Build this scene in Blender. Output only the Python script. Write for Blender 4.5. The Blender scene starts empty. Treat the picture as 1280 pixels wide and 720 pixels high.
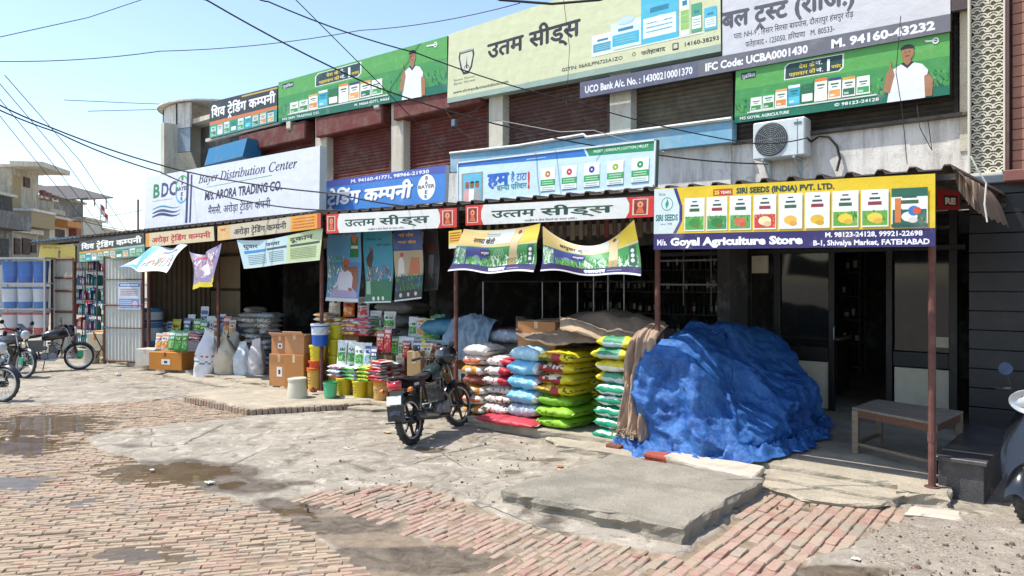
import bpy, math, random, json
import numpy as np
from mathutils import Vector, Matrix, noise
from mathutils.geometry import tessellate_polygon
R = math.radians
PI = math.pi
rnd = random.Random(7)
SC = bpy.context.scene
COL = SC.collection
# ------------------------------------------------------------------ camera, sky, sun, exposure
CAM = Vector((0, -7.64, 2.0))
FW = Vector((-0.645, 0.764, 0)).normalized()
RT = Vector((FW.y, -FW.x, 0))
HORIZON = 352.0
F = 925.0
cd = bpy.data.cameras.new('camera')
cam = bpy.data.objects.new('camera', cd)
COL.objects.link(cam)
cam.location = CAM
cam.rotation_euler = (PI / 2, 0, math.atan2(FW.y, FW.x) - PI / 2)
cd.sensor_width = 36
cd.lens = F / 1280 * 36
cd.shift_y = -(360 - HORIZON) / 1280
cd.clip_start = 0.05
cd.clip_end = 3000
SC.camera = cam
SUN = Vector((-0.40, -0.33, 1.0)).normalized()      # towards the sun
w = bpy.data.worlds.new('World')
SC.world = w
w.use_nodes = True
wn = w.node_tree
sky = wn.nodes.new('ShaderNodeTexSky')
sky.sky_type = 'NISHITA'
sky.sun_disc = False
sky.sun_elevation = math.asin(SUN.z)
sky.sun_rotation = math.atan2(SUN.x, SUN.y)
sky.air_density = 1.0
sky.dust_density = 0.9
sky.ozone_density = 1.0
wn.links.new(sky.outputs[0], wn.nodes['Background'].inputs[0])
wn.nodes['Background'].inputs[1].default_value = 0.15
sl = bpy.data.lights.new('sun', 'SUN')
sl.energy = 3.5
sl.angle = R(0.5)
sl.color = (1, 0.955, 0.88)
so = bpy.data.objects.new('sun', sl)
COL.objects.link(so)
so.rotation_euler = SUN.to_track_quat('Z', 'Y').to_euler()
SC.view_settings.view_transform = 'Standard'
SC.view_settings.look = 'None'
SC.view_settings.gamma = 1
SC.view_settings.exposure = 0.85
SC.cycles.max_bounces = 6
SC.cycles.transparent_max_bounces = 12


def ray(px, py):
    return FW + RT * ((px - 640) / F) + Vector((0, 0, (HORIZON - py) / F))


def P(px, py, Y=0.0):
    d = ray(px, py)
    return CAM + d * ((Y - CAM.y) / d.y)


def G(px, py, z=0.0):
    d = ray(px, py)
    return CAM + d * ((z - CAM.z) / d.z)


def hexc(s):
    s = s.lstrip('#')
    c = [int(s[i:i + 2], 16) / 255 for i in (0, 2, 4)]
    return tuple(x / 12.92 if x <= 0.04045 else ((x + 0.055) / 1.055) ** 2.4 for x in c)


def H(c):
    return hexc(c) if isinstance(c, str) else tuple(c)


def jit(c, a=0.08):
    k = 1 + rnd.uniform(-a, a)
    return tuple(min(1, max(0, x * k)) for x in H(c))


def mixc(a, b, t):
    a, b = H(a), H(b)
    return tuple(x * (1 - t) + y * t for x, y in zip(a, b))


# ------------------------------------------------------------------ materials
MATS = {}


def new_mat(name):
    m = bpy.data.materials.new(name)
    m.use_nodes = True
    nt = m.node_tree
    return m, nt, nt.nodes['Principled BSDF']


def nd(nt, t, **kw):
    n = nt.nodes.new(t)
    for k, v in kw.items():
        if k.startswith('i_'):
            key = k[2:]
            n.inputs[int(key) if key.isdigit() else key.replace('_', ' ')].default_value = v
        else:
            setattr(n, k, v)
    return n


def noise_tex(nt, vec, scale, detail=4, rough=0.6, dist=0.0):
    n = nd(nt, 'ShaderNodeTexNoise', i_Scale=scale, i_Detail=detail, i_Roughness=rough, i_Distortion=dist)
    nt.links.new(vec, n.inputs['Vector'])
    return n.outputs[0]


def ramp(nt, val, p0, p1, c0=(0, 0, 0, 1), c1=(1, 1, 1, 1)):
    r = nd(nt, 'ShaderNodeValToRGB')
    r.color_ramp.elements[0].position = p0
    r.color_ramp.elements[1].position = p1
    r.color_ramp.elements[0].color = c0
    r.color_ramp.elements[1].color = c1
    nt.links.new(val, r.inputs[0])
    return r.outputs[0]


def mix(nt, fac, a, b, mode='MIX'):
    m = nd(nt, 'ShaderNodeMix', data_type='RGBA', blend_type=mode)
    for sock, v in ((m.inputs[0], fac), (m.inputs[6], a), (m.inputs[7], b)):
        if hasattr(v, 'links'):
            nt.links.new(v, sock)
        elif isinstance(v, (int, float)):
            sock.default_value = v
        else:
            sock.default_value = (*v[:3], 1)
    return m.outputs[2]


def mat(name, col=None, rough=0.6, metal=0.0, var=0.12, scale=6.0, dirt=0.0, dirtcol='#8a7a66', dscale=2.5,
        bump=0.15, bscale=60.0, bdist=0.01, spec=0.5, rand=0.0, coat=0.0, stretch=None):
    """col None -> the colour comes from the face attribute Col"""
    if name in MATS:
        return MATS[name]
    m, nt, b = new_mat(name)
    tc = nd(nt, 'ShaderNodeTexCoord')
    vec = tc.outputs['Object']
    if stretch:
        mp = nd(nt, 'ShaderNodeMapping')
        mp.inputs['Scale'].default_value = stretch
        nt.links.new(vec, mp.inputs[0])
        vec = mp.outputs[0]
    if col is None:
        at = nd(nt, 'ShaderNodeAttribute', attribute_name='Col')
        c = at.outputs['Color']
    else:
        rg = nd(nt, 'ShaderNodeRGB')
        rg.outputs[0].default_value = (*H(col), 1)
        c = rg.outputs[0]
    n = noise_tex(nt, vec, scale, 5)
    v = ramp(nt, n, 0.25, 0.75, (1 - var,) * 3 + (1,), (1 + var,) * 3 + (1,))
    c = mix(nt, 1.0, c, v, 'MULTIPLY')
    if rand:
        oi = nd(nt, 'ShaderNodeObjectInfo')
        v = ramp(nt, oi.outputs['Random'], 0, 1, (1 - rand,) * 3 + (1,), (1 + rand,) * 3 + (1,))
        c = mix(nt, 1.0, c, v, 'MULTIPLY')
    rv = rough
    if dirt:
        n2 = noise_tex(nt, vec, dscale, 8, 0.7)
        f = ramp(nt, n2, 0.62 - dirt * 0.35, 0.78 - dirt * 0.1)
        f = mix(nt, 1.0, f, (min(1, dirt * 1.5),) * 3, 'MULTIPLY')
        c = mix(nt, f, c, H(dirtcol))
    nt.links.new(c, b.inputs['Base Color'])
    rn = noise_tex(nt, vec, scale * 1.7, 3)
    mr = nd(nt, 'ShaderNodeMapRange')
    mr.inputs[3].default_value = max(0.02, rough - 0.08)
    mr.inputs[4].default_value = min(1, rough + 0.1)
    nt.links.new(rn, mr.inputs[0])
    nt.links.new(mr.outputs[0], b.inputs['Roughness'])
    b.inputs['Metallic'].default_value = metal
    b.inputs['Specular IOR Level'].default_value = spec
    b.inputs['Coat Weight'].default_value = coat
    if bump:
        n3 = noise_tex(nt, vec, bscale, 6, 0.65)
        bp = nd(nt, 'ShaderNodeBump', i_Strength=bump, i_Distance=bdist)
        nt.links.new(n3, bp.inputs['Height'])
        nt.links.new(bp.outputs[0], b.inputs['Normal'])
    MATS[name] = m
    return m


VINYL = mat('vinyl_print', None, 0.42, var=0.05, scale=3, bump=0.25, bscale=2.2, bdist=0.03, dirt=0.12, dirtcol='#a79c8c')
PRINT = mat('sign_print', None, 0.46, var=0.08, scale=5, bump=0.35, bscale=2.6, bdist=.04, dirt=0.2, dirtcol='#b5ab9c')
PLASTIC = mat('coloured_plastic', None, 0.34, var=0.06, scale=5, bump=0.06, bscale=30, dirt=0.12)
FOIL = mat('pouch_foil', None, 0.3, var=0.06, scale=9, bump=0.5, bscale=22, bdist=0.012, dirt=0.06)
WOVEN = mat('woven_sack', None, 0.5, var=0.08, scale=6, bump=0.55, bscale=16, bdist=0.02, dirt=0.16, dirtcol='#9a8a74')
CLOTH = mat('cloth', None, 0.9, var=0.1, scale=6, bump=0.4, bscale=30, bdist=0.01, dirt=0.1)
PAINT = mat('painted_metal', None, 0.45, var=0.08, scale=7, bump=0.1, bscale=30, dirt=0.25)
DUSTY = mat('dusty_paint', None, 0.7, var=0.12, scale=5, bump=0.2, bscale=40, dirt=0.4, dirtcol='#7d7262')
CARD = mat('cardboard', None, 0.85, var=0.08, scale=8, bump=0.15, bscale=70, dirt=0.12, dirtcol='#86705a')
METAL = mat('bare_metal', None, 0.32, 0.9, var=0.08, scale=8, bump=0.08, dirt=0.15)
RUST = mat('rusty_steel', '#5c3a33', 0.7, 0.1, var=0.3, scale=14, dirt=0.55, dirtcol='#84594c', dscale=9, bump=0.4, bscale=60)
RUBBER = mat('rubber', '#222224', 0.75, var=0.15, scale=10, dirt=0.45, dirtcol='#6b6156', bump=0.3)
BIKEP = mat('bike_paint', None, 0.22, var=0.04, bump=0.0, coat=0.6, dirt=0.18, dirtcol='#7a7064')
ROCK = mat('rough_concrete', None, 0.92, var=0.22, scale=5, dirt=0.45, dirtcol='#6d6356', dscale=3, bump=0.9, bscale=26, bdist=0.02)
WOOD = mat('old_wood', None, 0.8, var=0.3, scale=7, dirt=0.4, dirtcol='#4a3c30', bump=0.5, bscale=30, stretch=(1.5, 9, 9))


def mat_plaster(name, base, stain, streak=0.5, bump=0.4):
    m, nt, b = new_mat(name)
    tc = nd(nt, 'ShaderNodeTexCoord')
    mp = nd(nt, 'ShaderNodeMapping')
    mp.inputs['Scale'].default_value = (2.2, 2.2, 0.35)
    nt.links.new(tc.outputs['Object'], mp.inputs[0])
    n = noise_tex(nt, mp.outputs[0], 2.4, 8, 0.7)
    f = ramp(nt, n, 0.45, 0.72)
    f = mix(nt, 1.0, f, (streak,) * 3, 'MULTIPLY')
    c = mix(nt, f, H(base), H(stain))
    n2 = noise_tex(nt, tc.outputs['Object'], 5, 8, 0.75, 1.0)
    c = mix(nt, ramp(nt, n2, 0.56, 0.66), c, mixc(base, stain, 0.55))
    n4 = noise_tex(nt, tc.outputs['Object'], 1.1, 6, 0.7)
    c = mix(nt, ramp(nt, n4, 0.5, 0.75), c, mixc(base, '#ffffff', 0.3))
    nt.links.new(c, b.inputs['Base Color'])
    b.inputs['Roughness'].default_value = 0.9
    n3 = noise_tex(nt, tc.outputs['Object'], 30, 8, 0.7)
    bp = nd(nt, 'ShaderNodeBump', i_Strength=bump, i_Distance=0.02)
    nt.links.new(n3, bp.inputs['Height'])
    nt.links.new(bp.outputs[0], b.inputs['Normal'])
    return m


PLASTER = mat_plaster('white_plaster', '#dcd7ce', '#77716a', 0.75)
PLASTER2 = mat_plaster('grey_plaster', '#77746d', '#3e3a36', 0.7)
PLASTER3 = mat_plaster('cream_plaster', '#c9c1ae', '#857c6c', 0.5)
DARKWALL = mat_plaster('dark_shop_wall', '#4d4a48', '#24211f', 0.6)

# ------------------------------------------------------------------ mesh builder


class MB:
    def __init__(self):
        self.v, self.f, self.c = [], [], []
        self.M = None
        self.col = (0.5, 0.5, 0.5)

    def add(self, vs, fs, col=None):
        o = len(self.v)
        if self.M is not None:
            vs = [self.M @ Vector(p) for p in vs]
        self.v.extend([tuple(p) for p in vs])
        c = H(col) if col is not None else self.col
        for q in fs:
            self.f.append(tuple(i + o for i in q))
            self.c.append(c)
        return self

    def box(self, c, s, col=None, ch=0.0):
        x, y, z = c
        a, b, d = s[0] / 2, s[1] / 2, s[2] / 2
        if ch <= 0:
            vs = [(x + i * a, y + j * b, z + k * d) for i in (-1, 1) for j in (-1, 1) for k in (-1, 1)]
            fs = [(0, 1, 3, 2), (4, 6, 7, 5), (0, 4, 5, 1), (2, 3, 7, 6), (0, 2, 6, 4), (1, 5, 7, 3)]
            return self.add(vs, fs, col)
        ch = min(ch, a * 0.9, b * 0.9, d * 0.9)
        vs, idx = [], {}
        for i in (-1, 1):
            for j in (-1, 1):
                for k in (-1, 1):
                    for ax in range(3):
                        e = [a - ch, b - ch, d - ch]
                        e[ax] += ch
                        idx[(i, j, k, ax)] = len(vs)
                        vs.append((x + i * e[0], y + j * e[1], z + k * e[2]))
        fs = []
        for s_ in (-1, 1):
            fs.append([idx[(s_, j, k, 0)] for j, k in ((-1, -1), (1, -1), (1, 1), (-1, 1))][::s_])
            fs.append([idx[(i, s_, k, 1)] for i, k in ((-1, -1), (-1, 1), (1, 1), (1, -1))][::s_])
            fs.append([idx[(i, j, s_, 2)] for i, j in ((-1, -1), (1, -1), (1, 1), (-1, 1))][::s_])
        for s_ in (-1, 1):
            for t_ in (-1, 1):
                fs.append([idx[(s_, t_, -1, 0)], idx[(s_, t_, -1, 1)], idx[(s_, t_, 1, 1)], idx[(s_, t_, 1, 0)]])
                fs.append([idx[(s_, -1, t_, 0)], idx[(s_, -1, t_, 2)], idx[(s_, 1, t_, 2)], idx[(s_, 1, t_, 0)]])
                fs.append([idx[(-1, s_, t_, 1)], idx[(-1, s_, t_, 2)], idx[(1, s_, t_, 2)], idx[(1, s_, t_, 1)]])
                for u_ in (-1, 1):
                    fs.append([idx[(s_, t_, u_, q)] for q in range(3)])
        return self.add(vs, fs, col)

    def hexa(self, bot, top, col=None):
        """bot and top: four points each, same winding"""
        vs = list(bot) + list(top)
        return self.add(vs, [(3, 2, 1, 0), (4, 5, 6, 7), (0, 1, 5, 4), (1, 2, 6, 5), (2, 3, 7, 6), (3, 0, 4, 7)], col)

    def tube(self, pts, r, n=8, col=None, cap=True, closed=False):
        pts = [Vector(p) for p in pts]
        rs = r if isinstance(r, (list, tuple)) else [r] * len(pts)
        vs, fs = [], []
        up = None
        m = len(pts)
        for i, p in enumerate(pts):
            if closed:
                d = pts[(i + 1) % m] - pts[i - 1]
            else:
                d = pts[min(i + 1, m - 1)] - pts[max(i - 1, 0)]
            d = d.normalized() if d.length > 1e-9 else Vector((0, 0, 1))
            if up is None:
                up = Vector((0, 0, 1)) if abs(d.z) < 0.9 else Vector((1, 0, 0))
            a = d.cross(up)
            a = a.normalized() if a.length > 1e-6 else d.orthogonal().normalized()
            b = a.cross(d).normalized()
            up = b
            for k in range(n):
                t = 2 * PI * k / n
                vs.append(p + (a * math.cos(t) + b * math.sin(t)) * rs[i])
        for i in range(m if closed else m - 1):
            j = (i + 1) % m
            for k in range(n):
                l = (k + 1) % n
                fs.append((i * n + k, i * n + l, j * n + l, j * n + k))
        if cap and not closed:
            fs.append(tuple(range(n)))
            fs.append(tuple(range((m - 1) * n, m * n))[::-1])
        return self.add(vs, fs, col)

    def lathe(self, prof, n=20, col=None, cols=None, c=(0, 0, 0), axis='Z'):
        vs = []
        for r, z in prof:
            for k in range(n):
                t = 2 * PI * k / n
                q = (r * math.cos(t), r * math.sin(t), z)
                if axis == 'Y':
                    q = (q[0], z, q[1])
                if axis == 'X':
                    q = (z, q[0], q[1])
                vs.append((q[0] + c[0], q[1] + c[1], q[2] + c[2]))
        for i in range(len(prof) - 1):
            fs = [(i * n + k, i * n + (k + 1) % n, (i + 1) * n + (k + 1) % n, (i + 1) * n + k) for k in range(n)]
            o = len(self.v)
            if i == 0:
                self.add(vs, fs, cols[i] if cols else col)
                base = o
            else:
                cc = H(cols[i]) if cols else (H(col) if col is not None else self.col)
                for q in fs:
                    self.f.append(tuple(x + base for x in q))
                    self.c.append(cc)
        return self

    def grid(self, fn, nu, nv, col=None, colfn=None, closeu=False, closev=False):
        mu = nu if closeu else nu + 1
        mv = nv if closev else nv + 1
        vs = [fn(i / nu, j / nv) for j in range(mv) for i in range(mu)]
        o = len(self.v)
        if self.M is not None:
            vs = [self.M @ Vector(p) for p in vs]
        self.v.extend([tuple(p) for p in vs])
        cc = H(col) if col is not None else self.col
        for j in range(nv):
            for i in range(nu):
                a = j * mu + i
                b = j * mu + (i + 1) % mu
                c = ((j + 1) % mv) * mu + (i + 1) % mu
                d = ((j + 1) % mv) * mu + i
                self.f.append((a + o, b + o, c + o, d + o))
                self.c.append(H(colfn((i + 0.5) / nu, (j + 0.5) / nv)) if colfn else cc)
        return self

    def build(self, name, material, parent=None, smooth=False, origin=None, kind=None, label=None, link=True, auto=None):
        me = bpy.data.meshes.new(name)
        off = Vector((0, 0, 0))
        if origin is not None:
            off = Vector(origin)
        elif parent is not None and parent.get('_abs'):
            off = Vector(parent.location)
        V = np.array(self.v, dtype=np.float64).reshape(-1, 3) - np.array(off[:])
        me.from_pydata(V.tolist(), [], self.f)
        at = me.attributes.new('Col', 'FLOAT_COLOR', 'FACE')
        ca = np.ones((len(self.c), 4), dtype=np.float32)
        if self.c:
            ca[:, :3] = np.array(self.c, dtype=np.float32)
        at.data.foreach_set('color', ca.ravel())
        me.materials.append(material)
        if smooth:
            me.polygons.foreach_set('use_smooth', [True] * len(me.polygons))
            if auto:
                me.set_sharp_from_angle(angle=R(auto))
        ob = bpy.data.objects.new(name, me)
        if link:
            COL.objects.link(ob)
        if parent is not None:
            ob.parent = parent
        elif origin is not None:
            ob.location = off
        if kind:
            ob['kind'] = kind
        if label:
            ob['label'] = label
        return ob


def tag(o, label, cat, group=None):
    o['label'] = label
    o['category'] = cat
    if group:
        o['group'] = group
    return o


def thing(name, label, cat, loc=(0, 0, 0), group=None, rot=None):
    """rot None: children are built in world coordinates; otherwise in local ones"""
    o = bpy.data.objects.new(name, None)
    o.empty_display_size = 0.2
    COL.objects.link(o)
    o.location = loc
    tag(o, label, cat, group)
    if rot is None:
        o['_abs'] = 1
    else:
        o.rotation_euler = rot if isinstance(rot, (tuple, list)) else (0, 0, rot)
    return o


def struct(name):
    o = bpy.data.objects.new(name, None)
    COL.objects.link(o)
    o['kind'] = 'structure'
    o['_abs'] = 1
    return o


def kids(o):
    return [c for c in COL.objects if c.parent == o]


CH = {}


def copy_tree(root, loc, rot, label, group=None, scale=None):
    r = root.copy()
    COL.objects.link(r)
    r.location = loc
    r.rotation_euler = rot if isinstance(rot, (tuple, list)) else (0, 0, rot)
    if scale:
        r.scale = scale
    r['label'] = label
    if group:
        r['group'] = group
    for ch in kids(root):
        c = ch.copy()
        COL.objects.link(c)
        c.parent = r
        for g in kids(ch):
            d = g.copy()
            COL.objects.link(d)
            d.parent = c
    return r


def smooth1(x, a, b):
    t = min(1, max(0, (x - a) / (b - a)))
    return t * t * (3 - 2 * t)


def fbm(x, y, z=0.0, o=4):
    return noise.fractal(Vector((x, y, z)), 1.0, 2.0, o)

# ------------------------------------------------------------------ ground
A_PX = [(-500, 530), (-60, 514), (20, 507), (110, 504), (232, 499), (318, 519), (250, 527), (140, 537), (105, 548), (132, 562), (200, 590),
        (325, 632), (372, 656), (430, 690), (470, 720), (560, 830), (-500, 830)]
B_PX = [(350, 624), (430, 611), (505, 604), (560, 616), (625, 646), (700, 668), (850, 692), (890, 672), (958, 618), (985, 612), (1125, 634),
        (1135, 648), (1085, 664), (1070, 688), (1015, 700), (1000, 830), (690, 830), (650, 728), (560, 688), (500, 658), (425, 640)]
M_PX = [(330, 630), (420, 638), (505, 660), (565, 690), (650, 725), (720, 840), (520, 840), (430, 688), (372, 656)]
W_PX = [(140, 564), (200, 568), (300, 588), (345, 610), (335, 634), (250, 612), (190, 590)]
V_PX = [(1135, 640), (1300, 655), (1500, 720), (1500, 840), (1000, 830), (1015, 702), (1070, 690), (1085, 666)]


def wpoly(px):
    return np.array([G(x, y)[:2] for x, y in px])


def sdist(X, Y, poly):
    """signed distance to a polygon, positive inside"""
    d = np.full(X.shape, 1e9)
    ins = np.zeros(X.shape, bool)
    n = len(poly)
    for i in range(n):
        x0, y0 = poly[i]
        x1, y1 = poly[(i + 1) % n]
        ex, ey = x1 - x0, y1 - y0
        t = np.clip(((X - x0) * ex + (Y - y0) * ey) / (ex * ex + ey * ey), 0, 1)
        d = np.minimum(d, np.hypot(X - x0 - t * ex, Y - y0 - t * ey))
        c = (y0 > Y) != (y1 > Y)
        xi = x0 + (Y - y0) / (ey if abs(ey) > 1e-12 else 1e-12) * ex
        ins ^= c & (X < xi)
    return np.where(ins, d, -d)


PERM = np.random.RandomState(3).rand(64, 64)


def vnoise(X, Y, s, o=4):
    out = np.zeros(X.shape)
    a, tot = 1.0, 0.0
    for k in range(o):
        x = X * s + 17.3 * k
        y = Y * s + 5.1 * k
        xi, yi = np.floor(x).astype(int), np.floor(y).astype(int)
        fx, fy = x - xi, y - yi
        fx, fy = fx * fx * (3 - 2 * fx), fy * fy * (3 - 2 * fy)
        g = lambda i, j: PERM[(xi + i) % 64, (yi + j) % 64]
        out += a * ((g(0, 0) * (1 - fx) + g(1, 0) * fx) * (1 - fy) + (g(0, 1) * (1 - fx) + g(1, 1) * fx) * fy)
        tot += a
        a *= 0.5
        s *= 2.03
    return out / tot * 2 - 1


POLYA, POLYB, POLYM, POLYW, POLYV = [wpoly(p) for p in (A_PX, B_PX, M_PX, W_PX, V_PX)]
DIPS = [(60, 530, 75, 14, .034), (20, 556, 75, 12, .032), (15, 604, 55, 8, .03), (100, 628, 28, 6, .022), (190, 693, 60, 9, .02), (60, 650, 40, 6, .015),
        (230, 590, 95, 14, .026), (300, 608, 60, 10, .02), (365, 633, 45, 9, .028), (430, 655, 70, 10, .026), (540, 698, 95, 14, .03),
        (640, 745, 90, 20, .03), (985, 690, 22, 8, .03), (1000, 636, 22, 5, .015), (1050, 715, 70, 9, .02), (215, 650, 30, 4, .012), (460, 690, 50, 8, .018),
        (535, 562, 34, 4, .012), (640, 590, 26, 5, .012), (372, 604, 38, 6, .012), (690, 574, 30, 4, .012), (165, 556, 40, 4, .01), (-160, 560, 120, 20, .03)]


def to_px(X, Y, Z=0.0):
    dx, dy = X - CAM.x, Y - CAM.y
    d = dx * FW.x + dy * FW.y
    l = dx * RT.x + dy * RT.y
    ok = d > 0.3
    d = np.where(ok, d, 0.3)
    return np.where(ok, 640 + F * l / d, -9999), np.where(ok, HORIZON + F * (CAM.z - Z) / d, -9999)


def dip_at(X, Y):
    px, py = to_px(X, Y)
    px = px + 14 * vnoise(X, Y, 2.1)
    py = py + 4 * vnoise(X + 9, Y, 2.6)
    s = np.zeros(X.shape)
    for x, y, rx, ry, dp in DIPS:
        s = np.maximum(s, dp * np.exp(-((px - x) / rx) ** 2 - ((py - y) / ry) ** 2))
    return s


def smooth(x, a, b):
    t = np.clip((x - a) / (b - a), 0, 1)
    return t * t * (3 - 2 * t)


def ground_fields(X, Y):
    nz = 0.10 * vnoise(X, Y, 1.7, 5)
    nz2 = 0.05 * vnoise(X + 40, Y, 6, 4)
    a = sdist(X, Y, POLYA) + nz + nz2
    b = sdist(X, Y, POLYB) + nz + nz2
    m = sdist(X, Y, POLYM) + nz
    wt = sdist(X, Y, POLYW) + nz
    v = sdist(X, Y, POLYV) + nz
    brick = smooth(np.maximum(a, b), -0.02, 0.02)
    mud = smooth(np.maximum(m, wt), -0.10, 0.08)
    dp = dip_at(X, Y)
    far = smooth(np.hypot(X, Y + 7), 16, 30)
    conc = (1 - brick) * (1 - smooth(m, -0.05, 0.05))
    z = -0.013 * (1 - conc) + conc * (0.006 + 0.010 * vnoise(X, Y, 1.1, 3) + 0.006 * vnoise(X, Y, 9, 4)) + (1 - conc) * 0.008 * vnoise(X, Y, 8, 4)
    grav = smooth(v, -0.1, 0.15)
    z = z + grav * 0.012 * vnoise(X, Y, 4, 5) - 0.9 * dp * (0.3 + 0.7 * conc)
    z = z * (1 - far) - 0.02 * far
    wet = np.clip(mud * 0.34 + smooth(dp, 0.004, 0.012), 0, 1)
    return z, conc, wet, grav


def seq(a, b, n):
    return list(np.exp(np.linspace(math.log(a), math.log(b), n)))


rad = seq(0.5, 3.6, 12)[:-1] + seq(3.6, 15, 430)[:-1] + seq(15, 40, 60)[:-1] + seq(40, 1500, 24)
fa = math.atan2(FW.y, FW.x)
ang = list(np.linspace(fa + R(40), fa - R(40), 560)) + list(np.linspace(fa - R(40), fa - R(320), 90))[1:-1]
RA, AN = np.meshgrid(np.array(rad), np.array(ang), indexing='ij')
GX = CAM.x + RA * np.cos(AN)
GY = CAM.y + RA * np.sin(AN)
GZ, GC, GW, GV = ground_fields(GX, GY)
nr, na = GX.shape
V = np.stack([GX, GY, GZ], -1).reshape(-1, 3)
ii = np.arange(nr - 1)[:, None] * na
jj = np.arange(na)[None, :]
jn = (jj + 1) % na
Q = np.stack([ii + jj, ii + na + jj, ii + na + jn, ii + jn], -1).reshape(-1, 4)[:, ::-1]
me = bpy.data.meshes.new('ground')
me.vertices.add(len(V))
me.vertices.foreach_set('co', V.ravel())
me.loops.add(Q.size)
me.loops.foreach_set('vertex_index', Q.ravel().astype(np.int32))
me.polygons.add(len(Q))
me.polygons.foreach_set('loop_start', np.arange(0, Q.size, 4, dtype=np.int32))
me.polygons.foreach_set('use_smooth', np.ones(len(Q), bool))
me.update(calc_edges=True)
at = me.attributes.new('Zones', 'FLOAT_COLOR', 'POINT')
ca = np.ones((len(V), 4), np.float32)
ca[:, 0], ca[:, 1], ca[:, 2] = GC.ravel(), GW.ravel(), GV.ravel()
at.data.foreach_set('color', ca.ravel())
if me.polygons[len(Q) // 3].normal.z < 0:
    me.flip_normals()
ground = bpy.data.objects.new('ground', me)
COL.objects.link(ground)
ground['kind'] = 'structure'


def ground_material():
    m, nt, b = new_mat('street_ground')
    tc = nd(nt, 'ShaderNodeTexCoord')
    ve = tc.outputs['Object']
    at = nd(nt, 'ShaderNodeAttribute', attribute_name='Zones')
    sp = nd(nt, 'ShaderNodeSeparateColor')
    nt.links.new(at.outputs['Color'], sp.inputs[0])
    dirt = mix(nt, ramp(nt, noise_tex(nt, ve, 9, 8, .75), .3, .7), H('#6a5c4c'), H('#a08d74'))
    n1 = noise_tex(nt, ve, 0.9, 9, .72)
    n2 = noise_tex(nt, ve, 4.5, 9, .78, 0.6)
    n3 = noise_tex(nt, ve, 45, 6, .7)
    conc = mix(nt, ramp(nt, n1, .32, .68), H('#7b7265'), H('#a69d8e'))
    conc = mix(nt, ramp(nt, n2, .50, .66), conc, H('#bdb4a2'))
    conc = mix(nt, ramp(nt, noise_tex(nt, ve, 2.2, 9, .8, .9), .52, .64), conc, H('#62594c'))
    conc = mix(nt, ramp(nt, n3, .60, .74), conc, H('#5c5347'))
    conc = mix(nt, ramp(nt, noise_tex(nt, ve, 16, 8, .8, .8), .58, .66), conc, H('#564d42'))
    # hairline cracks
    vo = nd(nt, 'ShaderNodeTexVoronoi', feature='DISTANCE_TO_EDGE', i_Scale=0.75)
    wv = mix(nt, 0.12, ve, nd(nt, 'ShaderNodeTexNoise', i_Scale=3.0, i_Detail=8).outputs[1])
    nt.links.new(wv, vo.inputs['Vector'])
    cr = ramp(nt, vo.outputs[0], 0.002, 0.007, (1, 1, 1, 1), (0, 0, 0, 1))
    crm = mix(nt, 1.0, cr, ramp(nt, noise_tex(nt, ve, 0.8, 3), .48, .56), 'MULTIPLY')
    conc = mix(nt, crm, conc, H('#4a4238'))
    grav = mix(nt, ramp(nt, noise_tex(nt, ve, 60, 4, .8), .42, .58), H('#6a6053'), H('#a3988a'))
    grav = mix(nt, ramp(nt, noise_tex(nt, ve, 3, 6, .7), .45, .6), grav, conc)
    c = mix(nt, sp.outputs[0], dirt, conc)
    c = mix(nt, sp.outputs[2], c, grav)
    muds = mix(nt, ramp(nt, noise_tex(nt, ve, 5, 6, .7, 1.0), .35, .65), H('#4a4032'), H('#7d7060'))
    wetf = ramp(nt, sp.outputs[1], .10, .85)
    c = mix(nt, wetf, c, muds)
    nt.links.new(c, b.inputs['Base Color'])
    rr = mix(nt, wetf, (0.93,) * 3, (0.38,) * 3)
    nt.links.new(rr, b.inputs['Roughness'])
    h = mix(nt, 0.5, n3, n2)
    h = mix(nt, crm, h, (0, 0, 0))
    bp = nd(nt, 'ShaderNodeBump', i_Strength=0.75, i_Distance=0.022)
    nt.links.new(h, bp.inputs['Height'])
    nt.links.new(bp.outputs[0], b.inputs['Normal'])
    return m


me.materials.append(ground_material())

# ------------------------------------------------------------------ brick paving


def brick_material(name, attr):
    m, nt, b = new_mat(name)
    tc = nd(nt, 'ShaderNodeTexCoord')
    geo = nd(nt, 'ShaderNodeNewGeometry')
    ve = geo.outputs['Position']
    if attr:
        c = nd(nt, 'ShaderNodeAttribute', attribute_name='Col').outputs['Color']
    else:
        c = nd(nt, 'ShaderNodeObjectInfo').outputs['Color']
    c = mix(nt, 1.0, c, ramp(nt, noise_tex(nt, ve, 30, 6, .7), .3, .7, (.72,) * 3 + (1,), (1.2,) * 3 + (1,)), 'MULTIPLY')
    c = mix(nt, ramp(nt, noise_tex(nt, ve, 5.5, 8, .75, .4), .36, .62), c, H('#a4937c'))
    c = mix(nt, ramp(nt, noise_tex(nt, ve, 2.0, 8, .75, .4), .53, .62), c, H('#918778'))
    nt.links.new(c, b.inputs['Base Color'])
    b.inputs['Roughness'].default_value = 0.88
    bp = nd(nt, 'ShaderNodeBump', i_Strength=0.8, i_Distance=0.01)
    nt.links.new(noise_tex(nt, ve, 70, 6, .7), bp.inputs['Height'])
    nt.links.new(bp.outputs[0], b.inputs['Normal'])
    return m


BRICK1 = brick_material('paving_brick', False)
BRICK2 = brick_material('paving_brick_mass', True)
paving = struct('brick_paving')


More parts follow.
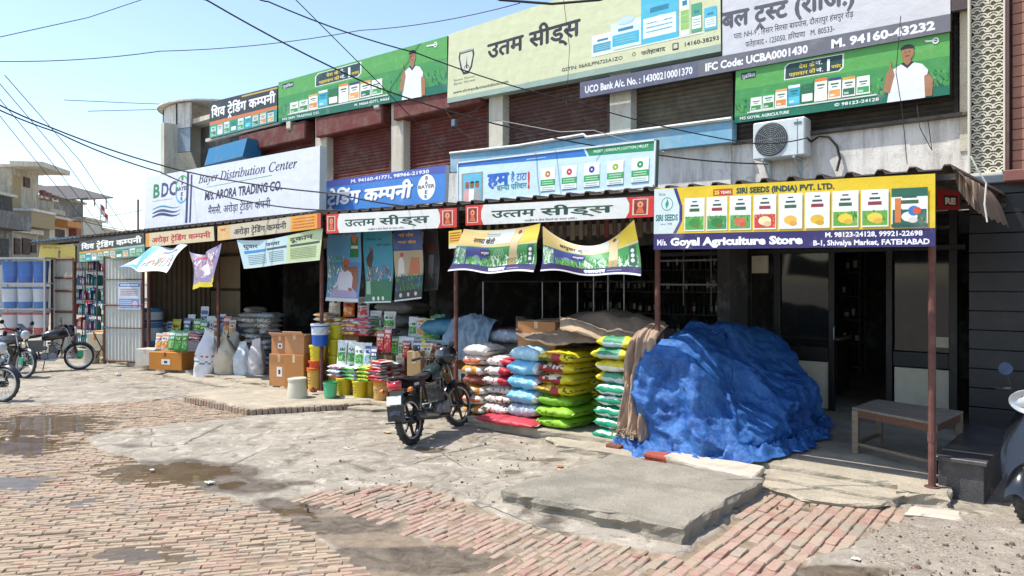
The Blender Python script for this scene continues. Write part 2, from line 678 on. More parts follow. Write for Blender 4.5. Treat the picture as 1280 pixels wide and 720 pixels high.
def brick_verts(L, Wd, Ht, seed):
    r = random.Random(seed)
    mb = MB()
    mb.box((0, 0, -Ht / 2), (L, Wd, Ht), ch=0.009)
    out = []
    for x, y, z in mb.v:
        if z > -Ht * 0.5:
            out.append((x + r.uniform(-.006, .006), y + r.uniform(-.004, .004), z + r.uniform(-.004, .001)))
        else:
            out.append((x, y, z))
    return out, mb.f


BR = {}
for kind, (L, Wd) in {'a': (.182, .058), 'b': (.186, .088), 'n': (.186, .062)}.items():
    BR[kind] = [brick_verts(L, Wd, .05, 100 * ord(kind) + s) for s in range(8)]
BMESH = {}
for kind in BR:
    for s in range(8):
        me2 = bpy.data.meshes.new('brick')
        me2.from_pydata(BR[kind][s][0], [], BR[kind][s][1])
        me2.materials.append(BRICK1)
        BMESH[(kind, s)] = me2

bricks = []
# field A: bricks on edge, long axis 36 degrees off the shop front


def lay(kind, th, pitchL, pitchW, poly, x0, x1, y0, y1, offs=0.5, cond=None):
    ct, st = math.cos(th), math.sin(th)
    cx, cy = (x0 + x1) / 2, (y0 + y1) / 2
    nL = int(math.hypot(x1 - x0, y1 - y0) / pitchL / 2) + 2
    nW = int(math.hypot(x1 - x0, y1 - y0) / pitchW / 2) + 2
    pts = []
    for j in range(-nW, nW):
        sh = (j % 2) * offs * pitchL + rnd.uniform(-.02, .02)
        for i in range(-nL, nL):
            u, vv = i * pitchL + sh, j * pitchW
            x, y = cx + u * ct - vv * st, cy + u * st + vv * ct
            if x0 < x < x1 and y0 < y < y1:
                pts.append((x, y))
    A = np.array(pts)
    sd = sdist(A[:, 0], A[:, 1], poly) + 0.10 * vnoise(A[:, 0], A[:, 1], 1.7, 5)
    px, py = to_px(A[:, 0], A[:, 1])
    ok = (sd > 0.03) & (px > -330) & (px < 1500) & (py > 300)
    if cond is not None:
        ok &= cond(px, py)
    A = A[ok]
    dp = dip_at(A[:, 0], A[:, 1])
    un = vnoise(A[:, 0], A[:, 1], 0.9, 3)
    for k in range(len(A)):
        if rnd.random() < 0.05:
            continue
        x, y = A[k]
        z = 0.002 + 0.010 * un[k] + rnd.uniform(-.008, .005) - dp[k] * 0.9 - (rnd.random() < .06) * .012
        bricks.append((kind, x, y, z, th + rnd.uniform(-.035, .035), rnd.uniform(-.02, .02), rnd.uniform(-.03, .03)))


lay('a', R(90 - 36), .190, .0665, POLYA, -16, .5, -7.2, 1.5)
lay('b', R(93), .196, .098, POLYB, -8, 2, -7, 1, .5, lambda px, py: px - (py - 660) * .3 > 800)
lay('n', R(95), .196, .072, POLYB, -8, 2, -7, 1, .5, lambda px, py: px - (py - 660) * .3 <= 800)
bricks.sort(key=lambda q: (q[1] - CAM.x) ** 2 + (q[2] - CAM.y) ** 2)
PAL_A = ['#a98c76', '#a2846e', '#ae967c', '#a17c68', '#9f8a74', '#ae8e78', '#b5a088', '#98866f']
PAL_B = ['#a87c71', '#a3756b', '#ae877b', '#9c6f66', '#ad9084', '#a48478', '#9d9082', '#b08a80']


def brick_col(kind, x, y):
    pal = PAL_B if kind != 'a' or (rnd.random() < 0.12 + max(0, x + 5.5) * .12) else PAL_A
    return jit(rnd.choice(pal), .12)


def in_view(x, y):
    px, py = to_px(np.array([x]), np.array([y]))
    return -10 < px[0] < 1290 and py[0] < 728


seen = [q for q in bricks if in_view(q[1], q[2])]
near = seen[:298]
ns = set(id(q) for q in near)
for kind, x, y, z, th, tx, ty in near:
    o = bpy.data.objects.new('brick', BMESH[(kind, rnd.randrange(8))])
    o.location = (x, y, z)
    o.rotation_euler = (tx, ty, th)
    o.color = (*brick_col(kind, x, y), 1)
    COL.objects.link(o)
    o.parent = paving
mb = MB()
for q in bricks:
    if id(q) in ns:
        continue
    kind, x, y, z, th, tx, ty = q
    mb.M = Matrix.Translation((x, y, z)) @ Matrix.Rotation(th, 4, 'Z') @ Matrix.Rotation(ty, 4, 'Y') @ Matrix.Rotation(tx, 4, 'X')
    vs, fs = BR[kind][rnd.randrange(8)]
    mb.add(vs, fs, brick_col(kind, x, y))
mb.build('brick', BRICK2, paving, kind='stuff')

# ------------------------------------------------------------------ puddles


def water_material():
    m, nt, b = new_mat('puddle_water')
    tc = nd(nt, 'ShaderNodeTexCoord')
    c = mix(nt, ramp(nt, noise_tex(nt, tc.outputs['Object'], 3, 5), .35, .65), H('#5d4a30'), H('#76644a'))
    nt.links.new(c, b.inputs['Base Color'])
    b.inputs['Roughness'].default_value = 0.03
    b.inputs['IOR'].default_value = 1.33
    b.inputs['Specular IOR Level'].default_value = 0.6
    b.inputs['Alpha'].default_value = 0.55
    bp = nd(nt, 'ShaderNodeBump', i_Strength=0.12, i_Distance=0.01)
    nt.links.new(noise_tex(nt, tc.outputs['Object'], 6, 3), bp.inputs['Height'])
    nt.links.new(bp.outputs[0], b.inputs['Normal'])
    return m


WATER = water_material()
for (x, y, rx, ry, zz) in [(60, 530, 120, 22, -.012), (20, 556, 120, 19, -.013), (15, 604, 90, 12, -.012), (100, 628, 40, 8, -.011), (190, 693, 80, 12, -.010),
                           (235, 590, 130, 22, -.006), (380, 636, 80, 16, -.018), (540, 700, 150, 24, -.030), (1035, 715, 90, 16, -.018), (988, 690, 34, 12, -.02)]:
    mb = MB()
    pts = []
    for k in range(40):
        t = 2 * PI * k / 40
        q = 1 + .12 * math.sin(3 * t + x) + .06 * math.sin(7 * t)
        g = G(x + rx * q * math.cos(t), y + ry * q * math.sin(t), zz)
        pts.append(g)
    mb.add(pts, [tuple(range(40))[::-1]])
    mb.build('puddle', WATER, origin=pts[0], kind='structure')

# ------------------------------------------------------------------ raised shop floor, ledges and slabs
ZP = 0.12
XR = -1.46


def rough_slab(mb, poly, z0, z1, seed=0, amp=.02, sub=.12, col=None, topn=.006):
    """slab from a plan polygon (counter-clockwise), edges broken up with noise"""
    pts = []
    n = len(poly)
    for i in range(n):
        a, b = Vector(poly[i][:2]), Vector(poly[(i + 1) % n][:2])
        k = max(1, int((b - a).length / sub))
        for j in range(k):
            q = a.lerp(b, j / k)
            w_ = fbm(q.x * 3.1 + seed, q.y * 3.1, seed, 4)
            nrm = Vector((b.y - a.y, a.x - b.x)).normalized()
            pts.append(q + nrm * w_ * amp)
    m = len(pts)
    c = sum(pts, Vector((0, 0))) / m
    rings = []
    for zz, ins in ((z0, -.005), (z0 + (z1 - z0) * .4, .012), (z0 + (z1 - z0) * .7, -.004), (z1 - .012, 0), (z1, .014)):
        rings.append([(p.x + (c.x - p.x) / max((c - p).length, .01) * (ins + 1.0 * amp * fbm(p.x * 9, p.y * 9, zz * 30 + seed)),
                       p.y + (c.y - p.y) / max((c - p).length, .01) * (ins + 1.0 * amp * fbm(p.x * 9 + 4, p.y * 9, zz * 30 + seed)),
                       zz + (topn * fbm(p.x * 4, p.y * 4, seed) if zz > z0 else 0)) for p in pts])
    vs = sum(rings, [])
    fs = []
    for r_ in range(4):
        for k in range(m):
            l = (k + 1) % m
            fs.append((r_ * m + k, r_ * m + l, (r_ + 1) * m + l, (r_ + 1) * m + k))
    mb.add(vs, fs, col)
    top = [Vector(p) for p in rings[4]]
    o = len(mb.v)
    mb.add(top, [tuple(t) for t in tessellate_polygon([top])], col)
    return mb


FLOORC = mat('shop_floor_concrete', '#ada28e', .93, var=.22, scale=3.0, dirt=.38, dirtcol='#6f6556', dscale=2.4, bump=1.0, bscale=32, bdist=.025)
SLABM = mat('slab_concrete', '#8a8375', .92, var=.30, scale=2.2, dirt=.42, dirtcol='#a69c8a', dscale=5.5, bump=1.0, bscale=34, bdist=.02)
PALE = mat_plaster('pale_stone', '#c2b4a2', '#8d7f70', 0.5, 0.6)
mb = MB()
edge = [(-27, -.16)] + [(-26 + .5 * i, -.15 + .03 * math.sin(i * 1.9)) for i in range(0, 39)] + [(-6.6, -.20), (-5.2, -.22), (-4.3, -.18), (-3.0, -.12), (XR, -.06)]
rough_slab(mb, [(-27, 9)] + edge + [(XR, 9)], -.05, ZP, 3, .035, .15)
mb.build('raised_floor', FLOORC, origin=(-14, 0, 0), kind='structure')
mb = MB()
rough_slab(mb, [(-5.6, -.30), (-5.2, -.66), (-3.9, -.52), (-2.6, -.46), (-1.62, -.44), (-1.55, -.05), (-3, -.02), (-4.3, -.1)], -.04, .075, 11, .05, .12, topn=.02)
rough_slab(mb, [(-3.4, -.40), (-3.2, -.74), (-2.2, -.78), (-1.75, -.62), (-1.7, -.30)], -.04, .045, 15, .05, .12, topn=.02)
rough_slab(mb, [(-16, -.1), (-15.5, -.55), (-9.8, -.55), (-8.9, -.4), (-8.7, -.1)], -.04, .06, 23, .05, .2, topn=.02)
mb.build('broken_step', FLOORC, origin=(-4, 0, 0), kind='structure')


def slab(name, label, px, z0, z1, material, seed, amp=.03, cat='slab', topn=.012):
    pts = [G(x, y, z1) for x, y in px]
    a = sum(pts[i].x * pts[(i + 1) % len(pts)].y - pts[(i + 1) % len(pts)].x * pts[i].y for i in range(len(pts)))
    if a < 0:
        pts = pts[::-1]
    mb = MB()
    rough_slab(mb, pts, z0, z1, seed, amp, .09, topn=topn)
    c = sum(pts, Vector()) / len(pts)
    o = mb.build(name, material, origin=(c.x, c.y, 0))
    return tag(o, label, cat)


slab('concrete_slab', 'large raised grey concrete slab with broken dark edges lying on the brick paving',
     [(626, 611), (770, 568), (955, 598), (853, 660)], -.03, .135, SLABM, 31, .035)
slab('stone_slab', 'thin pale pinkish stone slab lying at the foot of the blue tarpaulin heap', [(829, 569), (845, 564), (956, 583), (941, 597)], .03, .15, PALE, 35, .012)
o = slab('paving_brick', 'single red brick beside the pale stone slab', [(805, 566), (812, 561), (838, 565), (832, 571)], .03, .14, mat('red_brick', '#9a4a35', .85, var=.25, bump=.5), 37, .006, 'brick', .003)
for i, (dx, c) in enumerate([(0, 1), (.25, 1), (.5, 0)]):
    pass
slab('stone_slab', 'flat cream stone lying in the gravel below the broken step', [(1131, 640), (1137, 632), (1200, 638), (1205, 650)], -.03, .03, PALE, 41, .03)
slab('concrete_block', 'chipped brick and mortar lump below the rusty post at the step corner', [(1120, 612), (1130, 597), (1188, 608), (1187, 620)], -.02, .12, ROCK and FLOORC, 43, .04)
slab('concrete_slab', 'low concrete apron slab with a brick edge in front of the carton pile', [(232, 494), (313, 511), (420, 505), (515, 500), (470, 486), (345, 484), (250, 484)], -.04, .095, FLOORC, 47, .03)
# soldier bricks along the apron edge
root = thing('brick_edging', 'row of weathered bricks on end along the apron slab edge', 'edging', G(313, 517, 0))
pa = [G(232, 502, 0), G(313, 519, 0), G(505, 508, 0)]
k = 0
for a, b in ((pa[0], pa[1]), (pa[1], pa[2])):
    L = (b - a).length
    for i in range(int(L / .085)):
        p = a.lerp(b, (i + .5) * .085 / L)
        mb = MB()
        d = (b - a).normalized()
        mb.M = Matrix.Translation(p) @ Matrix.Rotation(math.atan2(d.y, d.x) + rnd.uniform(-.06, .06), 4, 'Z')
        mb.box((0, 0, .045 + rnd.uniform(-.01, .006)), (.072, .09, .10), jit(rnd.choice(['#8f7a68', '#7a5f50', '#9b8a78']), .15), .008)
        mb.build('brick', BRICK2, root, kind=None)
        k += 1

# ------------------------------------------------------------------ granite side wall
gm, gnt, gb = new_mat('speckled_granite')
gtc = nd(gnt, 'ShaderNodeTexCoord')
gc = mix(gnt, ramp(gnt, noise_tex(gnt, gtc.outputs['Object'], 160, 4, .8), .42, .70), H('#26262a'), H('#6c6a6a'))
gc = mix(gnt, ramp(gnt, noise_tex(gnt, gtc.outputs['Object'], 3, 6, .7), .5, .75), gc, H('#6d665c'))
gnt.links.new(gc, gb.inputs['Base Color'])
gb.inputs['Roughness'].default_value = 0.35
root = thing('granite_bench', 'low speckled dark granite block with polished top beside the rusty corner post', 'granite wall', (-1.2, .1, 0))
mb = MB()
mb.box((-1.22, 1.05, .165), (.36, 1.86, .38), ch=.004)
mb.build('body', gm, root)
mb = MB()
mb.box((-1.22, 1.04, .377), (.42, 1.94, .04), ch=.006)
mb.build('top_slab', gm, root)

# ------------------------------------------------------------------ the long shop building
bld = thing('shop_building', 'long two storey market building with open shops below and rolling shutters above', 'building', (-11, 4.4, 0))
YW, YF = 4.4, 3.6
ZL, ZT = 4.33, 7.25          # first floor ledge and roof
XL = -24.5


def wallbox(name, x0, x1, y0, y1, z0, z1, m, col='#888888', parent=None, ch=0.0):
    mb = MB()
    mb.box(((x0 + x1) / 2, (y0 + y1) / 2, (z0 + z1) / 2), (x1 - x0, y1 - y0, z1 - z0), col, ch)
    return mb.build(name, m, parent if parent is not None else bld)


wallbox('upper_wall', XL, XR - .3, YW + .45, YW + .7, 2.7, ZT, PLASTER2)
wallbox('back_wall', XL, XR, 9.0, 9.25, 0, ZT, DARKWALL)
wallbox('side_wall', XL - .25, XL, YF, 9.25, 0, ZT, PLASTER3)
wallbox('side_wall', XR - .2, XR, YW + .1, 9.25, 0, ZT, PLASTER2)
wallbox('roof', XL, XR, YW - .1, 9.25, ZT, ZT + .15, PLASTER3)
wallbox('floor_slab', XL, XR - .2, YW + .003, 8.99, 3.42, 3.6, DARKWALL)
# white spandrel wall with the air conditioner on it
aX = P(915, 200, YW).x
wallbox('spandrel', aX, XR - .002, YW, YW + .446, 3.0, ZL, PLASTER)
bX = P(404, 200, YW).x
wallbox('spandrel', bX, aX - .003, YW - .05, YW + .44, 2.9, 4.47, PLASTER)
wallbox('spandrel', XL, bX - .003, YW, YW + .44, 2.9, 4.6, PLASTER3)
# ground floor partition walls
for px in (404, 275, 185, 95):
    x = P(px, 350, 0).x
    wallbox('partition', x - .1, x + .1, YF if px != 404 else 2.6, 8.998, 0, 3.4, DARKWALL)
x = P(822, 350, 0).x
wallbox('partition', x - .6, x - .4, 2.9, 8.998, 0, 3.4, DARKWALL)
# upper pillars
for i, (a, b) in enumerate([(395, 409), (490, 505), (612, 629), (763, 789), (1200, 1213)]):
    x0, x1 = P(a, 200, YW).x, P(b, 200, YW).x
    wallbox('pillar', x0, x1, YW - .02, YW + .443, ZL - .5 if i else 3.2, ZT, PLASTER3)
# sloping white soffit brackets above the shutters
for px in (368, 478, 600):
    q = P(px, 150, YW)
    mb = MB()
    mb.hexa([(q.x - .1, YW - .2, 6.32), (q.x + .1, YW - .2, 6.32), (q.x + .1, YW, 6.1), (q.x - .1, YW, 6.1)],
            [(q.x - .1, YW - .2, 6.52), (q.x + .1, YW - .2, 6.52), (q.x + .1, YW, 6.52), (q.x - .1, YW, 6.52)], '#b8b2a6')
    mb.build('bracket', PLASTER3, bld)
wallbox('canopy', P(262, 150, YW).x, P(612, 150, YW).x, YW - .14, YW - .03, 6.52, 6.62, PLASTER3)


def shutter(px0, px1, z0, z1, col, y=YW + .2, pitch=.085, box=None, guides=True):
    x0, x1 = P(px0, 200, y).x, P(px1, 200, y).x
    mb = MB()
    n = int((z1 - z0) / pitch)
    prof = []
    for i in range(n):
        z = z0 + i * pitch
        prof += [(y + .018, z + .002), (y + .010, z + pitch * .12), (y - .012, z + pitch * .5), (y - .010, z + pitch * .72), (y + .012, z + pitch * .9)]
    vs, fs = [], []
    for yy, z in prof:
        vs += [(x0, yy, z), (x1, yy, z)]
    for i in range(len(prof) - 1):
        fs.append((2 * i, 2 * i + 1, 2 * i + 3, 2 * i + 2))
    mb.add(vs, fs, col)
    sh = mb.build('shutter', DUSTY, bld, kind='stuff')
    if guides:
        for x in (x0 + .03, x1 - .03):
            mb = MB()
            mb.box((x, y - .03, (z0 + z1) / 2), (.06, .05, z1 - z0), mixc(col, '#222222', .5))
            mb.build('guide_rail', DUSTY, bld)
    if box:
        mb = MB()
        mb.box(((x0 + x1) / 2, y - .16, box + .26), (x1 - x0, .40, .52), mixc(col, '#7a3030', .25), .03)
        mb.build('shutter_hood', DUSTY, bld)
    return sh


shutter(312, 395, 4.2, 6.6, '#5a241e', box=5.93)
shutter(408, 491, 3.7, 6.6, '#63291f', box=5.9)
shutter(505, 613, 3.6, 6.6, '#632b21', box=5.92)
shutter(629, 764, 3.6, 6.1, '#52332b')
shutter(789, 920, 3.6, 6.3, '#5b5140')
shutter(918, 1199, 3.6, 6.6, '#4c463e')
mb = MB()
q0, q1 = P(912, 150, 4.2), P(1208, 150, 4.2)
mb.box(((q0.x + q1.x) / 2, YW - .04, ZL + .015), (q1.x - q0.x, .10, .06), '#4a4640', .01)
mb.build('ledge', DUSTY, bld)
# blue painted parapet of the first floor between the shutters and the signs
a0, a1 = P(563, 193, 4.15), P(915, 150, 4.15)
mb = MB()
mb.hexa([(a0.x, 4.15, a0.z - .4), (a1.x, 4.15, a1.z - .36), (a1.x, YW - .06, a1.z - .36), (a0.x, YW - .06, a0.z - .4)],
        [(a0.x, 4.15, a0.z), (a1.x, 4.15, a1.z), (a1.x, YW - .06, a1.z + .02), (a0.x, YW - .06, a0.z + .02)], '#7fb2c8')
mb.build('blue_parapet', mat('blue_limewash', '#78aac2', .85, var=.15, dirt=.4, dirtcol='#b9bfbd', bump=.3, bscale=20), bld)
mb = MB()
mb.tube([a0 + Vector((0, -.01, .02)), a0.lerp(a1, .3) + Vector((0, -.02, .0)), a0.lerp(a1, .55) + Vector((0, -.02, .06)), a0.lerp(a1, .56) + Vector((0, -.02, 0)), a1 + Vector((0, -.02, .02))], .035, 6, '#c8ccc8')
mb.build('parapet_edge', DUSTY, bld)

# blue roller hood at the left end
mb = MB()
p0, p1 = P(265, 185, 4.0), P(313, 178, 4.0)
mb.hexa([(p0.x, 3.75, 5.6), (p1.x, 3.75, 5.65), (p1.x, 4.35, 5.5), (p0.x, 4.35, 5.4)],
        [(p0.x, 3.9, 6.15), (p1.x, 3.9, 6.2), (p1.x, 4.35, 6.2), (p0.x, 4.35, 6.15)], '#1d6c96')
mb.build('blue_hood', PAINT, bld)

# rounded glazed balcony at the far end
root = thing('corner_balcony', 'rounded balcony of pale panels and grey glass at the far end of the upper storey', 'balcony', (P(240, 170, 4.2).x, 4.2, 5))
cx, cy, rr_ = -24.9, 6.0, 2.2


def bal(z0, z1, ra, rb, col, name, m, n=9, gap=.0):
    for i in range(n):
        t0, t1 = -PI / 2 + .45 - (i + gap) * .28, -PI / 2 + .45 - (i + 1 - gap) * .28
        mb = MB()
        q = []
        for z, r_ in ((z0, ra), (z1, rb)):
            q.append([(cx + r_ * math.cos(t), cy + r_ * math.sin(t) * .9, z) for t in (t0, t1)] + [(cx + (r_ - .08) * math.cos(t), cy + (r_ - .08) * math.sin(t) * .9, z) for t in (t1, t0)])
        mb.hexa(q[0], q[1], jit(col, .05))
        mb.build(name, m, root)


zt, zm, zb, zbb = 7.95, 7.1, 6.3, 5.6
bal(zm + .02, zt, rr_, rr_, '#c3c2bd', 'upper_panel', PLASTER, gap=.015)
bal(zb + .02, zm, rr_, rr_, '#8796a0', 'glass_panel', mat('old_glass', None, .15, var=.15, dirt=.35, bump=0), gap=.02)
bal(zbb, zb, rr_ - .5, rr_, '#a8977c', 'soffit', PLASTER3)
mb = MB()
mb.lathe([(rr_ + .04, zt + .0), (rr_ + .04, zt + .05), (0, zt + .08)], 40, '#9a958a', c=(cx, cy, 0))
mb.build('balcony_roof', PLASTER, root)
mb = MB()
mb.lathe([(rr_ - .5, 3.0), (rr_ - .4, 5.6)], 40, '#9a958a', c=(cx, cy + .35, 0))
mb.build('round_wall', PLASTER3, root)
for t in (0, 1, 2, 3, 4):
    tt = -PI / 2 + .17 - t * .56
    mb = MB()
    x, y = cx + (rr_ + .03) * math.cos(tt), cy + (rr_ + .03) * math.sin(tt) * .9
    mb.tube([(x, y, zb - .1), (x, y, zt)], .02, 6, '#2b2b2b')
    mb.build('mullion', PAINT, root)

# ------------------------------------------------------------------ interior of the shops
# shop front frame and glass doors of the right-hand shop
WHITEB = mat('white_board', '#d2c7ae', .6, var=.08, dirt=.3)
GLASS, gnt2, gb2 = new_mat('shop_glass')
gb2.inputs['Base Color'].default_value = (.02, .022, .024, 1)
gb2.inputs['Roughness'].default_value = 0.06
gb2.inputs['Alpha'].default_value = 0.55
gb2.inputs['Specular IOR Level'].default_value = 0.7
FRAMEM = mat('dark_frame', '#1c1917', .45, var=.2, dirt=.2)
front = thing('glass_shopfront', 'dark framed glass doors and windows across the agriculture store', 'shopfront', (P(1080, 500, YF).x, YF, ZP))


def fbar(x0, x1, z0, z1, y=YF, d=.07, col='#1c1917', name='frame', m=None, par=None):
    mb = MB()
    mb.box(((x0 + x1) / 2, y, (z0 + z1) / 2), (x1 - x0, d, z1 - z0), col, .004)
    return mb.build(name, m or FRAMEM, par or front)


xs = {k: P(k, 350, YF).x for k in (822, 938, 972, 1040, 1112, 1192, 1208)}
for k, wd in ((938, .07), (972, .10), (1040, .08), (1112, .08), (1192, .10)):
    fbar(xs[k] - wd / 2, xs[k] + wd / 2, ZP, 3.0)
fbar(xs[822], xs[1208], 2.42, 2.49, YF - .004)
for a, b, name in ((972, 1040, 'window_pane'), (1112, 1192, 'window_pane')):
    fbar(xs[a] + .06, xs[b] - .05, ZP + .02, ZP + .70, YF + .01, .03, name='lower_panel', m=WHITEB)
    fbar(xs[a] + .06, xs[b] - .05, ZP + .93, 2.42, YF + .01, .008, name=name, m=GLASS)
    fbar(xs[a] + .05, xs[b] - .05, ZP + .72, ZP + .92, YF, .06)
    fbar(xs[a] + .06, xs[b] - .05, 2.5, 3.0, YF + .01, .008, name=name, m=GLASS)
fbar(xs[1112] + .55, xs[1112] + .72, ZP + 1.0, ZP + 1.14, YF - .012, .004, name='notice', m=WHITEB)
fbar(xs[938] + .05, xs[938] + .30, 2.15 - .02, 2.4, YF - .05, .05, name='switch_panel', m=WHITEB)
mb = MB()
hx = xs[1040] + .05
mb.tube([(hx, YF - .03, 1.15), (hx, YF - .08, 1.17), (hx, YF - .08, 1.33), (hx, YF - .03, 1.35)], .01, 6, '#b8b8b8')
mb.build('handle', METAL, front)
# window to the left of the doors, with a light counter behind
mb = MB()
for z in (1.95, 2.35):
    mb.box(((xs[822] + xs[938]) / 2, YF, z), (xs[938] - xs[822], .03, .03), '#8f8f8c')
for f_ in (.3, .6):
    x = xs[822] + (xs[938] - xs[822]) * f_
    mb.box((x, YF, 2.15), (.02, .02, 1.1), '#77756f')
mb.build('inner_grille', PAINT, front)
# dim interior: counter, shelf rack and goods far inside
cnt = thing('shop_counter', 'pale edged wooden counter dim inside the agriculture store', 'counter', (-4.7, 5.4, ZP))
mb = MB()
mb.box((-4.8, 5.2, .62), (2.2, .6, .85), '#3d2c20', .01)
mb.build('body', WOOD, cnt)
mb = MB()
mb.box((-4.8, 5.2, 1.07), (2.3, .7, .04), '#a09888', .01)
mb.build('counter_top', PAINT, cnt)


def shelf_rack(name, label, x0, x1, y, z1, n, goods, depth=.4, seed=1, cat='shelves'):
    r = random.Random(seed)
    root = thing(name, label, cat, ((x0 + x1) / 2, y, ZP))
    mb = MB()
    for x in (x0, x1):
        for yy in (y - depth / 2, y + depth / 2):
            mb.box((x, yy, (ZP + z1) / 2), (.03, .03, z1 - ZP), '#6f7377')
    mb.build('frame', PAINT, root)
    for i in range(n):
        z = ZP + .12 + (z1 - ZP - .15) * i / n
        mb = MB()
        mb.box(((x0 + x1) / 2, y, z), (x1 - x0 + .03, depth, .02), '#787c80')
        mb.build('shelf', PAINT, root)
        if goods:
            mb = MB()
            x = x0 + .06
            gap = (z1 - ZP - .15) / n
            while x < x1 - .08:
                wd = r.uniform(.06, .13)
                h = gap * r.uniform(.45, .8)
                c = jit(r.choice(goods), .2)
                if r.random() < .5:
                    mb.box((x + wd / 2, y - depth / 2 + .1, z + .01 + h / 2), (wd * .9, .12, h), c, .008)
                    mb.box((x + wd / 2, y - depth / 2 + .038, z + .01 + h * .45), (wd * .7, .004, h * .4), '#d8d5cc')
                else:
                    mb.lathe([(0, z + .01), (wd * .42, z + .01), (wd * .42, z + h * .7), (wd * .2, z + h * .85), (wd * .2, z + h), (0, z + h)], 10, c, c=(x + wd / 2, y - depth / 2 + .1, 0))
                x += wd + r.uniform(.0, .04)
            mb.build('shelf_goods', PLASTIC, root, kind='stuff')
    return root


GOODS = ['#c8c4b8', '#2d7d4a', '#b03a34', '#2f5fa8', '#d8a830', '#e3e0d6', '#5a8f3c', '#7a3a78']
DIMG = ['#4a483f', '#20402a', '#4a2622', '#1f324a', '#544420', '#5a5852']  # goods colours darkened, with the shade of the shop interiors put into them
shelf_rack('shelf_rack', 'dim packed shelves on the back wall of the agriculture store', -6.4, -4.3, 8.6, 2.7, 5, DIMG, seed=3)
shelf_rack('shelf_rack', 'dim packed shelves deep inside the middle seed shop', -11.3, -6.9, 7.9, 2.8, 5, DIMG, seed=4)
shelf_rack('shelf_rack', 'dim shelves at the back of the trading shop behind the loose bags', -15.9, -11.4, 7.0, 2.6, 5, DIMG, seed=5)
# grey pipe frame standing inside the middle shop
root = thing('pipe_rack', 'thin grey pipe frame standing inside the middle shop below the two farm banners', 'pipe frame', (P(745, 400, 1.9).x, 1.9, ZP))
yy = 1.9
zt_ = P(700, 352, yy).z
for i, px in enumerate((604, 678, 700, 722, 742, 760, 780)):
    mb = MB()
    x = P(px, 352, yy).x
    mb.tube([(x, yy, ZP), (x, yy, zt_ if i < 4 else zt_ + .35)], .013 if i else .02, 6, '#8c8e90')
    mb.build('upright', METAL, root)
mb = MB()
mb.tube([(P(604, 352, yy).x, yy, zt_), (P(820, 352, yy).x, yy, zt_)], .014, 6, '#8c8e90')
mb.tube([(P(604, 352, yy).x, yy, zt_ - .9), (P(820, 352, yy).x, yy, zt_ - .9)], .012, 6, '#707274')
mb.build('crossbar', METAL, root)

# ------------------------------------------------------------------ awnings on rusty posts
TIN = mat('dusty_tin_sheet', None, .6, .25, var=.15, dirt=.5, dirtcol='#6b5f52', bump=.2, bscale=25)
POSTX = {}


def post(px, label, y=0.0, top=2.9, base=ZP, r=.032):
    x = P(px, 400, y).x
    root = thing('steel_post', label, 'post', (x, y, base), 'rusty posts holding up the awnings')
    mb = MB()
    mb.tube([(x, y, base), (x, y, top)], r, 10)
    mb.build('pole', RUST, root)
    mb = MB()
    mb.tube([(x, y, base), (x, y, base + .012)], r * 2, 10)
    mb.build('foot_plate', RUST, root)
    mb = MB()
    mb.tube([(x, y, base + .42), (x, y, base + .50)], r * 1.18, 10)
    mb.build('collar', RUST, root)
    return x


post(1165, 'thin rusty post at the right corner of the store awning', top=2.93)
post(822, 'rusty post between the blue tarpaulin heap and the seed bags', top=2.97)
post(570, 'rusty post behind the parked motorcycle beside the orange bags', top=3.03)
post(402, 'rusty post behind the bucket and pouch display', top=3.08)
post(273, 'rusty post next to the white bags under the purple banner', top=3.08)
post(186, 'rusty post at the open shed door with the pasted notice', top=3.08, r=.04)


def awning(pl, pr, zl, zr, label, yf=-.40, yb=4.38, col='#5a5048', xl=None, xr=None):
    x0 = xl if xl is not None else P(pl, 300, yf).x
    x1 = xr if xr is not None else P(pr, 300, yf).x
    root = thing('tin_awning', label, 'awning', ((x0 + x1) / 2, yf, (zl + zr) / 2), 'corrugated awnings over the shop fronts')
    x0 -= .06
    x1 += .02 if xr is None else 0
    n = int((x1 - x0) / .26)
    prof = []
    for i in range(n):
        x = x0 + (x1 - x0) * i / n
        d = (x1 - x0) / n
        prof += [(x, 0), (x + d * .62, 0), (x + d * .70, .038), (x + d * .88, .038), (x + d * .96, 0)]
    prof.append((x1, 0))
    vs, fs = [], []
    for x, h in prof:
        t = (x - x0) / (x1 - x0)
        z = zl + (zr - zl) * t + h
        wob = .012 * math.sin(x * 5.1)
        vs += [(x, yf + wob, z), (x, yf + wob, z + .012), (x, yb, z + .10), (x, yb, z + .088)]
    m = len(prof)
    for i in range(m - 1):
        for k in range(4):
            fs.append((4 * i + k, 4 * i + 4 + k, 4 * i + 4 + (k + 1) % 4, 4 * i + (k + 1) % 4))
    fs += [(0, 1, 2, 3), tuple(4 * (m - 1) + q for q in (3, 2, 1, 0))]
    mb = MB()
    mb.add(vs, fs, col)
    mb.build('corrugated_sheet', TIN, root)
    for yy, dz in ((yf + .06, -.03), (0.06, -.035), (1.5, -.03), (2.9, -.02)):
        mb = MB()
        mb.hexa([(x0, yy - .025, zl + dz - .05), (x1, yy - .025, zr + dz - .05), (x1, yy + .025, zr + dz - .05), (x0, yy + .025, zl + dz - .05)],
                [(x0, yy - .025, zl + dz), (x1, yy - .025, zr + dz), (x1, yy + .025, zr + dz), (x0, yy + .025, zl + dz)], '#3a302b')
        mb.build('purlin', DUSTY, root)
    return root


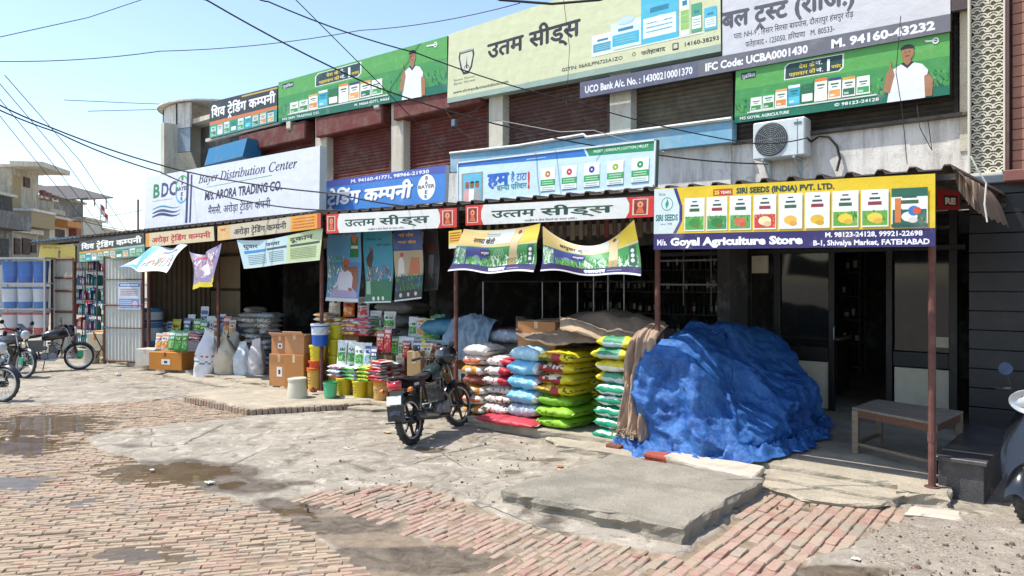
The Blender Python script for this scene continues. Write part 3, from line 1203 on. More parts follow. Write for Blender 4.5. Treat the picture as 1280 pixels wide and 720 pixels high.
aw = awning(820, 1190, 3.0, 2.955, 'nearest corrugated awning above the yellow seed company sign')
awning(404, 818, 3.10, 3.005, 'corrugated awning above the two green lettered seed shop strips', xr=P(818, 300, -.32).x)
awning(182, 403, 3.11, 3.11, 'corrugated awning below the wide white distribution sign')
awning(97, 181, 3.11, 3.12, 'short awning over the shed with the black and green sign')
awning(38, 96, 3.12, 3.12, 'farthest awning over the yellow sign with the face', col='#6d8494')
# bent sheet hanging off the right end of the nearest awning
mb = MB()
e = P(1190, 214, -.3)


def bent(u, v):
    x = e.x - .02 + .22 * u ** .8
    z = e.z + .02 - .10 * u - .30 * u ** 2.2 + .012 * math.sin(v * 30)
    return (x, -.30 + v * 1.9, z)


mb.grid(bent, 12, 60, '#6a5c50')
mb.grid(lambda u, v: (e.x + .01 + .19 * u, -.26 + .03 * math.sin(u * 22), e.z + .0 - .12 * u - (.02 + .30 * u ** .5 - .06 * u) * v), 24, 6, '#a58f7c')
mb.build('bent_sheet', mat('bent_tin', None, .6, .1, var=.2, dirt=.5, bump=.3), aw)
mb = MB()
q = P(1222, 212, -.28)
mb.tube([q + Vector((-.05, 0, .12)), q, q + Vector((.06, .02, -.12)), q + Vector((.05, .0, -.3)), q + Vector((.07, 0, -.45))], .007, 5, '#c9c6bd')
mb.build('rope', CLOTH, aw)
# bamboo and sacks stored under the middle awning
root = thing('roof_battens', 'rows of old battens and cloth strips hanging under the middle awning behind the banners', 'battens', (P(700, 290, .9).x, .9, 2.7))
for i in range(22):
    px = 590 + i * 10.5
    mb = MB()
    q = P(px, 290, .9)
    mb.box((q.x, .9, 2.78), (.05 + .03 * rnd.random(), .02, .30 + .1 * rnd.random()), jit(rnd.choice(['#6b5a48', '#8d8474', '#4d3a30', '#7a3a30']), .2), .004)
    mb.build('batten', DUSTY, root)

# ------------------------------------------------------------------ neighbouring building on the right
nb = thing('tiled_pillar_building', 'neighbouring building with black tiled pillar below and cream lattice and brown cladding above', 'building', (-.6, 3.4, 0))
YN = 2.95
xa, xb, xc = P(1211, 300, YN).x, P(1258, 100, YN).x, 6.0
zb_ = P(1240, 220, YN).z
wallbox('core_wall', xa + .03, xc, YN + .05, 9, 0, zb_ - .1, DARKWALL, parent=nb)
TILE = mat('black_tile', None, .42, var=.25, dirt=.25, dirtcol='#3c3834', bump=.35, bscale=18)
z = 0.0
row = 0
while z < zb_ - .14:
    h = .235
    x = xa
    off = 0
    while x < 1.4:
        wd = 1.6 if (x > xa or row % 2) else .9
        mb = MB()
        mb.box((x + wd / 2, YN + .01 + rnd.uniform(-.003, .003), min(z + h / 2, zb_)), (wd - .008, .07, h - .009), jit('#1c1c1f', .15), .004)
        mb.build('tile', TILE, nb)
        x += wd
    # left return of the pillar
    mb = MB()
    mb.box((xa + .012, YN + .40, z + h / 2), (.03, .68, h - .009), jit('#1c1c1f', .15), .004)
    mb.build('tile', TILE, nb)
    z += h
    row += 1
mb = MB()
mb.box(((xa + xc) / 2, YN + .35, zb_ - .05), (xc - xa, .95, .10), '#55606a', .01)
mb.build('beam', PAINT, nb)
mb = MB()
mb.box(((xb + xc) / 2, YN + .2, zb_ - .045), (xc - xb - .01, 1.0, .13), '#7a4a40', .01)
mb.build('fascia', PAINT, nb)
wallbox('upper_wall', xa + .02, xc, YN + .14, 9, zb_ + .003, 9, PLASTER3, parent=nb)
# cream lattice panel: frame plus scalloped rings
xw = xb - xa
CREAM = mat('cream_paint', '#cfc9b6', .55, var=.06, dirt=.15)
mb = MB()
mb.box((xa + xw / 2, YN + .10, (zb_ + 8.4) / 2), (xw - .02, .04, 8.4 - zb_), '#aaa68e')
mb.build('lattice_back', PAINT, nb)
for x in (xa + .012, xb - .012):
    mb = MB()
    mb.box((x, YN, (zb_ + 8.4) / 2 + .02), (.025, .17, 8.4 - zb_ - .04), '#cfc9b6', .004)
    mb.build('lattice_frame', CREAM, nb)
mb = MB()
mb.box((xa + xw / 2, YN, zb_ + .02), (xw - .055, .16, .035), '#cfc9b6', .004)
mb.build('lattice_frame', CREAM, nb)


def arc_strip(mb, cx, cz, r0, r1, y0, y1, n=12):
    vs, fs = [], []
    for k in range(n + 1):
        t = PI * k / n
        for r_ in (r0, r1):
            x = cx + r_ * math.cos(t)
            z = cz + r_ * math.sin(t)
            x = min(max(x, xa + .028), xb - .028)
            vs += [(x, y0, z), (x, y1, z)]
    for k in range(n):
        a = 4 * k
        fs += [(a, a + 4, a + 6, a + 2), (a, a + 1, a + 5, a + 4), (a + 2, a + 6, a + 7, a + 3)]
    mb.add(vs, fs, '#cfc9b6')


mb = MB()
rs = (xw - .05) / 3 / 2 * 1.32
z = zb_ + .05
row = 0
while z < 5.9:
    for k in range(-1, 4):
        cx_ = xa + .025 + (xw - .05) / 3 * (k + (.5 if row % 2 else 0))
        for r0, r1 in ((rs * .78, rs), (rs * .38, rs * .58)):
            if cx_ + r1 > xa + .03 and cx_ - r1 < xb - .03:
                arc_strip(mb, cx_, z, r0, r1, YN + .02 - .006 * (row % 2) - .003 * (k % 2), YN + .08)
    z += rs * 1.15
    row += 1
mb.build('lattice', CREAM, nb, kind='stuff')
# brown cladding boards
z = zb_ + .03
while z < 8.3:
    mb = MB()
    h = .125
    mb.box(((xb + xc) / 2 + .05, YN + .05 + rnd.uniform(-.003, .003), z + h / 2), (xc - xb - .02, .12, h - .006), jit('#9a6a54', .06), .006)
    mb.build('plank', mat('clad_board', None, .55, var=.12, dirt=.1, stretch=(1, 6, 6)), nb)
    z += h
mb = MB()
mb.box((xb + .025, YN - .01, (zb_ + 8.3) / 2), (.03, .2, 8.3 - zb_), '#5e4038', .004)
mb.build('corner_trim', PAINT, nb)

# ------------------------------------------------------------------ houses at the far end of the street
GREYB = mat_plaster('grey_block_wall', '#85807a', '#5c5852', .5)


HD0 = 45.0
HU = Matrix.Rotation(R(9.2), 3, 'Z') @ FW            # direction in which the far facades run
HN = Vector((HU.y, -HU.x, 0))                          # their outward normal
HP0 = CAM + ray(-60, 352) * HD0


def PV(px, py, back=0.0):
    d = ray(px, py)
    q = HP0 - HN * back
    return CAM + d * ((q - CAM).dot(HN) / d.dot(HN))


def house(label, px0, px1, pytop, back, depth, m, col='#c5b9a6'):
    a, b = PV(px0, pytop, back), PV(px1, pytop, back)
    zt = PV((px0 + px1) / 2, pytop, back).z
    root = thing('town_house', label, 'house', ((a.x + b.x) / 2, (a.y + b.y) / 2, 0))
    f = [Vector((a.x, a.y, 0)), Vector((b.x, b.y, 0)), Vector((b.x, b.y, 0)) - HN * depth, Vector((a.x, a.y, 0)) - HN * depth]
    up = Vector((0, 0, zt))
    mb = MB()
    mb.hexa(f, [p + up for p in f], col)
    mb.build('wall', m, root)
    mb = MB()
    g = [f[0] + HN * .3 - HU * .2, f[1] + HN * .3 + HU * .2, f[2] + HU * .2, f[3] - HU * .2]
    mb.hexa([p + up for p in g], [p + up + Vector((0, 0, .2)) for p in g], '#9a8a74')
    mb.build('roof', PLASTER3, root)
    return root, a, b, zt


def wall_box(root, px0, py0, px1, py1, back, th, name, col, m, proud=.0):
    a, b = PV(px0, (py0 + py1) / 2, back), PV(px1, (py0 + py1) / 2, back)
    mid = (px0 + px1) / 2
    z1, z0 = PV(mid, py0, back).z, PV(mid, py1, back).z
    o = HN * (th + proud)
    f = [Vector((a.x, a.y, z0)) + o, Vector((b.x, b.y, z0)) + o, Vector((b.x, b.y, z0)) + HN * proud * .5, Vector((a.x, a.y, z0)) + HN * proud * .5]
    up = Vector((0, 0, z1 - z0))
    mb = MB()
    mb.hexa(f, [p + up for p in f], col)
    return mb.build(name, m, root)


AGED = mat_plaster('aged_plaster', '#b3a994', '#6a6054', 0.75)
YELB = mat('yellow_brickwork', '#a08d68', .85, var=.3, scale=14, dirt=.3, bump=.5)
# grey concrete house at the very left edge
r1, a, b, zt = house('grey rendered house at the left edge of the street with a deep dark balcony', -160, 15, 228, 0, 8, PLASTER2, col='#77746d')
wall_box(r1, -60, 262, 16, 284, 0, 1.2, 'balcony', '#6e6a64', PLASTER2)
wall_box(r1, -60, 240, 14, 261, 0, .04, 'loggia_shade', '#3a3733', DUSTY, .02)  # flat dark panel, the shade of an open recess put into its colour
wall_box(r1, -40, 296, 10, 320, 0, .04, 'window', '#3a3733', DUSTY, .02)
# tall cream house with yellow brick and a roof canopy
r2, a, b, zt = house('tall cream house with yellow brick panels and an overhanging roof canopy', 15, 48, 214, 1.0, 9, AGED, col='#cfc6b6')
wall_box(r2, 15, 220, 25, 268, 1.0, .06, 'brick_panel', '#a08d68', YELB)
wall_box(r2, 15, 266, 46, 285, 1.0, 1.3, 'balcony', '#b39a6a', YELB)
wall_box(r2, 15, 263, 46, 266, 1.0, 1.4, 'balcony_rail', '#c9bda6', PLASTER)
wall_box(r2, 12, 207, 50, 213, 1.0, 2.2, 'canopy', '#8d7660', PLASTER3)
wall_box(r2, 15, 286, 46, 292, 1.0, .5, 'lintel_band', '#cfc6b6', PLASTER)
for (x0, y0, x1, y1) in ((29, 222, 36, 234), (17, 298, 24, 318), (27, 298, 36, 318), (38, 300, 44, 316)):
    wall_box(r2, x0, y0, x1, y1, 1.0, .10, 'window', '#4a3028', DUSTY, .01)
# white middle house with windows
r3, a, b, zt = house('white house with brown window frames and a roof terrace between cream and grey houses', 48, 67, 250, 1.5, 8, AGED, col='#cac6bd')
for (x0, y0, x1, y1) in ((49, 238, 53, 249), (55, 241, 60, 250), (62, 244, 66, 250)):
    wall_box(r3, x0, y0, x1, y1, 1.5, .3, 'terrace_screen', '#6d3c30', DUSTY)
for (x0, y0, x1, y1) in ((48, 272, 52, 288), (57, 274, 61, 289)):
    wall_box(r3, x0, y0, x1, y1, 1.5, .08, 'window', '#4d2e28', DUSTY, .005)
wall_box(r3, 48, 262, 67, 268, 1.5, .9, 'balcony', '#c3beb4', AGED)
r4, a, b, zt = house('small cream house with orange balcony and red pillar', 62, 92, 275, 0.4, 2, PLASTER3, col='#c7b79c')
wall_box(r4, 66, 277, 84, 284, .4, 1.1, 'balcony', '#c77f3a', DUSTY)
wall_box(r4, 86, 276, 92, 298, .4, .6, 'pillar', '#8e4a34', DUSTY)
wall_box(r4, 69, 287, 80, 297, .4, .06, 'window', '#3a322c', DUSTY, .005)
# grey block house with solar canopies
r5, a, b, zt = house('large bare grey block house carrying two solar panel canopies', 67, 104, 251, 5, 10, GREYB, col='#85807a')
wall_box(r5, 92, 270, 95, 278, 5, .05, 'window', '#2a2826', DUSTY, .005)
for (x0, x1, yy0, yy1) in ((52, 80, 238, 246), (74, 114, 234, 246)):
    p0, p1 = PV(x0, yy1, 6), PV(x1, yy1 - 2, 6)
    dn = HN * 4.5
    mb = MB()
    up = Vector((0, 0, .12))
    q = [p0 + dn * .5 - Vector((0, 0, .3)), p1 + dn * .5 - Vector((0, 0, .3)), p1 - dn * .5 + Vector((0, 0, .9)), p0 - dn * .5 + Vector((0, 0, .9))]
    mb.hexa(q, [p + up for p in q], '#55504a')
    mb.build('solar_canopy', DUSTY, r5)
    for t in (.1, .5, .9):
        for sgn in (.4, -.4):
            mb = MB()
            q = p0.lerp(p1, t) + dn * sgn
            mb.tube([q + Vector((0, 0, .2 - sgn)), Vector((q.x, q.y, zt - .1))], .07, 5, '#9a9a96')
            mb.build('canopy_post', DUSTY, r5)
r6, a, b, zt = house('distant beige house with a stepped roof beyond the grey block house', 104, 128, 276, 4, 8, PLASTER3, col='#b3a78f')
r7, a, b, zt = house('low distant beige building just above the farthest awning', 128, 160, 290, 4, 8, PLASTER3, col='#a89c86')
root = thing('flag', 'small red and white flag on a roof pole above the distant houses', 'flag', PV(127, 290, 5))
mb = MB()
q = PV(126, 285, 5)
q1 = PV(126, 255, 5)
mb.tube([q, q1], .06, 5, '#b8b4ac')
mb.build('pole', PAINT, root)
mb = MB()
mb.grid(lambda u, v: q1 + HU * (u * 2.2) + HN * (.15 * math.sin(u * 6)) + Vector((0, 0, -v * 1.1 - u * 1.0)), 8, 4, colfn=lambda u, v: '#c23a3a' if v < .5 else '#e8dcd8')
mb.build('cloth', CLOTH, root)
root = thing('boundary_wall', 'low pale street wall behind the motorcycles and display rack at the left', 'wall', PV(0, 352, -3))
a, b = PV(-400, 352, -3), PV(170, 352, -3)
mb = MB()
f = [Vector((a.x, a.y, 0)), Vector((b.x, b.y, 0)), Vector((b.x, b.y, 0)) - HN * .3, Vector((a.x, a.y, 0)) - HN * .3]
mb.hexa(f, [p + Vector((0, 0, 3.0)) for p in f], '#a89a84')
mb.build('wall', PLASTER3, root)

# ------------------------------------------------------------------ lettering
GL = {}


def glyph_mesh(s, bold=0.0):
    """flat outline of a string as (verts2d, faces); glyph shapes of the built-in font"""
    key = (s, bold)
    if key in GL:
        return GL[key]
    cu = bpy.data.curves.new('glyph', 'FONT')
    cu.body = s
    cu.offset = bold
    cu.resolution_u = 2
    ob = bpy.data.objects.new('glyph', cu)
    me_ = ob.to_mesh()
    vs = [(v.co.x, v.co.y) for v in me_.vertices]
    fs = [tuple(p.vertices) for p in me_.polygons]
    ob.to_mesh_clear()
    bpy.data.objects.remove(ob)
    bpy.data.curves.remove(cu)
    GL[key] = (vs, fs)
    return GL[key]


ADV = {}


def advance(ch, bold):
    k = (ch, bold)
    if k not in ADV:
        a = max(v[0] for v in glyph_mesh(ch + 'MM', 0)[0])
        b = max(v[0] for v in glyph_mesh('MM', 0)[0])
        ADV[k] = a - b
    return ADV[k]


def clip_x(vs, fs, xmax):
    """keep the part of a flat mesh left of xmax"""
    ov, of = [], []
    for f in fs:
        poly = [vs[i] for i in f]
        out = []
        for i, a in enumerate(poly):
            b = poly[(i + 1) % len(poly)]
            if a[0] <= xmax:
                out.append(a)
            if (a[0] <= xmax) != (b[0] <= xmax):
                t = (xmax - a[0]) / (b[0] - a[0])
                out.append((xmax, a[1] + t * (b[1] - a[1])))
        if len(out) > 2:
            of.append(tuple(range(len(ov), len(ov) + len(out))))
            ov += out
    return ov, of


STEM = set('तमनसपवगजखघचथधबभयलशषज')
MATRA = set('ािीुूृेैोौंः़ँ')


def is_cons(c):
    return '\u0915' <= c <= '\u0939' or '\u0958' <= c <= '\u095f'


def deva(s, bold):
    """lay out a string with conjunct and vowel-sign order; returns list of (verts, faces, layer) and the width"""
    out = []
    pen = 0.0
    i = 0
    lay_ = 0

    def put(vs, fs, x):
        nonlocal lay_
        out.append(([(a + x, b) for a, b in vs], fs, lay_ % 3))
        lay_ += 1

    while i < len(s):
        c = s[i]
        if not is_cons(c):
            if c == ' ':
                pen += .30
            else:
                vs, fs = glyph_mesh(c, bold)
                if c in MATRA and advance(c, bold) < .05:
                    put(vs, fs, pen)
                else:
                    put(vs, fs, pen)
                    pen += advance(c, bold)
            i += 1
            continue
        cluster = [c]
        i += 1
        below_ra = False
        halant = False
        reph = False
        while i < len(s) and s[i] == '्':
            if i + 1 < len(s) and is_cons(s[i + 1]):
                nx = s[i + 1]
                if nx == 'र':
                    below_ra = True
                    i += 2
                elif cluster[-1] == 'र':
                    reph = True
                    cluster[-1] = nx
                    i += 2
                elif cluster[-1] in STEM:
                    cluster.append(nx)
                    i += 2
                else:
                    halant = True
                    i += 1
                    break
            else:
                halant = True
                i += 1
                break
        mats = []
        while i < len(s) and s[i] in MATRA:
            mats.append(s[i])
            i += 1
        if 'ि' in mats:
            vs, fs = glyph_mesh('ि', bold)
            put(vs, fs, pen)
            pen += advance('ि', bold)
        for h in cluster[:-1]:
            vs, fs = glyph_mesh(h, bold)
            xm = max(v[0] for v in vs)
            ad = advance(h, bold)
            cut = ad - .205 - bold
            v2, f2 = clip_x(vs, fs, cut)
            put(v2, f2, pen)
            pen += cut - .02
        b_ = cluster[-1]
        vs, fs = glyph_mesh(b_, bold)
        put(vs, fs, pen)
        ad = advance(b_, bold)
        if below_ra:
            cx_ = pen + ad * .45
            t = .045 + bold
            put([(cx_ - .17, -.30), (cx_ - .17 + 2 * t, -.30), (cx_, -.13), (cx_, -.13 + 1.6 * t), (cx_ + .17, -.30), (cx_ + .17 - 2 * t, -.30)],
                [(0, 1, 2, 3), (3, 2, 5, 4)], 0)
        pen += ad
        if halant:
            vs, fs = glyph_mesh('्', bold)
            put(vs, fs, pen)
        for m_ in mats:
            if m_ == 'ि':
                continue
            vs, fs = glyph_mesh(m_, bold)
            put(vs, fs, pen)
            pen += advance(m_, bold)
        if reph:
            vs, fs = glyph_mesh('ै', bold)
            put(vs, fs, pen)
    return out, pen


def has_deva(s):
    return any('\u0900' <= c <= '\u097f' for c in s)


# ------------------------------------------------------------------ signs


class Art:
    """flat print laid on a panel: every item maps (u, v) in 0..1 to the panel and sits a hair further out"""

    def __init__(self, mapf, normal, aspect, sub=0):
        self.map, self.n, self.asp, self.sub = mapf, normal, aspect, sub
        self.base, self.let = MB(), MB()
        self.layer = 1
        self.step = 0.00015

    def pt(self, u, v, l):
        return Vector(self.map(u, v)) + self.n * (l * self.step)

    def rect(self, u0, v0, u1, v1, col, let=False, keep=False):
        mb = self.let if let else self.base
        l = self.layer
        if not keep:
            self.layer += 1
        if self.sub:
            for tr in (((u0, v0), (u1, v0), (u1, v1)), ((u0, v0), (u1, v1), (u0, v1))):
                self.cells(tr, l, col, mb)
            return self
        nu = max(1, int(abs(u1 - u0) * self.sub)) if self.sub else 1
        nv = max(1, int(abs(v1 - v0) * self.sub / max(self.asp, .3))) if self.sub else 1
        mb.grid(lambda a, b: self.pt(u0 + (u1 - u0) * a, v0 + (v1 - v0) * b, l), nu, nv, col)
        return self

    def poly(self, pts, col, keep=False, let=False):
        mb = self.let if let else self.base
        l = self.layer
        if not keep:
            self.layer += 1
        p3 = [Vector((a, b, 0)) for a, b in pts]
        tris = tessellate_polygon([p3])
        if self.sub:
            for t in tris:
                self.cells([pts[i] for i in t], l, col, mb)
            return self
        mb.add([self.pt(a, b, l) for a, b in pts], [tuple(t) for t in tris], col)
        return self

    def cells(self, tri, l, col, mb):
        def clip(poly, ax, val, keep_less):
            out = []
            for i, a in enumerate(poly):
                b = poly[(i + 1) % len(poly)]
                ia, ib = (a[ax] <= val) == keep_less, (b[ax] <= val) == keep_less
                if ia:
                    out.append(a)
                if ia != ib:
                    t = (val - a[ax]) / (b[ax] - a[ax])
                    out.append((a[0] + t * (b[0] - a[0]), a[1] + t * (b[1] - a[1])))
            return out
        nu, nv = self.sub, max(4, int(self.sub / self.asp))
        u0, u1 = min(p[0] for p in tri), max(p[0] for p in tri)
        for i in range(int(math.floor(u0 * nu)), int(math.ceil(u1 * nu))):
            c = clip(clip(tri, 0, i / nu, False), 0, (i + 1) / nu, True)
            if len(c) < 3:
                continue
            v0, v1 = min(p[1] for p in c), max(p[1] for p in c)
            for j in range(int(math.floor(v0 * nv)), int(math.ceil(v1 * nv))):
                d = clip(clip(c, 1, j / nv, False), 1, (j + 1) / nv, True)
                if len(d) > 2:
                    mb.add([self.pt(a, b, l) for a, b in d], [tuple(range(len(d)))], col)

    def disc(self, u, v, r, col, n=20, ry=None, r0=0.0, keep=False, t0=0, t1=2 * PI):
        """r in units of height"""
        l = self.layer
        if not keep:
            self.layer += 1
        ry = r if ry is None else ry
        if self.sub:
            ts = [t0 + (t1 - t0) * k / n for k in range(n + 1)]
            ring = [[(u + r * q * math.cos(t) / self.asp, v + ry * q * math.sin(t)) for t in ts] for q in (r0, 1.0)]
            for k in range(n):
                self.cells([ring[0][k], ring[1][k], ring[1][k + 1]], l, col, self.base)
                if r0:
                    self.cells([ring[0][k], ring[1][k + 1], ring[0][k + 1]], l, col, self.base)
            return self
        vs, fs = [], []
        for k in range(n + 1):
            t = t0 + (t1 - t0) * k / n
            for q in (r0, 1.0):
                vs.append(self.pt(u + r * q * math.cos(t) / self.asp, v + ry * q * math.sin(t), l))
        fs = [(2 * k, 2 * k + 1, 2 * k + 3, 2 * k + 2) for k in range(n)]
        self.base.add(vs, fs, col)
        return self

    def text(self, s, u, v, h, col, w=None, bold=0.0, slant=0.0, rise=0.0, align='l'):
        """u, v: left end of the base line; h: letter height (capital) as part of the panel height; w: total width"""
        if has_deva(s):
            parts, width = deva(s, 0)
            if bold:
                k_ = bold * .9
                parts = [([(a + dx, b + dy) for a, b in vs], fs, l_ + j * 3) for j, (dx, dy) in enumerate(((-k_, 0), (k_, 0), (0, k_), (0, -k_))) for vs, fs, l_ in parts]
            capz = .82
        else:
            vs, fs = glyph_mesh(s, bold)
            parts = [(vs, fs, 0)]
            width = max([q[0] for q in vs] + [.1])
            capz = .72
        sy = h / capz
        sx = (w / width) if w else sy / self.asp
        W_ = width * sx
        if align == 'c':
            u -= W_ / 2
        if align == 'r':
            u -= W_
        l = self.layer
        self.layer += 2
        for vs, fs, k in parts:
            self.let.add([self.pt(u + (a + b * slant) * sx, v + b * sy + rise * (a * sx / max(W_, 1e-6)), l + k * .12 + (3 if self.sub else 0)) for a, b in vs], fs, col)
        return self

    def lines(self, u0, v0, u1, v1, n, col, seed=0, th=.35):
        """rows of small illegible print"""
        r = random.Random(seed)
        dv = (v1 - v0) / n
        for k in range(n):
            u = u0
            while u < u1:
                du = r.uniform(.02, .09) * (u1 - u0)
                self.rect(u, v0 + dv * (k + .5 - th / 2), min(u + du, u1), v0 + dv * (k + .5 + th / 2), col, keep=True)
                u += du + .014 * (u1 - u0)
        self.layer += 1
        return self

    def foliage(self, u0, v0, u1, v1, n, cols, seed=0, h=.12):
        r = random.Random(seed)
        for k in range(n):
            u, v = r.uniform(u0, u1), r.uniform(v0, v1 - h * .3)
            w_ = .25 * h / self.asp
            hh = min(h * r.uniform(.4, 1), v1 - v)
            self.poly([(u, v), (min(u1, u + w_), v), (max(u0, min(u1, u + r.uniform(-1, 1) * w_ * 2)), v + hh)], jit(r.choice(cols), .2), keep=True)
            if k % 12 == 11:
                self.layer += .05
        self.layer += 1
        return self

    def pack(self, u, v, w_, h, body, top, pic, txt='#3a6a48'):
        """picture of an upright product packet"""
        self.poly([(u, v), (u + w_, v), (u + w_ * .97, v + h), (u + w_ * .03, v + h)], body)
        self.rect(u + w_ * .03, v + h * .86, u + w_ * .97, v + h, top, keep=True)
        self.rect(u + w_ * .08, v + h * .08, u + w_ * .92, v + h * .42, pic, keep=True)
        self.layer += 1
        self.rect(u + w_ * .2, v + h * .66, u + w_ * .8, v + h * .74, txt, keep=True)
        self.rect(u + w_ * .3, v + h * .54, u + w_ * .7, v + h * .59, txt, keep=True)
        self.rect(u + w_ * .15, v + h * .14, u + w_ * .5, v + h * .24, mixc(pic, '#ffffff', .5), keep=True)
        self.layer += 1
        return self

    def bust(self, u, v, h, shirt, skin='#a0704e', hair='#17120f', finger=True, turban=None):
        """printed head-and-shoulders figure; v is the bottom"""
        a = self.asp
        X = lambda x: u + x * h / a * .78
        Y_ = lambda y: v + y * h
        self.poly([(X(-.42), Y_(0)), (X(.36), Y_(0)), (X(.40), Y_(.34)), (X(.42), Y_(.48)), (X(.30), Y_(.60)), (X(.10), Y_(.66)), (X(-.10), Y_(.66)), (X(-.30), Y_(.58)), (X(-.44), Y_(.40)), (X(-.36), Y_(.30))], shirt)
        self.poly([(X(.36), Y_(.02)), (X(.50), Y_(.02)), (X(.52), Y_(.30)), (X(.42), Y_(.42)), (X(.34), Y_(.38))], skin)
        if finger:
            self.poly([(X(-.50), Y_(.20)), (X(-.36), Y_(.16)), (X(-.26), Y_(.48)), (X(-.30), Y_(.60)), (X(-.33), Y_(.60)), (X(-.34), Y_(.74)), (X(-.37), Y_(.74)), (X(-.38), Y_(.58)), (X(-.44), Y_(.52))], skin)
        self.poly([(X(-.07), Y_(.60)), (X(.07), Y_(.60)), (X(.07), Y_(.74)), (X(-.07), Y_(.74))], skin)
        self.poly([(X(-.14), Y_(.66)), (X(-.05), Y_(.60)), (X(0), Y_(.56)), (X(.06), Y_(.61)), (X(.15), Y_(.66)), (X(.08), Y_(.68)), (X(0), Y_(.61)), (X(-.08), Y_(.68))], '#20232a')
        self.disc(X(0), Y_(.84), .105 * h, skin, 16, ry=.135 * h)
        self.disc(X(0), Y_(.91), .112 * h, turban or hair, 12, ry=.075 * h, t0=-.2, t1=PI + .2)
        self.rect(X(-.06), Y_(.85), X(-.025), Y_(.865), '#1c1410', keep=True)
        self.rect(X(.025), Y_(.85), X(.06), Y_(.865), '#1c1410', keep=True)
        self.rect(X(-.045), Y_(.775), X(.045), Y_(.79), '#2a1512', keep=True)
        self.layer += 1
        return self


SIGN_N = Vector((0, -1, 0))


def sign(name, label, cat, px, Y, th=.05, back='#4a4a48', face='#ffffff', frame=None, group=None, Ys=None, sub=0, mapf=None, material=None, bracket=False, rim=.02):
    """px: TL, TR, BR, BL in photo pixels, unprojected on the plane Y (Ys: one Y per corner)"""
    Ys = Ys or [Y] * 4
    TL, TR, BR, BL = [P(x, y, yy) for (x, y), yy in zip(px, Ys)]
    c = (TL + TR + BR + BL) / 4
    n = (BR - BL).cross(TL - BL).normalized()
    if n.y > 0:
        n = -n
    root = thing(name, label, cat, (c.x, c.y, min(BL.z, BR.z)), group)
    m2 = mapf or (lambda u, v: (BL * (1 - u) + BR * u) * (1 - v) + (TL * (1 - u) + TR * u) * v)
    asp = ((BR - BL).length + (TR - TL).length) / ((TL - BL).length + (TR - BR).length)
    if mapf is None:
        mb = MB()
        f = [BL, BR, TR, TL]
        mb.hexa([p for p in f], [p - n * th for p in f], back)
        mb.build('panel', PAINT, root)
        if frame:
            for a, b in ((BL, BR), (BR, TR), (TR, TL), (TL, BL)):
                mb = MB()
                d = (b - a).normalized()
                e = Vector(c - (a + b) / 2)
                e = (e - d * e.dot(d)).normalized() * rim
                a2, b2 = a - d * .0, b + d * .0
                mb.hexa([a2 - e * .2 + n * .012, b2 - e * .2 + n * .012, b2 + e + n * .012, a2 + e + n * .012], [a2 - e * .2 - n * .01, b2 - e * .2 - n * .01, b2 + e - n * .01, a2 + e - n * .01], frame)
                mb.build('frame', PAINT, root)
    A = Art(m2, n, asp, sub)
    if mapf is not None:
        A.step = .0002
    A.root = root
    A.rect(0, 0, 1, 1, face)
    return A


def finish(A, material=None, sheet=False):
    o_ = len(A.base.v)
    A.base.v += A.let.v
    A.base.f += [tuple(i + o_ for i in f) for f in A.let.f]
    A.base.c += A.let.c
    A.base.build('printed_face', material or PRINT, A.root)


GP = [('#e8ebe4', '#e8ebe4', '#3f8f3a'), ('#dfe8e0', '#3aa04a', '#2f7f38'), ('#f0efe9', '#e8a060', '#d88a40'), ('#2f9fb8', '#e8f0f0', '#5fc0d0'),
      ('#1f6a42', '#2f8f52', '#e8e8dc'), ('#f0ece4', '#e07a3a', '#e8e0d0'), ('#e8e8e4', '#2a3f6a', '#e0a050'), ('#e8e4dc', '#d8a040', '#1f6a48'), ('#ecefe9', '#ecefe9', '#3aa050')]


def green_sign(name, label, px, foot, phone, group='green farm product signs with the pointing man'):
    A = sign(name, label, 'sign board', px, 4.2, face='#3f8f4a', group=group, th=.22, back='#2a2c2a')
    A.poly([(0, .0), (1, .0), (1, .16), (0, .12)], '#0f6a52')
    A.rect(0, .62, 1, 1, '#56a04c')
    A.foliage(.0, .12, 1, .45, 260, ['#2f7f3a', '#1f6a38', '#4f9f4a', '#0f5a48'], 3, .16)
    A.rect(.03, .80, .11, .93, '#173f38')
    A.text('गुडविल', .035, .83, .07, '#e8e8e8', w=.07, bold=.01)
    A.poly([(.26, .66), (.53, .66), (.55, .72), (.55, .96), (.28, .96), (.26, .90)], '#e0e6e0')
    A.poly([(.265, .675), (.525, .675), (.543, .73), (.543, .945), (.285, .945), (.268, .90)], '#173f3c')
    A.text('देश के', .335, .83, .075, '#e8c83a', w=.075, bold=.02)
    A.text('नं.', .415, .84, .075, '#f0f0f0', w=.035, bold=.02)
    A.text('पहलवान की', .285, .71, .075, '#e8c83a', w=.13, bold=.02)
    A.text('नं.', .42, .71, .075, '#f0f0f0', w=.035, bold=.02)
    A.text('1', .462, .71, .19, '#ffffff', w=.022, bold=.05)
    A.text('पसंद', .492, .73, .065, '#e8c83a', w=.045, bold=.02)
    u = .085
    for k in range(9):
        b, t, p = GP[k]
        h = .26 + .035 * k if k < 5 else .40 - .03 * (k - 5)
        A.pack(u, .17 + .004 * k, .062, h, b, t, p)
        u += .0655
    A.rect(.07, .15, .70, .175, '#d0d4cc')
    A.text(foot, .03, .045, .055, '#e8f0e8', w=.26, bold=.02)
    A.text(phone, .51, .055, .055, '#e8f0e8', w=.20, bold=.02)
    A.bust(.83, .0, .93, '#dfe4ea', finger=True)
    A.disc(.945, .90, .05, '#f0f4f0', 14, r0=.65)
    A.poly([(.90, .93), (.94, .915), (.96, .90), (.935, .89), (.905, .90)], '#f0f4f0')
    finish(A)


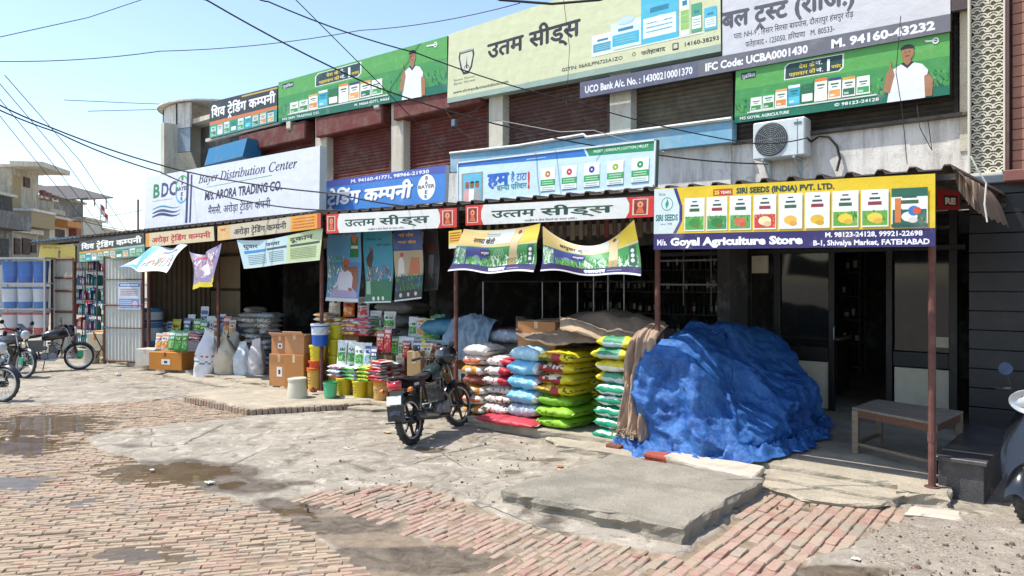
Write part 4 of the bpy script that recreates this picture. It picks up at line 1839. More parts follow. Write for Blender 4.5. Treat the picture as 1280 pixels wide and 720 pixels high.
green_sign('sign_board', 'green seed product sign left of the cream sign, hanging above maroon shutters', [(348, 103), (559, 45), (559, 115), (348, 154)], 'M/S SHIV TRADING CO.', 'M. 94664-43771, 94666')
green_sign('sign_board', 'green seed product sign above the air conditioner with man pointing', [(920, 88), (1187, 40), (1187, 118), (918, 154)], 'M/S GOYAL AGRICULTURE', '© 98123-24128')

# black and green sign, upper left
A = sign('sign_board', 'small upper sign with white Hindi letters on black beside the rounded balcony', 'sign board', [(262, 128), (347, 107), (346, 152), (262, 173)], 4.2, th=.2, back='#2c2c2a', face='#2a2d30')
A.rect(0, 0, 1, .36, '#2f8f86')
A.rect(0, .36, 1, .45, '#c8743a')
A.rect(.5, .92, 1, .96, '#c8a83a')
A.text('शिव ट्रेडिंग कम्पनी', .03, .56, .30, '#f0f0ee', w=.94, bold=.035)
u = .02
for k in range(9):
    b, t, p = GP[(k * 4 + 1) % 9]
    A.pack(u, .04, .085, .30, mixc(b, '#2f9f9a', .35), t, p)
    u += .107
finish(A)

# cream sign
A = sign('sign_board', 'large cream sign with dark Hindi letters and blue product picture above the shutters', 'sign board', [(561, 43), (900, -67), (901, 64), (559, 129)], 4.2, th=.25, back='#9aa89c', face='#cdd0a8')
A.rect(0, 0, 1, .07, '#93a89a')
A.text('उतम सीड्स', .185, .50, .24, '#26262c', w=.37, bold=.035)
A.poly([(.055, .70), (.12, .70), (.125, .62), (.115, .44), (.10, .36), (.075, .36), (.062, .44), (.05, .62)], '#2d2d33')
A.poly([(.060, .66), (.115, .66), (.117, .60), (.108, .46), (.098, .40), (.078, .40), (.068, .46), (.058, .60)], '#cdd0b8')
A.text('SHRIRAM', .058, .675, .03, '#e0e0d0', w=.06, bold=.01)
A.poly([(.086, .44), (.090, .62), (.094, .44)], '#2d2d33')
A.disc(.09, .44, .05, '#2d2d33', 12, r0=.8, t0=0, t1=PI)
A.text('Better Farmer', .03, .29, .035, '#5a5a48', w=.10)
A.text('Better Harvest', .03, .24, .035, '#5a5a48', w=.10)
A.text('www.shriramfarmsolutions.com', .028, .115, .042, '#2a2c2e', w=.25, bold=.012)
A.text('GSTIN: 06AILPP6725A1ZO', .49, .115, .042, '#2a2c2e', w=.215, bold=.012)
A.text('फतेहाबाद', .765, .115, .05, '#2a2c2e', w=.075, bold=.012)
A.disc(.742, .145, .022, '#2a2c2e', 10, r0=.75)
A.rect(.862, .10, .88, .17, '#2a2c2e')
A.rect(.865, .115, .877, .16, '#cdd0a8')
A.text('14160-38293', .895, .115, .042, '#2a2c2e', w=.10, bold=.012)
A.rect(.60, .21, .95, .225, '#e4e8e0')
for (u, v, w_, h, c1, c2) in [(.60, .225, .075, .22, '#e6ece8', '#3f9fb8'), (.665, .235, .10, .29, '#d5e4e6', '#3fb0cc'), (.765, .225, .115, .48, '#4db4cf', '#e0ecea'), (.885, .225, .028, .46, '#e6ece4', '#8fbf5a'),
                              (.918, .235, .03, .28, '#4f9f72', '#e6ece8'), (.955, .225, .035, .22, '#4db0cc', '#e6ece8')]:
    A.rect(u, v, u + w_, v + h, c1)
    A.rect(u + w_ * .06, v + h * .12, u + w_ * .94, v + h * .55, c2)
    A.rect(u + w_ * .25, v + h * .65, u + w_ * .75, v + h * .76, '#2a7f9a')
    A.lines(u + w_ * .15, v + h * .2, u + w_ * .85, v + h * .48, 3, mixc(c1, '#2f6f7a', .5), int(u * 99), .3)
A.disc(.715, .53, .11, '#bfd8dc', 18, ry=.04)
A.disc(.825, .46, .07, '#e8eee0', 12, ry=.035)
finish(A)

# trust sign, its grey phone and bank strips
A = sign('sign_board', 'white trust sign with large grey Hindi letters cut by the top of the view', 'sign board', [(903, -58), (1188, -130), (1188, 20), (903, 70)], 4.22, th=.2, face='#c9c9cd')
A.text('बल ट्रस्ट (राजि.)', .0, .265, .19, '#53535b', w=.63, bold=.05)
A.text('पता: NH-9 , हिसार सिरसा बायपास, दौलतपुर हंसपुर रोड़', .06, .145, .062, '#3a3a44', w=.56, bold=.015)
A.text('फतेहाबाद - 125050, हरियाणा   M. 80533-', .12, .045, .062, '#3a3a44', w=.42, bold=.015)
finish(A)
A = sign('sign_strip', 'long grey strip with white bank account and phone numbers under the trust sign', 'sign strip', [(725, 103), (1188, 17), (1188, 39), (725, 123)], 4.16, th=.06, face='#5d5f72')
A.rect(.395, 0, 1, 1, '#6a6a72')
A.text('UCO Bank A/c. No. : 14300210001370', .018, .27, .44, '#e6e6ea', w=.36, bold=.03)
A.text('IFC Code: UCBA0001430', .415, .27, .46, '#eaeaee', w=.275, bold=.04)
A.text('M. 94160-43232', .745, .27, .50, '#eaeaee', w=.225, bold=.04)
finish(A)
A = sign('sign_board', 'small dark sign with red letters at the far right top beside the lattice', 'sign board', [(1189, -40), (1212, -46), (1212, 10), (1189, 14)], 4.22, th=.1, face='#4a3c3a')
A.text('अ', .1, .3, .5, '#a83a34', w=.7, bold=.05)
finish(A)

# distribution sign
A = sign('sign_board', 'wide white distribution company sign standing on the awning left of centre', 'sign board', [(183, 222), (400, 182), (399, 263), (180, 286)], .9, th=.16, back='#b8c0be', face='#d4d8e8')
A.text('B', .055, .58, .26, '#1f7a4a', w=.052, bold=.035)
A.text('D', .115, .58, .26, '#2a3f72', w=.055, bold=.035)
A.text('C', .172, .58, .26, '#332d62', w=.055, bold=.035)
A.disc(.262, .66, .265, '#3a9fcf', 28, r0=.87, t0=PI, t1=2 * PI)
A.disc(.262, .66, .265, '#4fae5a', 28, r0=.87, t0=0, t1=PI)
A.text('BAYER', .222, .64, .075, '#1e2a3a', w=.085, bold=.03)
for k, ch in enumerate('BA'):
    A.text(ch, .255, .83 - .09 * k, .07, '#1e2a3a', w=.015, bold=.03)
for k, ch in enumerate('ER'):
    A.text(ch, .255, .54 - .09 * k, .07, '#1e2a3a', w=.015, bold=.03)
A.lines(.055, .50, .2, .53, 1, '#9a9ab0', 3)
for v0, c_, th_ in ((.36, '#2f7f9a', .03), (.29, '#26406a', .05), (.22, '#2c2a5a', .05)):
    n_ = 24
    pts = [(.06 + .20 * k / n_, v0 + .05 * math.sin(k / n_ * 5.2) + .05 * (k / n_) ** 3) for k in range(n_ + 1)]
    A.poly(pts + [(u, v - th_ * math.sin(PI * min(1, .15 + k / n_ * .85))) for k, (u, v) in list(enumerate(pts))[::-1]], c_)
A.rect(.292, .03, .306, .97, '#262a55')
A.rect(.318, .03, .328, .90, '#262a55')
A.layer = 14
BAY = ''.join(chr(0x1D434 + ord(c) - 65) if c.isupper() else (chr(0x1D44E + ord(c) - 97) if c != 'h' else 'h') if c.islower() else c for c in 'Bayer Distribution Center')
A.text(BAY, .37, .72, .155, '#22242e', w=.53, bold=.008)
A.poly([(.42, .625), (.78, .655), (.78, .665), (.42, .632)], '#4f9f5a')
A.text('M/s. ARORA TRADING CO.', .41, .40, .155, '#231f3a', w=.42, bold=.028, slant=.1)
A.text('मैसर्स. अरोड़ा ट्रेडिंग कंपनी', .435, .14, .15, '#2a2a34', w=.34, bold=.012)
finish(A)
root = A.root
for px, ytop in ((175, 240), (402, 215)):
    mb = MB()
    q = P(px, 270, 1.1)
    mb.tube([(q.x, 1.05, 3.0), (q.x, 1.05, 4.6 if px > 200 else 4.2)], .025, 6, '#2b3034')
    mb.build('support', PAINT, root)

# blue trading sign
A = sign('sign_board', 'blue sign with bold white Hindi letters and round white emblem', 'sign board', [(403, 227), (558, 206), (556, 252), (402, 266)], 1.35, th=.08, face='#3f7fc8', back='#c8ccd0')
A.rect(0, .78, 1, 1, '#4a5aa8')
A.text('M. 94160-41771, 98966-21930', .26, .84, .10, '#e8ecf4', w=.62, bold=.025)
A.text('ट्रेडिंग कम्पनी', .06, .20, .46, '#1d4f9a', w=.70, bold=.06, slant=.12)
A.text('ट्रेडिंग कम्पनी', .05, .22, .46, '#f0f2f4', w=.70, bold=.045, slant=.12)
A.disc(.865, .45, .36, '#eef2f6', 24)
A.text('BAYER', .805, .42, .10, '#1e2a3a', w=.12, bold=.03)
for k, ch in enumerate('BAYER'):
    if k != 2:
        A.text(ch, .855, .66 - .13 * k, .10, '#1e2a3a', w=.02, bold=.03)
finish(A)

# family sign
A = sign('sign_board', 'pale blue family sign with five seed packets, left of the white wall', 'sign board', [(572, 203), (820, 174), (818, 233), (572, 256)], 1.5, th=.1, face='#c3dcea', frame='#d8dcdc', back='#39605a', Ys=[1.4] * 4)
A.poly([(0, .88), (.70, .80), (.68, 1), (0, 1)], '#2f72bc')
A.poly([(.71, .80), (1, .76), (1, 1), (.69, 1)], '#22895a')
A.text('PADDY | SORGHUM | COTTON | MILLET', .73, .86, .06, '#d8ecd8', w=.24, bold=.02)
A.lines(.40, .86, .50, .91, 1, '#b8d0ec', 2)
A.rect(.025, .02, .155, .72, '#8d8f86')
A.rect(.035, .05, .145, .69, '#5fb4cf')
for uu, cc in ((.06, '#c24a3a'), (.09, '#e8e4dc'), (.12, '#3a3f4a')):
    A.poly([(uu - .022, .06), (uu + .022, .06), (uu + .018, .34), (uu - .018, .34)], mixc(cc, '#ffffff', .3))
    A.disc(uu, .42, .07, '#8d5a3c', 12)
    A.disc(uu, .47, .075, cc if cc != '#e8e4dc' else '#1c1512', 10, ry=.05, t0=0, t1=PI)
A.text('हम', .185, .36, .34, '#1f5fb8', w=.115, bold=.06)
A.text('हैं टाटा', .315, .43, .20, '#2a6fb0', w=.085, bold=.015)
A.text('धान्या परिवार', .235, .24, .15, '#1f8f8a', w=.165, bold=.02)
A.text('!', .405, .24, .36, '#c83a34', w=.012, bold=.05)
for k, cc in enumerate(['#c87a2a', '#c8382e', '#3a3a9a', '#9ab03a', '#2a8f4a']):
    u = .475 + k * .107
    A.rect(u, .11, u + .072, .64, '#eef2f0')
    A.rect(u, .11, u + .072, .24, '#e8ece8')
    A.rect(u, .24, u + .072, .38, '#2a9f52')
    A.disc(u + .036, .50, .075, cc, 14, r0=.3)
    A.lines(u + .008, .13, u + .064, .22, 2, '#5a8f68', k)
    A.lines(u + .008, .26, u + .064, .36, 2, '#d8ecd8', k + 9)
    A.rect(u, .105, u + .072, .125, '#2a5f8a')
finish(A)

# seed shop strips under the awning
for i, (px, lb) in enumerate([([(408, 268), (571, 260), (571, 284), (408, 292)], 'white and red strip sign with green Hindi letters above the farm posters'),
                              ([(582, 257), (818, 245), (817, 271), (582, 282)], 'white and red strip sign with green Hindi letters above the two sagging banners')]):
    A = sign('sign_strip', lb, 'sign strip', px, -.44, th=.04, face='#d2d4d0', group='white and red seed shop strips')
    A.poly([(0, 0), (.115, 0), (.10, .3), (.10, .7), (.115, 1), (0, 1)], '#c22c26')
    A.poly([(1, 0), (.875, 0), (.89, .3), (.89, .7), (.875, 1), (1, 1)], '#c22c26')
    A.text('उत्तम', .165, .32, .44, '#0f3f30', w=.25, bold=.03)
    A.text('सीड्स', .45, .32, .44, '#0f3f30', w=.36, bold=.03)
    A.text('दवाईयां व बीज मिलने का स्थान (रजि.)', .36, .07, .10, '#2a2c44', w=.28, bold=.01)
    for u in (.045, .94):
        A.rect(u - .035, .12, u + .035, .9, '#d8b8a0')
        A.rect(u - .028, .16, u + .028, .86, '#7a1f1c')
        A.disc(u, .62, .16, '#d88a5a', 12, r0=.3)
        A.poly([(u - .02, .2), (u + .02, .2), (u + .008, .5), (u - .008, .5)], '#c8603a')
    finish(A)

# trading strips on the left shop
A = sign('sign_strip', 'cream strip sign with red Hindi letters, left of the purple banner post', 'sign strip', [(182, 292), (267, 283), (268, 301), (182, 309)], -.44, th=.04, face='#c9b994')
A.rect(0, 0, .06, 1, '#c88a2a')
A.text('अरोड़ा ट्रेडिंग कम्पनी', .10, .28, .42, '#a82a24', w=.85, bold=.05)
finish(A)
A = sign('sign_strip', 'cream strip sign with black Hindi letters and an orange right end', 'sign strip', [(272, 283), (401, 266), (401, 285), (272, 301)], -.44, th=.04, face='#bfb49c')
A.rect(0, .0, .14, 1, '#cfa868')
A.text('जय', .03, .62, .22, '#a8382e', w=.06, bold=.03)
A.disc(.07, .34, .2, '#c8c0a0', 14, r0=.8)
A.text('अरोड़ा ट्रेडिंग कम्पनी', .18, .26, .46, '#2a2a2c', w=.52, bold=.035)
A.rect(.74, 0, 1, 1, '#d8962a')
A.rect(.97, 0, 1, 1, '#b8442a')
A.lines(.76, .1, .95, .9, 4, '#a8502a', 5, .45)
finish(A)
A = sign('sign_board', 'black strip sign with white Hindi letters over the packed shed shelves', 'sign board', [(99, 302), (180, 291), (181, 320), (99, 328)], -.44, th=.05, face='#1f2422')
A.rect(0, .0, 1, .42, '#4a8a7a')
A.rect(0, .42, .55, .50, '#c8842a')
A.rect(.55, .42, 1, .50, '#8aa8a0')
A.text('शिव ट्रेडिंग कम्पनी', .04, .60, .28, '#e2e2da', w=.92, bold=.045)
for k in range(10):
    b, t, p = GP[(k * 2 + 1) % 9]
    A.pack(.02 + .097 * k, .05, .08, .33, mixc(b, '#3a7a6a', .5), t, p)
finish(A)
A = sign('sign_board', 'yellow sign with a printed face under the farthest awning', 'sign board', [(50, 305), (94, 307), (94, 327), (48, 325)], -.20, th=.04, face='#cbb21f')
A.rect(.44, 0, .72, .12, '#a8a49c')
A.disc(.58, .34, .20, '#7a4a30', 14, ry=.27)
A.disc(.58, .50, .215, '#1a1410', 12, ry=.17, t0=-.1, t1=PI + .1)
A.text('इफको बीज', .10, .74, .14, '#8a3a1a', w=.5, bold=.02)
finish(A)

# yellow seed company sign on the nearest awning
A = sign('sign_board', 'large yellow and purple store sign with nine seed packet pictures on the nearest awning', 'sign board', [(818, 236), (1169, 217), (1169, 308), (817, 312)], -.46, th=.03, face='#d6b81e')
A.rect(0, 0, 1, .255, '#2d2560')
A.poly([(0, .26), (.10, .26), (.125, .45), (.125, .7), (.10, .99), (0, .99)], '#2d2a72')
A.poly([(0, .26), (.085, .26), (.112, .45), (.112, .7), (.085, .99), (0, .99)], '#c5d4d2')
A.disc(.058, .74, .11, '#1f7f8a', 20, r0=.88)
A.poly([(.055, .66), (.066, .74), (.060, .83), (.050, .74)], '#1f8f6a')
A.text('SIRI SEEDS', .008, .47, .10, '#1a6a70', w=.098, bold=.04)
A.text('Since', .02, .88, .05, '#3a5a6a', w=.03)
A.text('since 1998', .03, .40, .035, '#3a6a6a', w=.05)
A.rect(.253, .84, .33, .94, '#b03a24')
A.text('25', .258, .86, .06, '#f0e04a', w=.02, bold=.03)
A.text('YEARS', .283, .865, .045, '#f0e8d0', w=.042, bold=.02)
A.text('SIRI SEEDS (INDIA) PVT. LTD.', .345, .86, .085, '#1f3f38', w=.35, bold=.04)
u = .135
for k in range(9):
    wd = .0835 if k < 8 else .105
    b = '#dfe4e0'
    A.rect(u, .29, u + wd, .82, b)
    t = [('#4f9f4a', '#3a8a3a'), ('#3f9050', '#2f7a3a'), ('#4f9f4a', '#c86a4a'), ('#c83a34', '#e8d8a8'), ('#dfe4e0', '#e0b04a'), ('#dfe4e0', '#d8b030'), ('#5f9f3a', '#e0c040'), ('#5f9f3a', '#e0c040'), ('#1f5f4a', '#dfe4e0')][k]
    A.rect(u + .003, .31, u + wd - .003, .52, t[0])
    if t[0] != '#dfe4e0':
        A.foliage(u + .004, .33, u + wd - .004, .54, 24, [t[0], mixc(t[0], '#1f4f24', .5), mixc(t[0], '#d8e080', .3)], k, .10)
    A.disc(u + wd / 2, .42, .10, t[1], 14, ry=.07)
    A.disc(u + wd / 2 + .01, .37, .06, mixc(t[1], '#8a4a1a', .3), 12, ry=.04)
    A.rect(u + wd * .3, .68, u + wd * .7, .71, '#3a4a44')
    A.rect(u + wd * .38, .75, u + wd * .62, .77, '#3a4a44', keep=True)
    A.rect(u + wd * .25, .60, u + wd * .75, .65, '#8a2f3a' if k % 2 else '#3a5a3a')
    if k == 8:
        A.rect(u, .70, u + wd, .82, '#1f5f4a')
        A.rect(u, .27, u + wd, .32, '#1f4f4a')
        A.rect(u + .01, .34, u + .028, .68, '#c8743a')
        A.disc(u + .065, .50, .07, '#2a6fb0', 12)
        A.disc(u + .075, .50, .05, '#c8462a', 12)
    u += wd + .009
A.layer = 14
A.text('M/s.', .015, .07, .095, '#e6e6f0', w=.045, bold=.03)
A.text('Goyal Agriculture Store', .075, .065, .12, '#f0f0f4', w=.515, bold=.05)
A.text('M. 98123-24128, 99921-22698', .665, .155, .07, '#e6e6f0', w=.30, bold=.035)
A.text('B-1, Shivalya Market, FATEHABAD', .625, .035, .075, '#e6e6f0', w=.36, bold=.035)
finish(A)
q = P(1175, 260, -.1)
A = sign('sign_board', 'red signboard end showing behind the bent tin at the awning corner', 'sign board', [(1171, 236), (1200, 240), (1200, 262), (1171, 262)], .9, th=.05, face='#9a1f24')
A.rect(.3, .2, .9, .75, '#2a1f20')
A.text('RE', .36, .3, .32, '#e0d8d0', w=.46, bold=.06)
finish(A)

# ------------------------------------------------------------------ goods: builders
ORD = ['first', 'second', 'third', 'fourth', 'fifth', 'sixth', 'seventh', 'eighth', 'ninth', 'tenth', 'eleventh', 'twelfth', 'thirteenth', 'fourteenth', 'fifteenth']


def bag_scheme(k, r):
    """colour of a lying bag by (u along x, v round it: .25 top, .5 front)"""
    def f(u, v):
        fr = .34 < v < .62
        q = r.random()
        if k == 'yellow':
            if fr and .08 < u < .66:
                return '#a03038' if (u > .46 and v > .42) else ('#4f6a24' if v > .50 else ('#b8862a' if q < .4 else '#d8c048'))
            if u > .8 and .4 < v < .55 and q < .6:
                return '#3f5a1c'
            return jit('#d8c41a', .05)
        if k == 'redyellow':
            if .38 < v < .6 and u < .72:
                return '#8e2430' if v > .5 or u < .15 else ('#d8cbb0' if q < .6 else '#7a2a30')
            return jit('#c9bd24', .05)
        if k == 'lime':
            if .44 < v < .54 and .12 < u < .6 and q < .5:
                return '#4f7f18'
            return jit('#86bc22', .06)
        if k == 'darklime':
            return jit('#6fa01c', .07)
        if k == 'blue':
            if u > .9:
                return '#d2dde2'
            if fr and .3 < u < .7 and .46 < v < .52:
                return '#b4dbe8'
            return jit('#6fb2d2', .05)
        if k == 'paleblue':
            return jit('#a4cfe0', .05) if q < .85 else '#cfdfe6'
        if k == 'redwhite':
            if u > .66:
                return jit('#b8283f', .08)
            return '#c23a48' if (q < .12 and fr) else jit('#d5cfc8', .06)
        if k == 'white':
            if fr and q < .22:
                return r.choice(['#8a4a30', '#3a4a3a', '#b04a3a', '#7a6a4a'])
            return jit('#cfcac2', .06)
        if k == 'orange':
            if u > .82:
                return '#d8d2c8'
            if fr and .3 < u < .6 and .45 < v < .55:
                return '#e0dcd0'
            return jit('#d08a26', .06)
        if k == 'orangewhite':
            return jit('#d06a38', .06) if (.44 < v < .56 or u < .15) else jit('#d8cfc6', .05)
        if k == 'whiteorange':
            return jit('#dcd6ce', .05) if u > .12 else '#c87a40'
        if k == 'brownred':
            return jit('#8e4a3a', .1) if fr else '#b0a898'
        if k == 'teal':
            if (.53 < v < .62) or (.40 < v < .44 and u > .1):
                return '#d5ddd8'
            return jit('#12906a', .05)
        if k == 'yellowteal':
            if fr and .2 < u < .8:
                return '#3f8f6a' if v < .5 else '#b8c8d0'
            return jit('#d2c326', .05)
        if k == 'yellowwhite':
            if v > .5 and v < .62:
                return '#e0ddd0'
            return jit('#cdbb20', .05)
        if k == 'grey':
            return jit('#9aa8b4', .06) if q < .85 else '#c8cdd2'
        if k == 'redflat':
            return jit('#b83848', .06)
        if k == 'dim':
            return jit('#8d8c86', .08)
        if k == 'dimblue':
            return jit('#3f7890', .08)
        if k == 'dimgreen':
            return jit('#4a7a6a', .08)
        return '#888888'
    return f


def bag_mb(L, W, Hh, scheme, seed, nx=18, na=22, droop=.0):
    r = random.Random(seed)
    mb = MB()
    sx = r.uniform(0, 50)

    def fn(u, v):
        t = 2 * PI * v
        x = (u - .5) * 2
        prof = max(0.0, 1 - abs(x) ** 3.6) ** .5
        c, s = math.cos(t), math.sin(t)
        yy = math.copysign(abs(c) ** .62, c)
        zz = math.copysign(abs(s) ** .8, s)
        wy = W / 2 * (.90 + .10 * prof)
        px_ = x * L / 2 * (1 + .03 * fbm(v * 4 + sx, x * 2, 1))
        n = fbm(px_ * 5 + sx, yy * 3, zz + seed * .1, 3)
        n2 = fbm(px_ * 14 + sx, yy * 9, zz * 2 + seed, 3)
        z = zz * Hh / 2 * (.12 + .88 * prof) * (1 + .24 * n) + .020 * n2 * prof
        if z < -Hh * .46:
            z = -Hh * .46
        y_ = yy * wy * (1 + .05 * n) + .006 * n2
        z -= droop * x * x
        y_ += .012 * fbm(px_ * 22 + sx, zz * 5, 7, 2) * (yy < 0)
        return (px_, y_, z + Hh / 2)
    mb.grid(fn, nx, na, colfn=bag_scheme(scheme, r), closev=True)
    # stitched end seams
    for sgn in (-1, 1):
        mb.grid(lambda a, b: (sgn * (L / 2 - .012 + .03 * a), (b - .5) * W * .88, Hh * .5 - droop + .012 * math.sin(b * 19 + seed) * a), 1, 10, mixc(bag_scheme(scheme, r)(.95, .25), '#e0dcd0', .4))
    return mb


def bag(L, W, Hh, scheme, seed, loc, rz, label, group, name='seed_bag', m=None, ry=0, rx=0, cat='bag'):
    mb = bag_mb(L, W, Hh, scheme, seed)
    o = mb.build(name, m or WOVEN, smooth=True, origin=(0, 0, 0))
    o.location = loc
    o.rotation_euler = (rx, ry, rz)
    return tag(o, label, cat, group)


def stack(pxl, pxr, Y0, depth, pybase, pytop, rows, what, group, rz=0.0, jx=.03, seed=0, zb=None):
    """rows from the bottom: (scheme, colour words)"""
    x0, x1 = P(pxl, 450, Y0).x, P(pxr, 450, Y0).x
    L = x1 - x0
    z0 = ZP if zb is None else zb
    ztop = P((pxl + pxr) / 2, pytop, Y0 + .1).z
    n = len(rows)
    h = (ztop - z0) / n
    r = random.Random(seed)
    for i, (k, words) in enumerate(rows):
        pos = 'topmost' if i == n - 1 else ('lowest' if i == 0 else ORD[i] + ' from the bottom')
        bag(L * r.uniform(.97, 1.05), depth * r.uniform(.94, 1.04), h * 1.13, k, seed * 31 + i,
            ((x0 + x1) / 2 + r.uniform(-jx, jx), Y0 + depth / 2 + r.uniform(-.02, .03), z0 + i * h - .004), rz + r.uniform(-.06, .06),
            f'{words} bag, {pos} in {what}', group, ry=r.uniform(-.025, .025))
    return ztop


def carton(name, label, c, s, rz=0, col='#a9794e', tape='#c9b08a', lab='front', group=None, flap=False):
    """c: base centre, s: sizes"""
    root = thing(name, label, 'carton', c, group, rot=rz)
    mb = MB()
    mb.box((0, 0, s[2] / 2), s, col, .006)
    mb.build('body', CARD, root)
    mb = MB()
    mb.box((0, 0, s[2] + .0012), (s[0] * 1.0, .055, .0024), tape)
    mb.box((0, -s[1] / 2 - .0012, s[2] * .88), (.055, .0024, s[2] * .24), tape)
    mb.build('tape', CARD, root)
    if lab:
        mb = MB()
        mb.box((s[0] * .02, -s[1] / 2 - .0015, s[2] * .45), (s[0] * .26, .003, s[2] * .30), '#dcdcd6')
        mb.box((s[0] * .02, -s[1] / 2 - .0035, s[2] * .45), (s[0] * .10, .002, s[2] * .14), '#3a3f48')
        mb.build('label_sheet', CARD, root)
    if flap:
        mb = MB()
        mb.hexa([(-s[0] / 2, -s[1] / 2, s[2]), (s[0] / 2, -s[1] / 2, s[2]), (s[0] / 2, -s[1] / 2 + .01, s[2]), (-s[0] / 2, -s[1] / 2 + .01, s[2])],
                [(-s[0] / 2, -s[1] / 2 - .08, s[2] + .06), (s[0] / 2, -s[1] / 2 - .08, s[2] + .06), (s[0] / 2, -s[1] / 2 - .07, s[2] + .065), (-s[0] / 2, -s[1] / 2 - .07, s[2] + .065)], mixc(col, '#ffffff', .1))
        mb.build('flap', CARD, root)
    return root


def bucket(name, label, c, r_, h, col, lid=None, taper=.86, band=None, handle=True, group=None, open_=False, label_col=None):
    root = thing(name, label, 'bucket', c, group, rot=0)
    mb = MB()
    prof = [(0, .003), (r_ * taper, 0), (r_ * taper * 1.01, .01), (r_ * .97, h * .88), (r_ * 1.04, h * .885), (r_ * 1.04, h * .91), (r_ * .985, h * .915), (r_ * 1.0, h), (r_ * 1.03, h)]
    if open_ or not lid:
        prof += [(r_ * .97, h), (r_ * .85, .02), (0, .02)]
    mb.lathe(prof, 24, col)
    mb.build('body', PLASTIC, root, smooth=True, auto=35)
    if lid:
        mb = MB()
        mb.lathe([(r_ * 1.05, h - .025), (r_ * 1.06, h + .008), (r_ * 1.0, h + .014), (r_ * .96, h + .004), (0, h + .006)], 24, lid)
        mb.build('lid', PLASTIC, root, smooth=True, auto=35)
    if band:
        mb = MB()
        z0, z1, bc = band
        ra = lambda z: r_ * (taper + (.97 - taper) * z / (h * .88)) + .0015
        mb.lathe([(ra(h * z0), h * z0), (ra(h * z1), h * z1)], 24, bc)
        if label_col:
            for k in range(-3, 4):
                for q in range(3):
                    t = -PI / 2 - .45 + k * .2 + q * .04
                    zz = h * (z0 + (z1 - z0) * (.25 + .2 * q))
                    rr2 = ra(zz) + .001
                    if rnd.random() < .8:
                        mb.add([(rr2 * math.cos(t + a), rr2 * math.sin(t + a), zz + b) for a, b in ((0, 0), (.12, 0), (.12, h * .05), (0, h * .05))], [(0, 1, 2, 3)], label_col)
        mb.build('printed_band', PLASTIC, root, smooth=True)
    if handle:
        mb = MB()
        pts = [(r_ * 1.05 * math.cos(t), -r_ * 1.05 * math.sin(t) * .55 - .02, h * .82 - math.sin(t) * r_ * .75) for t in [PI * k / 12 for k in range(13)]]
        mb.tube(pts, .004, 5, '#9a9a9a')
        mb.build('handle', METAL, root)
    return root


def pouch_mb(w, h, d, pal, seed, crumple=1.0):
    """upright packet facing -Y; pal: (base, top band, picture, accent)"""
    r = random.Random(seed)
    mb = MB()
    base, top, pic, acc = pal
    sx = r.uniform(0, 90)

    def surf(sgn):
        def fn(u, v):
            x = (u - .5)
            bul = math.sin(PI * min(1, v * 1.02 + .10)) ** .6 * (1 - (2 * abs(x)) ** 2.6) if v < .93 else 0
            n = fbm(x * w * 16 + sx, v * h * 12, sgn, 3) * crumple
            wob = .02 * fbm(v * 3 + sx, 0, 3)
            wd = w * (1 - .06 * math.sin(PI * v) + (.03 if v > .93 else 0))
            return (x * wd + wob * w, sgn * (d / 2 * bul + .0015) + .014 * n * (v > .02) + .03 * v * v * w, v * h * (1 + .02 * n))
        return fn

    def cf(u, v):
        if v > .9:
            return mixc(base, '#b8b8b8', .25)
        if v > .72:
            return top if .08 < u < .92 else base
        if .56 < v < .68 and .18 < u < .82:
            return acc if r.random() < .75 else base
        if .12 < v < .5 and .08 < u < .92:
            return jit(pic, .25) if r.random() < .8 else mixc(pic, '#f0f0d0', .5)
        return base
    mb.grid(surf(-1), 12, 16, colfn=cf)
    mb.grid(surf(1), 8, 8, base)
    return mb


PPAL = {
    'white green': ('#dfe2de', '#dfe2de', '#3f9a3a', '#2a6a3a'),
    'white blue': ('#d5dce2', '#3a5f9a', '#8ab0c8', '#2a3f7a'),
    'green': ('#2f8a3a', '#e0e4da', '#4fae3a', '#e8d84a'),
    'yellow green': ('#b8b822', '#d8d23a', '#3f8a2a', '#7a2a2a'),
    'dark blue': ('#2a3566', '#d0d4dc', '#3f8a5a', '#d8d8e0'),
    'orange': ('#c8602a', '#e0dcd2', '#d88a3a', '#8a3020'),
    'red': ('#a8202c', '#d8ccc4', '#c23a3a', '#e8d8a0'),
    'orange white': ('#d8d4cc', '#d87a2a', '#e09a3a', '#3a3a6a'),
    'silver red': ('#c8ccd0', '#c8ccd0', '#b03044', '#3a3f48'),
    'gold white': ('#dcd6c4', '#d8a018', '#c8bca0', '#4a4a3a'),
    'green white': ('#2a8a4a', '#e6e8e0', '#6fb84a', '#e8e8e8'),
}


def pouch(kind, w, h, c, rz, label, group, lean=.0, seed=None, name='seed_pouch', d=None):
    seed = seed if seed is not None else rnd.randrange(9999)
    mb = pouch_mb(w, h, d or w * .32, PPAL[kind], seed)
    o = mb.build(name, FOIL, smooth=True, origin=(0, 0, 0))
    o.location = c
    o.rotation_euler = (-lean, 0, rz)
    return tag(o, label, 'packet', group)


